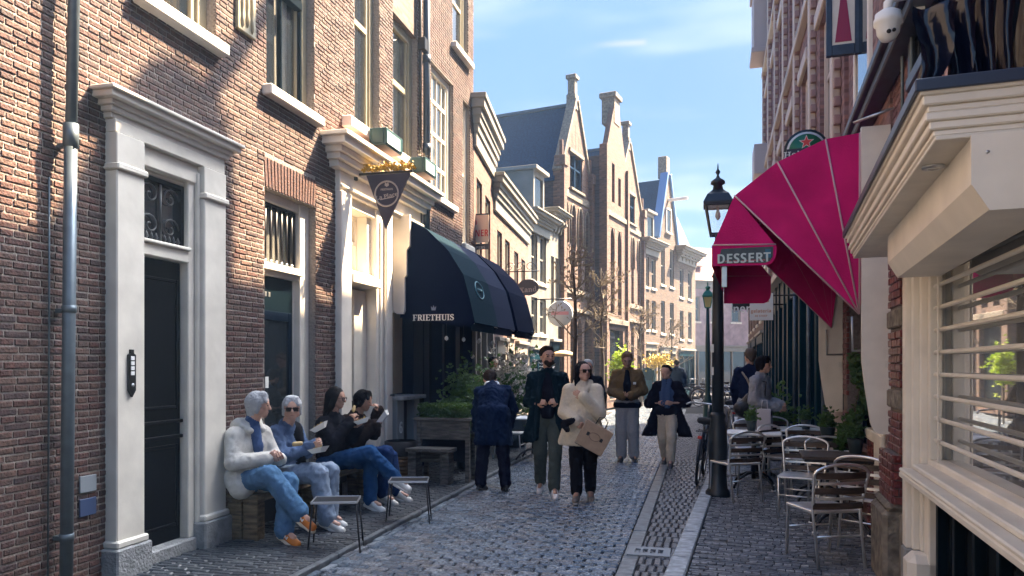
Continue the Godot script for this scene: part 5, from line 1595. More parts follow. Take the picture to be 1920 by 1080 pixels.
func right_dessert_cafe() -> void:
	var h := thing("awning_cafe", "cafe front with brick pier, cream bands and tall openings under the red awning", "cafe", Vector3(1.08, 0, -8.5), RF)
	part("wall", boxes([B3(1.1, 3.0, -10.1, 1.4, 7.5, -7.1), B3(1.1, 0, -10.1, 1.4, 3.0, -9.75), B3(1.08, 0, -7.6, 1.4, 3.0, -7.1), B3(1.1, 0, -9.1, 1.4, 0.75, -7.6)], 0.0), MC.brick_rose, h)
	part("shell", boxes([B3(4.8, 0, -10.1, 5.0, 7.5, -7.1), B3(1.4, 7.3, -10.1, 4.8, 7.5, -7.1)], 0.0), MC.room, h)
	part("cream_wall", boxes([B3(1.06, 0.0, -7.75, 1.1, 2.3, -7.2), B3(1.04, 0.9, -8.2, 1.3, 1.0, -7.2), B3(1.04, 1.9, -8.2, 1.3, 2.0, -7.75)], 0.008), MC.pale_paint, h)
	brickwork(h, -8.15, -7.78, 0.0, 0.9, 0.0, [], REDS, Vector3(0, 1.62, 0), 40, 0.06, 0.2, FACE, Vector3(1.05, 0, 0), 0.4)
	brickwork(h, -9.7, -9.3, 0.2, 2.4, 0.0, [[-9.9, -9.0, 1.1, 1.25]], REDS, Vector3(0, 1.62, 0), 60, 0.06, 0.2, FACE, Vector3(0.99, 0, 0), 0.4)
	part("pier_core", bx(Vector3(1.0, 0, -9.69), Vector3(1.2, 2.4, -9.31), 0.0), MC.mortar_dark, h)
	var g := part("glazing", bx(Vector3(1.2, 0.75, -9.75), Vector3(1.21, 3.0, -7.6), 0.0), MC.glass_dark, h)
	part("glazing_bar", boxes([B3(1.15, 0.75, -9.3, 1.2, 3.0, -9.22), B3(1.15, 0.75, -8.6, 1.2, 3.0, -8.52), B3(1.15, 2.0, -9.22, 1.2, 2.08, -8.6)], 0.006), MC.navy_wood, g)
	for e in [[-7.12, 0.87, 1.1, 1.03, 3.68], [-9.83, 0.73, 1.0, 1.06, 3.6]]:
		var s := sf()
		var x0: float = e[1]
		var pts := [x0, e[4], e[2], e[4], e[2], e[3], x0 + 0.14, e[3]]
		pts.append_array([x0 + 0.1, e[3] + 0.025, x0 + 0.075, e[3] + 0.09, x0 + 0.03, e[3] + 0.4, x0 + 0.005, e[3] + 0.62])
		prism(s, pv(pts), 0.05, Transform3D(Basis.IDENTITY, Vector3(0, 0, e[0])))
		var ck := part("awning_cheek", done(s), MC.pale_paint, h)
		part("catch", bx(Vector3(e[2] - 0.045, 1.6, e[0] + 0.05), Vector3(e[2] - 0.005, 1.66, e[0] + 0.056), 0.002), MC.white_paint, ck)
	part("iron_arm", tb([Vector3(0.8, 3.7, -7.0), Vector3(1.09, 3.75, -6.85)], 0.012, 6), MC.steel, h)
	# upper storey: window, stone, open shutter
	window_right(h, -9.3, -8.1, 4.4, 7.0)
	var sh := thing("window_shutter", "open slate blue shutter painted with a crimson hourglass on white, high on the facade", "shutter", Vector3(0.9, 5.0, -9.0), RF)
	part("frame", boxes([B3(0.75, 5.05, -9.03, 0.81, 6.9, -8.97), B3(1.04, 5.05, -9.03, 1.1, 6.9, -8.97), B3(0.81, 5.05, -9.028, 1.04, 5.17, -8.972)], 0.006), MC.lead, sh)
	part("panel", bx(Vector3(0.81, 5.17, -9.01), Vector3(1.04, 6.9, -8.985), 0.0), MC.white_paint, sh)
	var t := sf()
	prism(t, pv([0.84, 5.2, 1.01, 5.2, 0.925, 5.95]), 0.006, Transform3D(Basis.IDENTITY, Vector3(0, 0, -8.984)))
	prism(t, pv([0.84, 6.85, 1.01, 6.85, 0.925, 6.05]), 0.006, Transform3D(Basis.IDENTITY, Vector3(0, 0, -8.984)))
	part("painted_hourglass", done(t), mt("crimson", Color(0.28, 0.02, 0.07), 0.5), sh)

func window_right(h: Node3D, z0: float, z1: float, y0: float, y1: float) -> void:
	var w := part("window", boxes([B3(1.06, y0, z0, 1.12, y1, z0 + 0.1), B3(1.06, y0, z1 - 0.1, 1.12, y1, z1), B3(1.06, y0, z0 + 0.1, 1.12, y0 + 0.1, z1 - 0.1), B3(1.02, y0 - 0.12, z0 - 0.1, 1.12, y0, z1 + 0.1)], 0.008), MC.pale_paint, h)
	part("pane", bx(Vector3(1.08, y0 + 0.1, z0 + 0.1), Vector3(1.09, y1, z1 - 0.1), 0.0), MC.glass_dark, w)

func right_tall_house() -> void:
	mt("rose_trim", Color(0.5, 0.42, 0.36), 0.6)
	var p := RF * Vector3(0.3, 0, -25)
	var q := RF * Vector3(1.05, 0, -10.1)
	var fc := facade(Vector2(p.x, p.z), Vector2(q.x, q.z))
	var L: float = fc[1]
	var h := thing("tall_house", "tall rose brick house with cream quoin strips over a teal shop front", "house", V0, fc[0])
	var wins := []
	for k in 6:
		for r in (3 if k < 2 else 2):
			wins.append([0.7 + k * 2.4, 1.7 + k * 2.4, 4.6 + r * 3.1, 6.8 + r * 3.1])
	var s := sf()
	wall_boxes(s, 0.0, 6.6, 3.6, 14.2, -0.2, 0.0, wins)
	wall_boxes(s, 6.6, L, 3.6, 12.5, -0.2, 0.0, wins)
	part("wall", done(s), MC.brick_rose, h)
	part("core", boxes([B3(0, 0, -7.0, 6.6, 14.2, -0.21), B3(6.6, 0, -7.0, L, 12.5, -0.21)], 0.0), MC.brick_rose, h)
	for w in wins:
		window(h, w[0], w[1], w[2], w[3], 0.08, 0.1, MC.rose_trim, MC.glass_dark, [0.6], 0, 0.12)
		part("window_head", boxes([B3(w[0] - 0.15, w[3], 0.002, w[1] + 0.15, w[3] + 0.22, 0.07)], 0.012), MC.rose_trim, h)
	var qm := bx(Vector3(-0.2, -0.06, 0.003), Vector3(0.2, 0.06, 0.085), 0.008)
	for k in 7:
		var x := 0.12 + k * 2.4
		if x > L - 0.1:
			x = L - 0.2
		part("pilaster", bx(Vector3(x - 0.12, 3.7, 0.002), Vector3(x + 0.12, 14.2 if x < 6.6 else 12.4, 0.1), 0.01), MC.rose_trim, h)
		for j in 44 if x < 6.6 else 36:
			part("quoin", qm, mt("quoin_rose", Color(0.3, 0.2, 0.19), 0.8), h).position += Vector3(x, 3.81 + j * 0.235, 0.0)
	each("string_course", [B3(0, 3.6, -0.1, L, 3.75, 0.22), B3(0, 7.55, 0.0, L, 7.72, 0.12), B3(0, 10.7, 0.0, L, 10.85, 0.12)], MC.rose_trim, h, 0.012)
	part("cornice", cornice(0, 6.6, 13.6, 14.3, 0.5, -0.1), MC.rose_trim, h)
	part("cornice", cornice(6.62, L, 12.1, 12.6, 0.4, -0.1), MC.rose_trim, h)
	# round topped dormer above the lower part
	var dm := PackedVector2Array([Vector2(L - 2.9, 12.6), Vector2(L - 1.5, 12.6)])
	for k in 9:
		dm.append(Vector2(L - 2.2 + 0.7 * cos(PI * k / 8), 14.2 + 0.7 * sin(PI * k / 8)))
	var ds := sf()
	prism(ds, dm, 1.5, Transform3D(Basis.IDENTITY, Vector3(0, 0, -1.4)))
	part("dormer", done(ds), MC.rose_trim, h)
	each("oriel", [B3(0.1, 11.2, 0.0, 1.3, 13.0, 0.42), B3(0.05, 13.0, 0.0, 1.35, 13.15, 0.48), B3(0.05, 11.05, 0.0, 1.35, 11.2, 0.48), B3(0.1, 7.4, 0.0, 1.3, 8.3, 0.4)], mt("oriel_grey", Color(0.45, 0.4, 0.4), 0.6), h, 0.015)
	var r4 := facade(Vector2((RF * Vector3(-0.35, 0, -41)).x, (RF * Vector3(-0.35, 0, -41)).z), Vector2(p.x, p.z))
	house("low cream shop row past the tall rose house, closing the street edge", "house", r4, 5.6, MC.brick_tan, [[1.0, 1.8, 3.2, 4.6], [4.0, 4.8, 3.2, 4.6], [7.0, 7.8, 3.2, 4.6], [10.0, 10.8, 3.2, 4.6], [13.0, 13.8, 3.2, 4.6]], [[0.5, 4.5, 0.0, 2.7], [5.5, 9.5, 0.0, 2.7], [10.5, 15.0, 0.0, 2.7]], {"cornice": [0.3, 0.25], "front": MC.teal_wood})
	# teal shop front
	var f := sf()
	var x := 0.0
	var k2 := 0
	while x < L - 0.2:
		box(f, Vector3(x, 0, -0.2), Vector3(x + 0.28, 3.6, 0.06), 0.015)
		x += 1.3 if k2 % 2 else 1.0
		k2 += 1
	box(f, Vector3(0.0, 3.0, -0.18), Vector3(L, 3.595, 0.03), 0.01)
	box(f, Vector3(0.0, 0.0, -0.18), Vector3(L, 0.4, 0.03), 0.01)
	var sfp := part("shop_front", done(f), MC.teal_wood, h)
	part("pane", bx(Vector3(0.0, 0.4, -0.15), Vector3(L, 3.0, -0.14), 0.0), MC.glass_dark, sfp)
	for e in [L - 0.9, L - 2.6, L - 4.7]:
		part("downpipe", tb([Vector3(e, 0.1, 0.12), Vector3(e, 3.6, 0.12)], 0.035, 8), MC.zinc, h)
	part("end_column", bx(Vector3(L - 0.55, 0.0, 0.0), Vector3(L - 0.1, 3.0, 0.1), 0.01), MC.rose_trim, h)

# ---------------------------------------------------------------- things on the left side
func left_awning(x0: float, x1: float, m: Material, front: Material, label: String, dz: float, title := "") -> void:
	var prof := [0.02, 3.82, 0.43, 3.6, 0.76, 3.28, 0.987, 2.925, 1.083, 2.578, 1.163, 2.232]
	var t := thing("shop_awning", label, "awning", Vector3(x0, 2.3, 0), LF, "awnings along the chip shop fronts")
	var pts := []
	for k in range(0, prof.size(), 2):
		pts.append(Vector2(prof[k] * dz, prof[k + 1]))
	for e in [x0, x1 - 0.012]:
		var poly := PackedVector2Array(pts)
		poly.append(Vector2(1.1 * dz, 2.18))
		poly.append(Vector2(0.02, 2.32))
		var s := sf()
		prism(s, poly, 0.012, Transform3D(Basis(Vector3(0, 0, 1), Vector3.UP, Vector3(1, 0, 0)), Vector3(e, 0, 0)))
		part("side", done(s), m, t)
	for k in pts.size() - 1:
		var s := sf()
		var a: Vector2 = pts[k]
		var b: Vector2 = pts[k + 1]
		var o := (b - a).normalized().orthogonal() * 0.006
		if o.x < 0:
			o = -o
		prism(s, PackedVector2Array([a, b, b + o, a + o]), x1 - x0, Transform3D(Basis(Vector3(0, 0, 1), Vector3.UP, Vector3(1, 0, 0)), Vector3(x0, 0, 0)))
		part("panel", done(s), front, t)
	var s2 := sf()
	box(s2, Vector3(x0, 2.12, 1.1 * dz), Vector3(x1, 2.235, 1.11 * dz), 0.0)
	part("valance", done(s2), front, t)
	var fr := sf(true)
	for e in [x0 + 0.02, x1 - 0.02]:
		for k in [1, 3, 5]:
			tube(fr, [Vector3(e, 2.4, 0.03), Vector3(e, pts[k].y - 0.01, pts[k].x - 0.01)], 0.009, 6)
	part("frame", done(fr), MC.steel, t)
	if title != "":
		var side := Basis(Vector3(0, 0, 1), Vector3.UP, Vector3(-1, 0, 0))
		letter("lettering", text(title, 0.088, 0.004, true, true), MC.paper, t, Transform3D(side.scaled_local(Vector3(0.94, 1, 1)), Vector3(x0 - 0.002, 2.315, 0.535)))
		var cr := sf()
		prism(cr, pv([-0.03, 0, 0.03, 0, 0.04, 0.06, 0.015, 0.035, 0, 0.075, -0.015, 0.035, -0.04, 0.06]), 0.004, Transform3D(side, Vector3(x0, 2.42, 0.54)))
		part("crest", done(cr), mt("crest", Color(0.16, 0.2, 0.28), 0.6), t)
		var ring := sf(true)
		var rp := []
		for k in 25:
			rp.append(Vector3((x0 + x1) / 2 + 0.2 * cos(TAU * k / 24), 2.76 + 0.13 * sin(TAU * k / 24), 1.045 - 0.27 * 0.13 * sin(TAU * k / 24)))
		tube(ring, rp, 0.009, 6)
		tube(ring, [Vector3((x0 + x1) / 2 - 0.1, 2.76, 1.045), Vector3((x0 + x1) / 2 + 0.1, 2.76, 1.045)], 0.02, 6)
		part("emblem", done(ring), mt("emblem", Color(0.1, 0.25, 0.3), 0.6), t)

func left_things() -> void:
	# drainpipes
	var p := thing("drainpipe", "grey zinc drainpipe nearest the camera, left of the first dark door", "drainpipe", Vector3(4.27, 0, 0.1), LF)
	part("pipe", tb([Vector3(4.2, -0.02, 0.1), Vector3(4.24, 3.2, 0.1)], 0.041, 16), MC.zinc, p)
	part("upper_pipe", tb([Vector3(4.24, 3.15, 0.1), Vector3(4.29, 5.0, 0.1), Vector3(4.33, 9.2, 0.1)], 0.037, 16), MC.zinc, p)
	for y in [3.12, 1.98, 0.42]:
		part("collar", tb([Vector3(4.2 + y * 0.013, y, 0.1), Vector3(4.2 + y * 0.013, y + (0.16 if y > 3 else 0.05), 0.1)], 0.05 if y > 3 else 0.046, 16), MC.zinc, p)
		part("bracket", bx(Vector3(4.2 + y * 0.013 - 0.02, y, 0.0), Vector3(4.2 + y * 0.013 + 0.02, y + 0.03, 0.1), 0.003), MC.zinc, p)
	var p2 := thing("drainpipe", "dark drainpipe between the two brick houses above the navy awning", "drainpipe", Vector3(11.13, 3.8, 0.1), LF)
	part("pipe", tb([Vector3(11.13, 3.7, 0.1), Vector3(11.13, 9.3, 0.1)], 0.055, 14), MC.lead, p2)
	for y in [5.0, 6.4, 7.8]:
		part("collar", tb([Vector3(11.13, y, 0.1), Vector3(11.13, y + 0.12, 0.1)], 0.068, 14), MC.lead, p2)
	part("thin_pipe", tb([Vector3(10.99, 3.8, 0.05), Vector3(10.99, 9.3, 0.05)], 0.022, 8), MC.black_metal, p2)
	part("hopper", boxes([[Vector3(10.95, 6.55, 0.02), Vector3(11.08, 6.75, 0.14)]], 0.01), MC.black_metal, p2)
	var c := thing("cable", "thin cable running down the brick wall beside the zinc drainpipe", "cable", Vector3(4.14, 0, 0.01), LF)
	part("wire", tb([Vector3(4.14, 0.0, 0.01), Vector3(4.15, 2.0, 0.011), Vector3(4.15, 2.9, 0.01)], 0.006, 6), MC.zinc, c)
	var m1 := thing("wall_plate", "pale grey metal cover plate on the brick between drainpipe and door", "plate", Vector3(4.49, 0.7, 0), LF)
	part("plate", bx(Vector3(4.41, 0.705, 0.0), Vector3(4.56, 0.825, 0.014), 0.003), mt("plate_grey", Color(0.22, 0.25, 0.28), 0.5), m1)
	var m2 := thing("wall_plate", "dark blue cover plate just under the pale grey plate on the brick", "plate", Vector3(4.49, 0.53, 0), LF)
	part("plate", bx(Vector3(4.41, 0.535, 0.0), Vector3(4.56, 0.66, 0.012), 0.003), mt("plate_blue", Color(0.035, 0.06, 0.14), 0.5), m2)
	# benches made of thick beams
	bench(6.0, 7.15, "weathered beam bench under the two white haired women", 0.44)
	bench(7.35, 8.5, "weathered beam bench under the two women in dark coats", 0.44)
	# little black tables on wire legs
	var t1 := little_table("low black wire table in front of the woman in faded jeans", Vector3(-3.12, -0.06, -6.02), 0.35)
	copy(t1, "low black wire table standing by the kerb, with nobody's feet behind it", Vector3(-2.93, -0.03, -7.25), 0.3, "low wire tables along the benches")
	basket()
	planter_bench()
	left_awning(10.25, 11.52, MC.awning_navy, MC.awning_teal, "navy barrel awning lettered FRIETHUIS with a teal front", 1.0, "FRIETHUIS")
	left_awning(11.6, 12.75, MC.awning_navy, MC.awning_slate, "slate blue barrel awning between the two navy ones", 0.98)
	left_awning(12.85, 14.25, MC.awning_navy, MC.awning_navy, "all navy barrel awning, last of the three", 1.0)
	var k := thing("awning_cheek_board", "tall cream board with a stepped edge beside the navy awning", "board", Vector3(10.2, 2.4, 0), LF)
	var s := sf()
	prism(s, pv([-0.06, 2.42, 0.0, 2.37, 0.1, 2.37, 0.12, 2.42, 0.12, 2.9, 0.15, 2.93, 0.15, 3.3, 0.2, 3.36, 0.2, 3.82, -0.06, 3.82]), 0.05, Transform3D(Basis(Vector3(0, 0, 1), Vector3.UP, Vector3(1, 0, 0)), Vector3(10.17, 0, 0)))
	part("board", done(s), MC.pale_paint, k)
	# pennant sign on its bracket
	var pn := thing("pennant_sign", "dark triangular hanging sign with a round emblem over the shop door", "sign", Vector3(8.7, 4.0, 0.1), LF)
	var side := Basis(Vector3(0, 0, 1), Vector3.UP, Vector3(-1, 0, 0))
	var tri3 := sf()
	prism(tri3, pv([0.22, 4.01, 0.81, 4.01, 0.48, 3.33]), 0.03, Transform3D(side, Vector3(8.7, 0, 0)))
	part("board", done(tri3), mt("sign_dark", Color(0.03, 0.028, 0.05), 0.5), pn)
	part("arm", bx(Vector3(8.67, 4.015, 0.05), Vector3(8.7, 4.045, 0.84), 0.003), MC.black_metal, pn)
	part("mount", tb([Vector3(8.685, 3.96, 0.06), Vector3(8.685, 4.1, 0.06)], 0.035, 8), MC.black_metal, pn)
	var rg := sf(true)
	var rp := []
	for i in 33:
		rp.append(Vector3(8.664, 3.765 + 0.155 * sin(TAU * i / 32), 0.5 + 0.155 * cos(TAU * i / 32)))
	tube(rg, rp, 0.011, 6)
	var em := mt("emblem_pale", Color(0.42, 0.36, 0.32), 0.6)
	part("ring", done(rg), em, pn)
	letter("lettering", text("La Place", 0.052, 0.003, true, true), em, pn, Transform3D(side * Basis(Vector3(0, 0, 1), 0.14), Vector3(8.667, 3.735, 0.5)))
	letter("lettering", text("FRIETHUIS", 0.024, 0.003), em, pn, Transform3D(side, Vector3(8.667, 3.82, 0.5)))
	var st := sf()
	prism(st, pv([-0.03, 0, 0, -0.02, 0.03, 0, 0.02, 0.04, 0, 0.02, -0.02, 0.04]), 0.004, Transform3D(side, Vector3(8.669, 3.87, 0.5)))
	prism(st, pv([-0.09, 0.0, 0.09, 0.025, 0.09, 0.035, -0.09, 0.012]), 0.004, Transform3D(side, Vector3(8.669, 3.69, 0.5)))
	part("crown_mark", done(st), em, pn)
	var gar := thing("garland", "golden yellow garland draped along the bracket of the triangular sign", "garland", Vector3(8.7, 4.05, 0.5), LF)
	part("sprigs", sprigs(260, func(r): return Vector3(8.69 + r.randf_range(-0.06, 0.06), 4.06 + 0.1 * r.randf() * r.randf(), r.randf_range(0.18, 0.86)), 0.045, 2), MC.gold, gar)
	# planters hung on the long sill
	for e in [[8.95, 9.5, "dark green window box, nearer of the two on the long cream sill"], [10.35, 10.85, "dark green window box, farther of the two on the long cream sill"]]:
		var wb := thing("window_box", e[2], "window box", Vector3(e[0], 4.5, 0.2), LF)
		var x0: float = e[0]
		var x1: float = e[1]
		part("box", boxes([[Vector3(x0, 4.47, 0.13), Vector3(x1, 4.5, 0.36)], [Vector3(x0, 4.5, 0.33), Vector3(x1, 4.7, 0.37)], [Vector3(x0, 4.5, 0.13), Vector3(x1, 4.7, 0.16)], [Vector3(x0, 4.5, 0.16), Vector3(x0 + 0.03, 4.7, 0.33)], [Vector3(x1 - 0.03, 4.5, 0.16), Vector3(x1, 4.7, 0.33)]], 0.006), mt("box_green", Color(0.01, 0.05, 0.05), 0.4), wb)
		part("label_panel", bx(Vector3(x0 + 0.02, 4.5, 0.371), Vector3(x1 - 0.1, 4.66, 0.376), 0.0), mt("panel_pale", Color(0.28, 0.4, 0.4), 0.4), wb)
		part("twigs", sprigs(26, func(r): return Vector3(r.randf_range(x0 + 0.05, x1 - 0.05), 4.68 + 0.14 * r.randf(), 0.24 + r.randf_range(-0.06, 0.06)), 0.05, 1), MC.twig, wb)
	# hanging signs farther down
	var os := thing("hanging_sign", "cream hanging sign with red capitals at the corner of the brick house", "sign", Vector3(-4.3, 4.3, -14.2))
	part("board", bx(Vector3(-4.62, 4.06, -14.24), Vector3(-4.06, 4.6, -14.2), 0.006), mt("sign_cream", Color(0.6, 0.42, 0.3), 0.6), os)
	letter("lettering", text("OPENER", 0.13, 0.004), mt("sign_red", Color(0.5, 0.03, 0.03), 0.6), os, Transform3D(Basis.from_scale(Vector3(0.8, 1, 1)), Vector3(-4.34, 4.24, -14.197)))
	letter("mark", text("O", 0.1, 0.004), MC.sign_red, os, Transform3D(Basis.IDENTITY, Vector3(-4.34, 4.45, -14.197)))
	part("arm", bx(Vector3(-4.65, 4.6, -14.23), Vector3(-4.06, 4.63, -14.21), 0.0), MC.black_metal, os)
	part("lower_board", bx(Vector3(-4.6, 3.92, -14.23), Vector3(-4.06, 4.03, -14.21), 0.004), mt("sign_brown", Color(0.06, 0.05, 0.05), 0.5), os)
	letter("lower_lettering", text("TAPPERS", 0.06, 0.004), em, os, Transform3D(Basis.IDENTITY, Vector3(-4.3, 3.955, -14.207)))
	var ov := thing("hanging_sign", "grey oval hanging sign on a scrolled iron bracket past the awnings", "sign", Vector3(-4.13, 3.53, -18))
	var el := PackedVector2Array()
	for i in 28:
		el.append(Vector2(-4.13 + 0.27 * cos(TAU * i / 28), 3.55 + 0.2 * sin(TAU * i / 28)))
	var es := sf()
	prism(es, el, 0.04, Transform3D(Basis.IDENTITY, Vector3(0, 0, -18.04)))
	part("board", done(es), mt("sign_grey", Color(0.07, 0.075, 0.08), 0.5), ov)
	letter("lettering", text("Xand", 0.12, 0.004, true, true), em, ov, Transform3D(Basis(Vector3(0, 0, 1), 0.06), Vector3(-4.13, 3.49, -17.997)))
	var sc := sf(true)
	tube(sc, [Vector3(-4.75, 3.95, -18.02), Vector3(-3.85, 3.95, -18.02)], 0.014, 6)
	for i in 3:
		var pts := []
		for j in 20:
			var a := j * 0.42
			var r := 0.13 - 0.006 * j
			pts.append(Vector3(-4.6 + i * 0.26 + r * cos(a), 4.06 + r * sin(a), -18.02))
		tube(sc, pts, 0.008, 5)
	part("bracket", done(sc), MC.black_metal, ov)
	var rs := thing("hanging_sign", "round pale shop sign with a pink band by the bare tree", "sign", Vector3(-4.2, 3.0, -22.5))
	var rs2 := sf(true)
	lathe(rs2, Vector3(-4.15, 3.2, -22.5), [Vector2(0.36, 0.0), Vector2(0.4, 0.02), Vector2(0.36, 0.06)], 24, Basis(Vector3(1, 0, 0), PI / 2))
	part("disc", done(rs2), mt("disc_pale", Color(0.4, 0.45, 0.48), 0.5), rs)
	part("band", bx(Vector3(-4.42, 3.16, -22.44), Vector3(-3.88, 3.26, -22.43), 0.0), mt("disc_pink", Color(0.5, 0.25, 0.28), 0.5), rs)
	part("arm", tb([Vector3(-5.0, 3.65, -22.5), Vector3(-3.8, 3.65, -22.5)], 0.02, 6), MC.black_metal, rs)
	# lanterns of glass under the awnings
	for i in 6:
		var lb := thing("festoon_bulb", "small white bulb hanging in a row under the navy awnings", "bulb", Vector3(-3.65 + 0.09 * (i % 3), 2.05, -10.5 - i * 0.55), Transform3D.IDENTITY, "bulbs under the awnings")
		var q := sf(true)
		lathe(q, Vector3(-3.65 + 0.09 * (i % 3), 2.02, -10.5 - i * 0.55), [Vector2(0.004, -0.035), Vector2(0.028, -0.015), Vector2(0.028, 0.01), Vector2(0.012, 0.035)], 10)
		part("glass", done(q), MC.white, lb)
		part("wire", tb([Vector3(-3.65 + 0.09 * (i % 3), 2.05, -10.5 - i * 0.55), Vector3(-3.65 + 0.09 * (i % 3), 2.4, -10.5 - i * 0.55)], 0.004, 5), MC.black, lb)
	# cafe tables and a white parasol lamp farther on
	var ct := thing("cafe_table", "white topped cafe table behind the stooping person", "table", Vector3(-2.75, 0, -12.4))
	cafe_table_parts(ct, Vector3(-2.75, 0, -12.4), 0.6, 0.6, MC.white)
	var hl := thing("hat_lamp", "small round straw coloured lamp shade on a slim post, far along the left", "lamp", Vector3(-3.54, 0, -19.6))
	var hs := sf(true)
	lathe(hs, Vector3(-3.54, 1.86, -19.6), [Vector2(0.3, 0.0), Vector2(0.33, 0.03), Vector2(0.26, 0.1), Vector2(0.06, 0.16)], 18)
	part("shade", done(hs), mt("straw", Color(0.6, 0.42, 0.22), 0.7), hl)
	part("post", tb([Vector3(-3.54, 0, -19.6), Vector3(-3.54, 1.9, -19.6)], 0.02, 8), MC.black_metal, hl)

func bench(x0: float, x1: float, label: String, y: float) -> void:
	var b := thing("bench", label, "bench", Vector3(x0, 0, 0.25), LF)
	for k in 2:
		part("seat_beam", bx(Vector3(x0, y - 0.07, 0.08 + k * 0.168), Vector3(x1, y, 0.24 + k * 0.168), 0.008), MC.old_wood, b)
	for e in [x0 + 0.005, x1 - 0.125]:
		for k in 2:
			part("leg", bx(Vector3(e, 0.02, 0.085 + k * 0.168), Vector3(e + 0.12, y - 0.071, 0.238 + k * 0.168), 0.008), MC.old_wood, b)
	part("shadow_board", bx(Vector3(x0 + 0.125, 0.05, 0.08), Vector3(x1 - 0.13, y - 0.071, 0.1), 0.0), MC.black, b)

func little_table(label: String, at: Vector3, turn: float) -> Node3D:
	var t := thing("side_table", label, "table", at + Vector3(0, 0.03, 0), Transform3D.IDENTITY, "low wire tables along the benches")
	t.rotation.y = turn
	ORG.erase(t)
	part("top", boxes([[Vector3(-0.19, 0.455, -0.14), Vector3(0.19, 0.465, 0.14)]], 0.002), MC.black_metal, t)
	part("rim", boxes([[Vector3(-0.2, 0.45, -0.15), Vector3(0.2, 0.472, -0.141)], [Vector3(-0.2, 0.45, 0.141), Vector3(0.2, 0.472, 0.15)], [Vector3(-0.2, 0.45, -0.141), Vector3(-0.191, 0.472, 0.141)], [Vector3(0.191, 0.45, -0.141), Vector3(0.2, 0.472, 0.141)]], 0.002), MC.steel, t)
	for x in [-1, 1]:
		for z in [-1, 1]:
			part("leg", tb([Vector3(x * 0.185, 0.45, z * 0.135), Vector3(x * 0.225, 0.0, z * 0.15)], 0.008, 6), MC.black_metal, t)
	return t

func basket() -> void:
	var at := Vector3(-3.98, 0.03, -9.55)
	var b := thing("waste_basket", "round wicker basket with a black liner beside the shop counter", "basket", at)
	var s := sf(true)
	lathe(s, at, [Vector2(0.17, 0.0), Vector2(0.185, 0.1), Vector2(0.2, 0.38)], 22)
	part("wicker", done(s), MC.wicker, b)
	for k in 7:
		var q := sf(true)
		var pts := []
		for i in 29:
			var a := TAU * i / 28
			var r := 0.176 + 0.0035 * k + 0.005 * sin(i * PI + k * PI)
			pts.append(at + Vector3(r * cos(a), 0.04 + k * 0.05, r * sin(a)))
		tube(q, pts, 0.022, 6)
		part("weave", done(q), MC.wicker, b)
	var l := sf(true)
	lathe(l, at, [Vector2(0.205, 0.36), Vector2(0.222, 0.4), Vector2(0.222, 0.55), Vector2(0.205, 0.56), Vector2(0.2, 0.42)], 24)
	part("liner", done(l), MC.black, b)

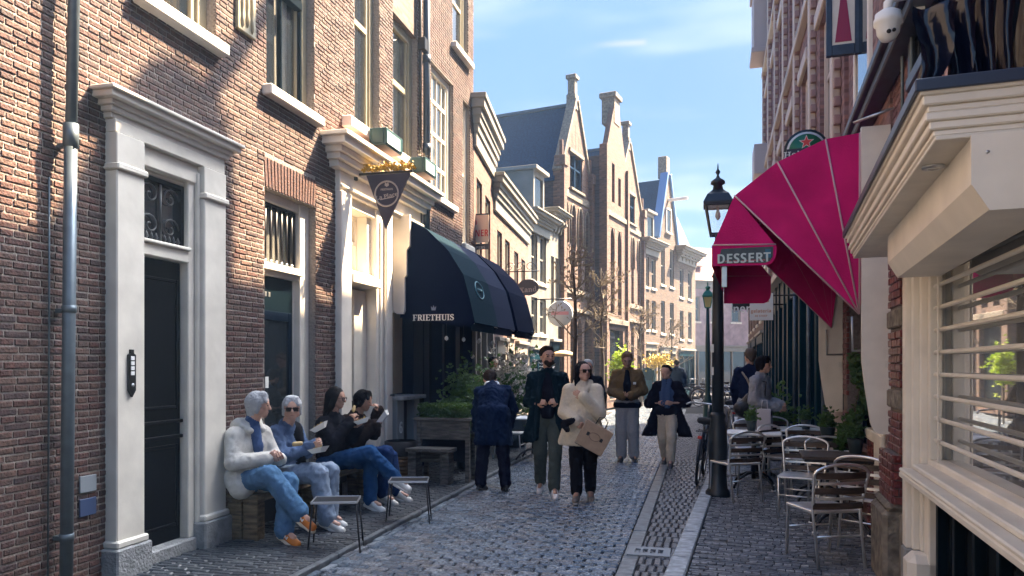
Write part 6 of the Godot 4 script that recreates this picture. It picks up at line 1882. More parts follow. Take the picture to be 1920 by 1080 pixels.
func planter_bench() -> void:
	var o := Vector3(-3.8, 0, -9.75)
	var p := thing("planter", "grey wooden planter box on legs holding a clipped hedge", "planter", o)
	part("top_rail", bx(Vector3(-3.84, 0.86, -10.05), Vector3(-3.02, 0.9, -9.66), 0.006), MC.grey_wood, p)
	for k in 2:
		part("plank", bx(Vector3(-3.76, 0.6 + k * 0.131, -9.74), Vector3(-3.1, 0.725 + k * 0.131, -9.7), 0.006), MC.grey_wood, p)
	for x in [-3.8, -3.1]:
		for z in [-9.74, -10.02]:
			part("leg", bx(Vector3(x, 0.02, z), Vector3(x + 0.06, 0.858, z + 0.06), 0.005), MC.grey_wood, p)
	part("box", bx(Vector3(-3.74, 0.3, -10.03), Vector3(-3.1, 0.6, -9.75), 0.0), MC.door_dark, p)
	var b := thing("bench", "low grey plank bench standing against the wooden planter", "bench", Vector3(-3.5, 0, -9.5))
	part("seat_plank", bx(Vector3(-3.84, 0.46, -9.64), Vector3(-3.2, 0.51, -9.36), 0.006), MC.grey_wood, b)
	part("apron", bx(Vector3(-3.8, 0.3, -9.6), Vector3(-3.35, 0.459, -9.57), 0.004), MC.grey_wood, b)
	for x in [-3.82, -3.36]:
		part("leg", bx(Vector3(x, 0.02, -9.62), Vector3(x + 0.12, 0.459, -9.4), 0.006), MC.grey_wood, b)
	var h := thing("box_hedge", "clipped dark green hedge growing in the grey planter", "hedge", Vector3(-3.45, 0.9, -9.85))
	part("foliage", sprigs(1500, func(r): return Vector3(r.randf_range(-3.8, -3.05), 0.88 + 0.2 * r.randf(), r.randf_range(-10.02, -9.68)), 0.035, 3), MC.leaf_dark, h)
	var bu := thing("bush", "loose leafy bush behind the planter, its tips catching the sun", "bush", Vector3(-3.5, 0.03, -11.0))
	part("foliage", sprigs(1900, func(r): return Vector3(-3.5, 0.98, -11.0) + Vector3(r.randfn(0, 0.17), r.randfn(0, 0.25), r.randfn(0, 0.2)), 0.06, 3), MC.leaf, bu)
	var ps := sf(true)
	lathe(ps, Vector3(-3.5, 0.03, -11.0), [Vector2(0.14, 0), Vector2(0.2, 0.45), Vector2(0.17, 0.45)], 14)
	part("pot", done(ps), MC.pot, bu)
	var fl := thing("flower_bush", "mass of cream blossom in pots beside the cafe tables", "flowers", Vector3(-3.5, 0.03, -14.2))
	part("blossom", sprigs(700, func(r): return Vector3(-3.5, 1.3, -14.2) + Vector3(r.randfn(0, 0.3), r.randfn(0, 0.3), r.randfn(0, 0.3)), 0.09, 2), MC.petal, fl)
	part("foliage", sprigs(500, func(r): return Vector3(-3.5, 1.05, -14.2) + Vector3(r.randfn(0, 0.25), r.randfn(0, 0.3), r.randfn(0, 0.25)), 0.09, 3), MC.leaf, fl)
	var ps2 := sf(true)
	lathe(ps2, Vector3(-3.5, 0.03, -14.2), [Vector2(0.2, 0), Vector2(0.28, 0.6), Vector2(0.24, 0.6)], 14)
	part("pot", done(ps2), MC.pot, fl)

# many small leaves (or blades) scattered where the callable says
func sprigs(n: int, where: Callable, size: float, leaves: int) -> ArrayMesh:
	var r := RandomNumberGenerator.new()
	r.seed = n * 7 + int(size * 1000.0)
	var s := sf()
	for k in n:
		var c: Vector3 = (where as Callable).call(r)
		for j in leaves:
			var b := Basis.from_euler(Vector3(r.randf_range(-1.2, 1.2), r.randf_range(0, TAU), r.randf_range(-1.2, 1.2)))
			var l := size * r.randf_range(0.6, 1.2)
			var w := l * 0.38
			var f := b * Vector3(0, l, 0)
			var x := b * Vector3(w, 0, 0)
			var up := b * Vector3(0, 0, w * 0.35)
			for t in [[c, c + f * 0.5 + x + up, c + f], [c, c + f, c + f * 0.5 - x + up]]:
				for v in t:
					s.add_vertex(v)
	return done(s)

# ---------------------------------------------------------------- things on the right side
func cafe_table_parts(t: Node3D, at: Vector3, w: float, d: float, m: Material, slats := 0) -> void:
	if slats > 0:
		for k in slats:
			var z0 := -d / 2 + k * d / slats
			part("slat", bx(at + Vector3(-w / 2, 0.715, z0 + 0.003), at + Vector3(w / 2, 0.742, z0 + d / slats - 0.003), 0.004), m, t)
		part("frame", bx(at + Vector3(-w / 2 + 0.02, 0.69, -d / 2 + 0.02), at + Vector3(w / 2 - 0.02, 0.714, d / 2 - 0.02), 0.0), MC.black_metal, t)
	else:
		part("top", bx(at + Vector3(-w / 2, 0.71, -d / 2), at + Vector3(w / 2, 0.74, d / 2), 0.008), m, t)
	part("column", tb([at + Vector3(0, 0.12, 0), at + Vector3(0, 0.71, 0)], 0.032, 12), MC.black_metal, t)
	for k in 4:
		var a := PI / 4 + k * PI / 2
		var v := Vector3(cos(a), 0, sin(a))
		part("foot", tb([at + Vector3(0, 0.2, 0), at + v * 0.12 + Vector3(0, 0.19, 0), at + v * 0.26 + Vector3(0, 0.13, 0), at + v * 0.34 + Vector3(0, 0.05, 0), at + v * 0.345 + Vector3(0, 0.01, 0)], [0.02, 0.019, 0.016, 0.015, 0.016], 8), MC.black_metal, t)
		part("foot_pad", tb([at + v * 0.345, at + v * 0.345 + Vector3(0, 0.014, 0)], 0.03, 10), MC.white, t)

func make_chair(label: String) -> Node3D:
	var c := thing("cafe_chair", label, "chair", V0, Transform3D.IDENTITY, "aluminium cafe chairs")
	ORG.erase(c)
	# the chair looks along +z; its back stands at -z
	var fr := sf(true)
	var back := []
	for k in 13:
		var a := PI * k / 12
		back.append(Vector3(-0.235 * cos(a) * (1.0 if k in [0, 12] else 1.0), 0.75 + 0.085 * sin(a), -0.26 - 0.03 * sin(a)))
	var path := [Vector3(-0.2, 0.0, -0.27), Vector3(-0.205, 0.44, -0.19)]
	path.append_array(back)
	path.append_array([Vector3(0.205, 0.44, -0.19), Vector3(0.2, 0.0, -0.27)])
	tube(fr, path, 0.0125, 8)
	part("back_frame", done(fr), MC.aluminium, c)
	for sx in [-1.0, 1.0]:
		var s := sf(true)
		tube(s, [Vector3(sx * 0.195, 0.0, 0.23), Vector3(sx * 0.2, 0.425, 0.2), Vector3(sx * 0.19, 0.445, 0.17), Vector3(sx * 0.19, 0.445, -0.15)], 0.0125, 8)
		part("front_leg", done(s), MC.aluminium, c)
	part("seat_frame", boxes([[Vector3(-0.215, 0.43, -0.2), Vector3(-0.195, 0.455, 0.21)], [Vector3(0.195, 0.43, -0.2), Vector3(0.215, 0.455, 0.21)], [Vector3(-0.195, 0.43, 0.19), Vector3(0.195, 0.455, 0.21)], [Vector3(-0.195, 0.43, -0.2), Vector3(0.195, 0.455, -0.18)]], 0.005), MC.aluminium, c)
	for k in 6:
		part("seat_slat", bx(Vector3(-0.194, 0.445, -0.17 + k * 0.06), Vector3(0.194, 0.457, -0.118 + k * 0.06), 0.004), MC.aluminium, c)
	for k in 5:
		var y := 0.495 + k * 0.062
		var s := sf()
		var n := 8
		for i in n:
			var x0 := lerpf(-0.215, 0.215, float(i) / n)
			var x1 := lerpf(-0.215, 0.215, float(i + 1) / n)
			var z0 := -0.2 - (y - 0.44) * 0.19 - 0.03 * (1.0 - pow(x0 / 0.215, 2.0))
			var z1 := -0.2 - (y - 0.44) * 0.19 - 0.03 * (1.0 - pow(x1 / 0.215, 2.0))
			bar(s, Vector3(x0, y, z0), Vector3(x1 + 0.001, y, z1), 0.011, 0.05 if k % 2 == 0 else 0.022)
		part("back_slat", done(s), MC.aluminium if k % 2 else MC.brown_slat, c)
	for z in [-0.22, 0.215]:
		part("stretcher", tb([Vector3(-0.205, 0.25, z), Vector3(0.205, 0.25, z)], 0.009, 6), MC.aluminium, c)
	return c

func potted_plant(label: String, at: Vector3, r: float, hgt: float, m: Material) -> void:
	var p := thing("potted_plant", label, "plant", at, RF)
	var s := sf(true)
	lathe(s, at, [Vector2(r * 0.75, 0.0), Vector2(r, hgt * 0.45), Vector2(r * 1.05, hgt * 0.5), Vector2(r * 0.85, hgt * 0.48)], 14)
	part("pot", done(s), MC.pot, p)
	part("foliage", sprigs(230, func(q): return at + Vector3(q.randfn(0, r * 0.5), hgt * 0.5 + absf(q.randfn(0, hgt * 0.22)), q.randfn(0, r * 0.5)), 0.045, 2), m, p)

func right_things() -> void:
	dessert_awning()
	lamp_posts()
	# tables, chairs, plants, all beside the house walls on the right-hand pavement
	var t1 := thing("cafe_table", "slatted brown cafe table nearest the brick pier, set with a potted plant", "table", Vector3(0.79, 0, -8.0), RF)
	cafe_table_parts(t1, Vector3(0.79, 0, -8.0), 0.72, 0.62, MC.brown_slat, 7)
	var t2 := thing("cafe_table", "slatted grey cafe table in the middle, beside the ivy", "table", Vector3(0.72, 0, -9.55), RF)
	cafe_table_parts(t2, Vector3(0.72, 0, -9.55), 0.66, 0.6, MC.grey_wood, 7)
	var t3 := thing("cafe_table", "white topped cafe table just behind the street lamp", "table", Vector3(-0.02, 0, -10.4), RF)
	cafe_table_parts(t3, Vector3(-0.02, 0, -10.4), 0.68, 0.6, MC.white)
	var t4 := thing("cafe_table", "pale cafe table close to the teal shop front, holding a potted plant", "table", Vector3(0.62, 0, -11.1), RF)
	cafe_table_parts(t4, Vector3(0.62, 0, -11.1), 0.66, 0.6, MC.aluminium)
	var c := make_chair("aluminium slat chair nearest the brick pier, its back to the camera")
	var b := RF.basis.get_euler().y
	c.position = Vector3(0.987, 0, -6.635)
	c.rotation.y = PI + 0.4
	var spots := [[-0.236, -9.455, PI + 0.62, "aluminium slat chair beside the street lamp, its back to the camera"], [0.47, -8.55, -0.2, "aluminium chair on the far side of the brown slatted table, kerb end"], [0.78, -8.6, 0.1, "aluminium chair on the far side of the brown slatted table, wall end"],
		[0.38, -10.25, 0.9, "aluminium chair between the white table and the grey slatted table"], [0.62, -10.2, 0.0, "aluminium chair behind the grey slatted table"], [-0.05, -11.15, 0.1, "aluminium chair on the far side of the white table"], [0.32, -11.8, 0.3, "aluminium chair beside the pale table at the teal shop front"], [1.0, -7.3, PI - 0.5, "aluminium chair half hidden between brown table and stone plinth"]]
	for s in spots:
		copy(c, s[3], RF * Vector3(s[0], 0, s[1]), b + s[2], "aluminium cafe chairs")
	copy(c, "aluminium chair beside the white topped table behind the stooping person", Vector3(-3.2, 0, -12.6), PI / 2, "aluminium cafe chairs")
	copy(c, "aluminium chair facing the street by the cream blossom", Vector3(-2.7, 0, -13.2), PI, "aluminium cafe chairs")
	potted_plant("bushy plant in a dark pot at the wall end of the brown slatted table", Vector3(0.95, 0.742, -8.15), 0.075, 0.3, MC.leaf_dark)
	potted_plant("plant in a dark pot on the grey slatted table", Vector3(0.8, 0.742, -9.4), 0.085, 0.32, MC.leaf_dark)
	potted_plant("small plant in a black pot on the white table", Vector3(-0.05, 0.742, -10.5), 0.065, 0.27, MC.leaf)
	potted_plant("small plant in a black pot on the pale table", Vector3(0.66, 0.742, -11.0), 0.065, 0.26, MC.leaf_dark)
	var iv := thing("ivy", "dark ivy climbing the wall behind the cafe tables", "ivy", Vector3(1.0, 0, -8.6), RF)
	part("foliage", sprigs(1100, func(q):
		var t: float = q.randf()
		return Vector3(1.0 - 0.05 * q.randf() - 0.1 * sin(t * 7.0), 0.5 + 1.15 * t + q.randfn(0, 0.06), -9.2 + 1.2 * t + q.randfn(0, 0.1)), 0.06, 2), MC.leaf_dark, iv)
	part("stem", tb([Vector3(1.0, 0.0, -9.2), Vector3(0.98, 0.8, -8.9), Vector3(1.02, 1.6, -8.1)], 0.012, 6), MC.bark, iv)
	var pl := thing("wooden_planter", "large dark planked planter standing behind the cafe tables", "planter", Vector3(0.17, 0, -13.5), RF)
	for k in 5:
		part("plank", bx(Vector3(-0.13 + k * 0.122, 0.06, -13.4), Vector3(-0.012 + k * 0.122, 0.62, -13.36), 0.006), MC.navy_wood, pl)
	part("box", bx(Vector3(-0.12, 0.04, -13.8), Vector3(0.47, 0.6, -13.401), 0.0), MC.door_dark, pl)
	part("foliage", sprigs(420, func(q): return Vector3(0.35 + q.randfn(0, 0.13), 0.75 + q.randfn(0, 0.16), -13.6 + q.randfn(0, 0.12)), 0.09, 2), MC.leaf, pl)
	# surveillance camera
	var cv := thing("security_camera", "white dome security camera on a bracket high above the canopy", "camera", Vector3(1.0, 4.0, -5.5), RF)
	var s := sf(true)
	lathe(s, Vector3(0.84, 3.86, -5.5), [Vector2(0.005, -0.085), Vector2(0.045, -0.075), Vector2(0.07, -0.03), Vector2(0.076, 0.02), Vector2(0.09, 0.03), Vector2(0.09, 0.06), Vector2(0.082, 0.075), Vector2(0.08, 0.1), Vector2(0.05, 0.12)], 20)
	part("dome", done(s), MC.white, cv)
	part("lens", tb([Vector3(0.835, 3.815, -5.43), Vector3(0.832, 3.812, -5.42)], 0.014, 10), MC.black, cv)
	part("lens", tb([Vector3(0.865, 3.82, -5.432), Vector3(0.864, 3.818, -5.422)], 0.012, 10), MC.black, cv)
	part("arm", tb([Vector3(0.84, 3.97, -5.5), Vector3(0.84, 4.03, -5.5), Vector3(0.87, 4.06, -5.5), Vector3(1.06, 4.07, -5.5)], 0.03, 10), MC.white, cv)
	var br := sf()
	prism(br, pv([1.0, 4.12, 1.05, 4.12, 1.05, 3.8, 1.03, 3.8, 0.99, 4.0]), 0.09, Transform3D(Basis.IDENTITY, Vector3(0, 0, -5.545)))
	part("bracket", done(br), MC.white, cv)
	# round beer sign
	var rs := thing("round_sign", "round beer sign with a red star rising above the red awning", "sign", Vector3(0.72, 4.7, -11.5), RF)
	var ctr := Vector3(0.69, 4.68, -11.5)
	var face := Basis(Vector3(1, 0, 0), PI / 2)
	for e in [[0.3, 0.0, 0.09, "sign_rim", Color(0.012, 0.03, 0.035)], [0.265, 0.088, 0.096, "sign_white", Color(0.6, 0.65, 0.65)], [0.235, 0.094, 0.1, "sign_green", Color(0.01, 0.13, 0.06)]]:
		var q := sf(true)
		lathe(q, ctr, [Vector2(e[0], e[1]), Vector2(e[0], e[2])], 32, face)
		part("disc", done(q), mt(e[3], e[4], 0.3), rs)
	part("band", bx(ctr + Vector3(-0.262, -0.075, 0.098), ctr + Vector3(0.262, 0.035, 0.104), 0.0), mt("sign_black", Color(0.02, 0.02, 0.04), 0.4), rs)
	letter("lettering", text("Heineken", 0.09, 0.004, true, true), MC.sign_white, rs, Transform3D(Basis.IDENTITY, ctr + Vector3(0, -0.05, 0.106)))
	var star := PackedVector2Array()
	for k in 10:
		var a := PI / 2 + PI * k / 5
		var r := 0.085 if k % 2 == 0 else 0.035
		star.append(Vector2(ctr.x + r * cos(a), ctr.y + 0.115 + r * sin(a)))
	for e in [[1.25, 0.101, "sign_white"], [1.0, 0.104, "star_red"]]:
		var sp := PackedVector2Array()
		for v in star:
			sp.append(Vector2(ctr.x, ctr.y + 0.115) + (v - Vector2(ctr.x, ctr.y + 0.115)) * e[0])
		var q := sf()
		prism(q, sp, 0.004, Transform3D(Basis.IDENTITY, Vector3(0, 0, ctr.z + e[1])))
		part("star", done(q), mt(e[2], Color(0.6, 0.05, 0.04), 0.4), rs)
	part("arm", tb([ctr + Vector3(0.25, 0, 0.03), ctr + Vector3(0.5, 0, 0.03)], 0.025, 8), MC.black_metal, rs)
	# banner signs farther on
	var bs := thing("banner_sign", "black angular shop sign shaped like a bent arrow over the pavement", "sign", Vector3(-0.1, 2.4, -18), RF)
	var ar := sf()
	prism(ar, pv([-1.0, 2.9, -0.68, 2.9, -0.68, 2.62, -1.1, 2.2, -1.1, 2.0, -0.92, 2.0, -1.22, 2.3, -0.94, 2.62, -1.0, 2.62]), 0.06, Transform3D(Basis.IDENTITY, Vector3(0.55, 0.0, -18)))
	part("arrow", done(ar), MC.black, bs)
	letter("lettering", text("nen", 0.17, 0.01), MC.white, bs, Transform3D(Basis.IDENTITY, Vector3(-0.28, 2.92, -17.93)))
	part("board", bx(Vector3(-0.5, 2.9, -18.0), Vector3(-0.1, 3.12, -17.94), 0.004), MC.black, bs)
	part("arm", tb([Vector3(-0.1, 3.0, -17.97), Vector3(0.7, 3.0, -17.97)], 0.02, 6), MC.black_metal, bs)
	var ws := thing("banner_sign", "white square shop sign with faint orange print beside the teal front", "sign", Vector3(0.1, 2.7, -14.5), RF)
	part("board", bx(Vector3(-0.1, 2.45, -14.53), Vector3(0.31, 2.95, -14.5), 0.005), MC.white, ws)
	letter("lettering", text("gelateria", 0.06, 0.003), mt("print_orange", Color(0.6, 0.3, 0.16), 0.7), ws, Transform3D(Basis.IDENTITY, Vector3(0.1, 2.62, -14.497)))
	letter("lettering", text("DE STOEP", 0.035, 0.003), MC.print_orange, ws, Transform3D(Basis.IDENTITY, Vector3(0.1, 2.53, -14.497)))
	letter("mark", text("∞", 0.1, 0.003), MC.print_orange, ws, Transform3D(Basis.IDENTITY, Vector3(0.2, 2.8, -14.497)))
	part("arm", tb([Vector3(0.31, 2.9, -14.515), Vector3(0.9, 2.9, -14.515)], 0.015, 6), MC.black_metal, ws)
	# flag pole high on the right-hand front, its flag furled
	var fp := thing("flagpole", "furled flag on a slanting pole on the roof of the tall rose brick house", "flagpole", Vector3(1.1, 6.0, -5), RF)
	part("pole", tb([Vector3(0.92, 13.9, -11.9), Vector3(0.86, 16.4, -13.9)], 0.04, 8), MC.white, fp)
	part("flag", tb([Vector3(0.91, 14.3, -12.2), Vector3(0.89, 15.2, -12.93), Vector3(0.86, 16.3, -13.8)], [0.07, 0.12, 0.1], 10), MC.awning_red, fp)
	bicycles()

func dessert_awning() -> void:
	var t := thing("dome_awning", "large crimson dome awning with pale ribs and a DESSERT valance", "awning", Vector3(1.06, 2.1, -8.4), RF)
	var arc := [Vector2(1.06, 3.66), Vector2(0.874, 3.66), Vector2(0.596, 3.633), Vector2(0.192, 3.462), Vector2(-0.179, 3.183), Vector2(-0.37, 2.739)]
	var hinge := Vector2(0.87, 2.07)
	var z0 := -7.2
	var z1 := -9.72
	for z in [z0, z1]:
		for k in arc.size() - 1:
			var tri2 := PackedVector2Array([hinge, arc[k], arc[k + 1]])
			if k == 4:
				tri2 = PackedVector2Array([arc[4], arc[5], Vector2(0.179, 2.711)])
			var s := sf()
			prism(s, tri2, 0.008, Transform3D(Basis.IDENTITY, Vector3(0, 0, z - 0.004)))
			part("gore", done(s), MC.awning_red, t)
	for k in arc.size() - 1:
		var s := sf()
		var a: Vector2 = arc[k]
		var b: Vector2 = arc[k + 1]
		var o := (b - a).normalized().orthogonal() * 0.008
		prism(s, PackedVector2Array([a, b, b + o, a + o]), z0 - z1 - 0.012, Transform3D(Basis.IDENTITY, Vector3(0, 0, z1 + 0.006)))
		part("panel", done(s), MC.awning_red, t)
	for k in range(1, arc.size()):
		var r := sf(true)
		var path := []
		var hz0: Vector2 = hinge if k < 5 else Vector2(0.179, 2.72)
		path = [Vector3(hz0.x, hz0.y, z0 + 0.008), Vector3(arc[k].x, arc[k].y, z0 + 0.008)]
		tube(r, path, 0.0085, 6)
		tube(r, [Vector3(arc[k].x, arc[k].y + 0.004, z0 + 0.008), Vector3(arc[k].x, arc[k].y + 0.004, z1)], 0.007, 6)
		tube(r, [Vector3(arc[k].x, arc[k].y, z1 - 0.004), Vector3(hz0.x, hz0.y, z1 - 0.004)], 0.0085, 6)
		part("rib", done(r), MC.awning_rib, t)
	for z in [z0, z1]:
		part("hinge_arm", tb([Vector3(hinge.x - 0.06, hinge.y - 0.02, z), Vector3(hinge.x - 0.05, hinge.y - 0.32, z - 0.03), Vector3(1.06, hinge.y - 0.32, z - 0.05)], 0.012, 6), MC.steel, t)
	# valances: front one along the street, end ones with rounded corner
	var fv := bx(Vector3(-0.386, 2.54, z1), Vector3(-0.378, 2.74, z0), 0.0)
	part("valance", fv, MC.awning_red, t)
	for z in [z0 + 0.004, z1]:
		var lw := 0.0 if z > z1 + 0.1 else 0.15
		var l := [-0.375, 2.735, -0.375, 2.545 - lw, 0.1, 2.535 - lw, 0.14, 2.55 - lw, 0.17, 2.59 - lw, 0.182, 2.64 - lw, 0.182, 2.715]
		var s := sf()
		prism(s, pv(l), 0.008, Transform3D(Basis.IDENTITY, Vector3(0, 0, z - 0.004)))
		part("valance", done(s), MC.awning_red, t)
	var sg := sf()
	prism(sg, pv([-0.3, 2.7, -0.33, 2.565, 0.09, 2.555, 0.125, 2.57, 0.15, 2.61, 0.155, 2.7]), 0.006, Transform3D(Basis.IDENTITY, Vector3(0, 0, z0 + 0.01)))
	var sgn := part("sign_panel", done(sg), mt("slate_sign", Color(0.06, 0.09, 0.1), 0.6, noise_tex("blot", 0.78, 1.0, 0.012, 5), 3.0), t)
	letter("lettering", text("DESSERT", 0.085, 0.004), mt("pale_print", Color(0.5, 0.6, 0.58), 0.7), t, Transform3D(Basis.IDENTITY, Vector3(-0.105, 2.605, z0 + 0.018)))
	part("mark", bx(Vector3(0.085, 2.6, z0 + 0.016), Vector3(0.135, 2.68, z0 + 0.019), 0.0), mt("mark_blue", Color(0.03, 0.14, 0.22), 0.6), sgn)
	for k in 5:
		part("print_line", bx(Vector3(-0.27 + k * 0.075, 2.575, z0 + 0.016), Vector3(-0.215 + k * 0.075, 2.587, z0 + 0.019), 0.0), mt("print_red", Color(0.35, 0.12, 0.12), 0.7), sgn)
	for x in [-0.3]:
		part("strut", bx(Vector3(x, 2.35, z0 - 0.06), Vector3(x + 0.05, 2.55, z0 - 0.04), 0.004), MC.steel, t)

func lantern(o: Node3D, c: Vector3, s: float, body: Material, glass: Material) -> void:   # c: bottom centre of the lantern
	var q := sf()
	for k in 4:
		var a := PI / 4 + PI / 2 * k
		var v := Vector3(cos(a), 0, sin(a))
		bar(q, c + v * 0.135 * s, c + v * 0.225 * s + Vector3(0, 0.39 * s, 0), 0.022 * s, 0.022 * s)
		var a2 := a + PI / 2
		var v2 := Vector3(cos(a2), 0, sin(a2))
		bar(q, c + v * 0.135 * s, c + v2 * 0.135 * s, 0.025 * s, 0.03 * s)
		bar(q, c + v * 0.225 * s + Vector3(0, 0.39 * s, 0), c + v2 * 0.225 * s + Vector3(0, 0.39 * s, 0), 0.03 * s, 0.03 * s)
	part("lantern_frame", done(q), body, o)
	var r := sf()
	lathe(r, c + Vector3(0, 0.4 * s, 0), [Vector2(0.27 * s, -0.01 * s), Vector2(0.275 * s, 0.03 * s), Vector2(0.2 * s, 0.14 * s), Vector2(0.08 * s, 0.22 * s)], 4, Basis(Vector3.UP, PI / 4))
	part("lantern_roof", done(r), body, o)
	var f := sf(true)
	lathe(f, c + Vector3(0, 0.6 * s, 0), [Vector2(0.075 * s, 0.0), Vector2(0.06 * s, 0.08 * s), Vector2(0.1 * s, 0.1 * s), Vector2(0.09 * s, 0.14 * s), Vector2(0.03 * s, 0.18 * s), Vector2(0.012 * s, 0.22 * s), Vector2(0.035 * s, 0.26 * s), Vector2(0.012 * s, 0.3 * s), Vector2(0.004 * s, 0.38 * s)], 12)
	part("finial", done(f), body, o)
	var g := sf()
	for k in 4:
		var a := PI / 4 + PI / 2 * k
		var v := Vector3(cos(a), 0, sin(a))
		var v2 := Vector3(cos(a + PI / 2), 0, sin(a + PI / 2))
		quad(g, c + v * 0.13 * s, c + v2 * 0.13 * s, c + v2 * 0.22 * s + Vector3(0, 0.39 * s, 0), c + v * 0.22 * s + Vector3(0, 0.39 * s, 0), c + Vector3(0, 0.2 * s, 0))
	part("lantern_glass", done(g), glass, o)
	var b := sf(true)
	lathe(b, c + Vector3(0, 0.22 * s, 0), [Vector2(0.012 * s, -0.02 * s), Vector2(0.035 * s, 0.02 * s), Vector2(0.035 * s, 0.06 * s), Vector2(0.015 * s, 0.12 * s), Vector2(0.015 * s, 0.17 * s)], 10)
	part("bulb", done(b), mt("bulb_grey", Color(0.3, 0.3, 0.3), 0.3), o)

func lamp_posts() -> void:
	var at := Vector3(0.212, 0, -9.6)
	var o := thing("street_lamp", "dark cast iron street lamp with a square lantern, rising behind the red awning", "street lamp", at)
	var s := sf(true)
	lathe(s, at, [Vector2(0.15, -0.02), Vector2(0.15, 0.06), Vector2(0.115, 0.1), Vector2(0.105, 0.3), Vector2(0.118, 0.55), Vector2(0.11, 0.8), Vector2(0.085, 0.95), Vector2(0.1, 1.0), Vector2(0.075, 1.04)], 18)
	part("base", done(s), mt("lamp_dark", Color(0.012, 0.018, 0.024), 0.4), o)
	var p := sf(true)
	lathe(p, at, [Vector2(0.072, 1.0), Vector2(0.07, 2.2), Vector2(0.06, 2.7), Vector2(0.075, 2.72), Vector2(0.05, 2.78), Vector2(0.035, 3.24)], 16)
	part("pole", done(p), MC.lamp_dark, o)
	for y in [1.5, 1.78]:
		part("sticker", bx(at + Vector3(-0.074, y, -0.02), at + Vector3(-0.05, y + 0.1, 0.05), 0.0), MC.paper, o)
	lantern(o, at + Vector3(0.0, 3.24, 0), 0.9, MC.lamp_dark, MC.glass_pane)
	var at2 := Vector3(0.178, 0, -19.0)
	var o2 := thing("street_lamp", "smaller green capped street lamp farther down the street", "street lamp", at2)
	var p2 := sf(true)
	lathe(p2, at2, [Vector2(0.12, 0.0), Vector2(0.11, 0.7), Vector2(0.06, 0.9), Vector2(0.055, 2.2), Vector2(0.035, 3.06)], 12)
	part("pole", done(p2), mt("lamp_green", Color(0.015, 0.06, 0.055), 0.4), o2)
	lantern(o2, at2 + Vector3(0, 3.04, 0), 0.68, mt("copper_green", Color(0.03, 0.2, 0.15), 0.5), mt("amber_glass", Color(0.6, 0.5, 0.2), 0.3))

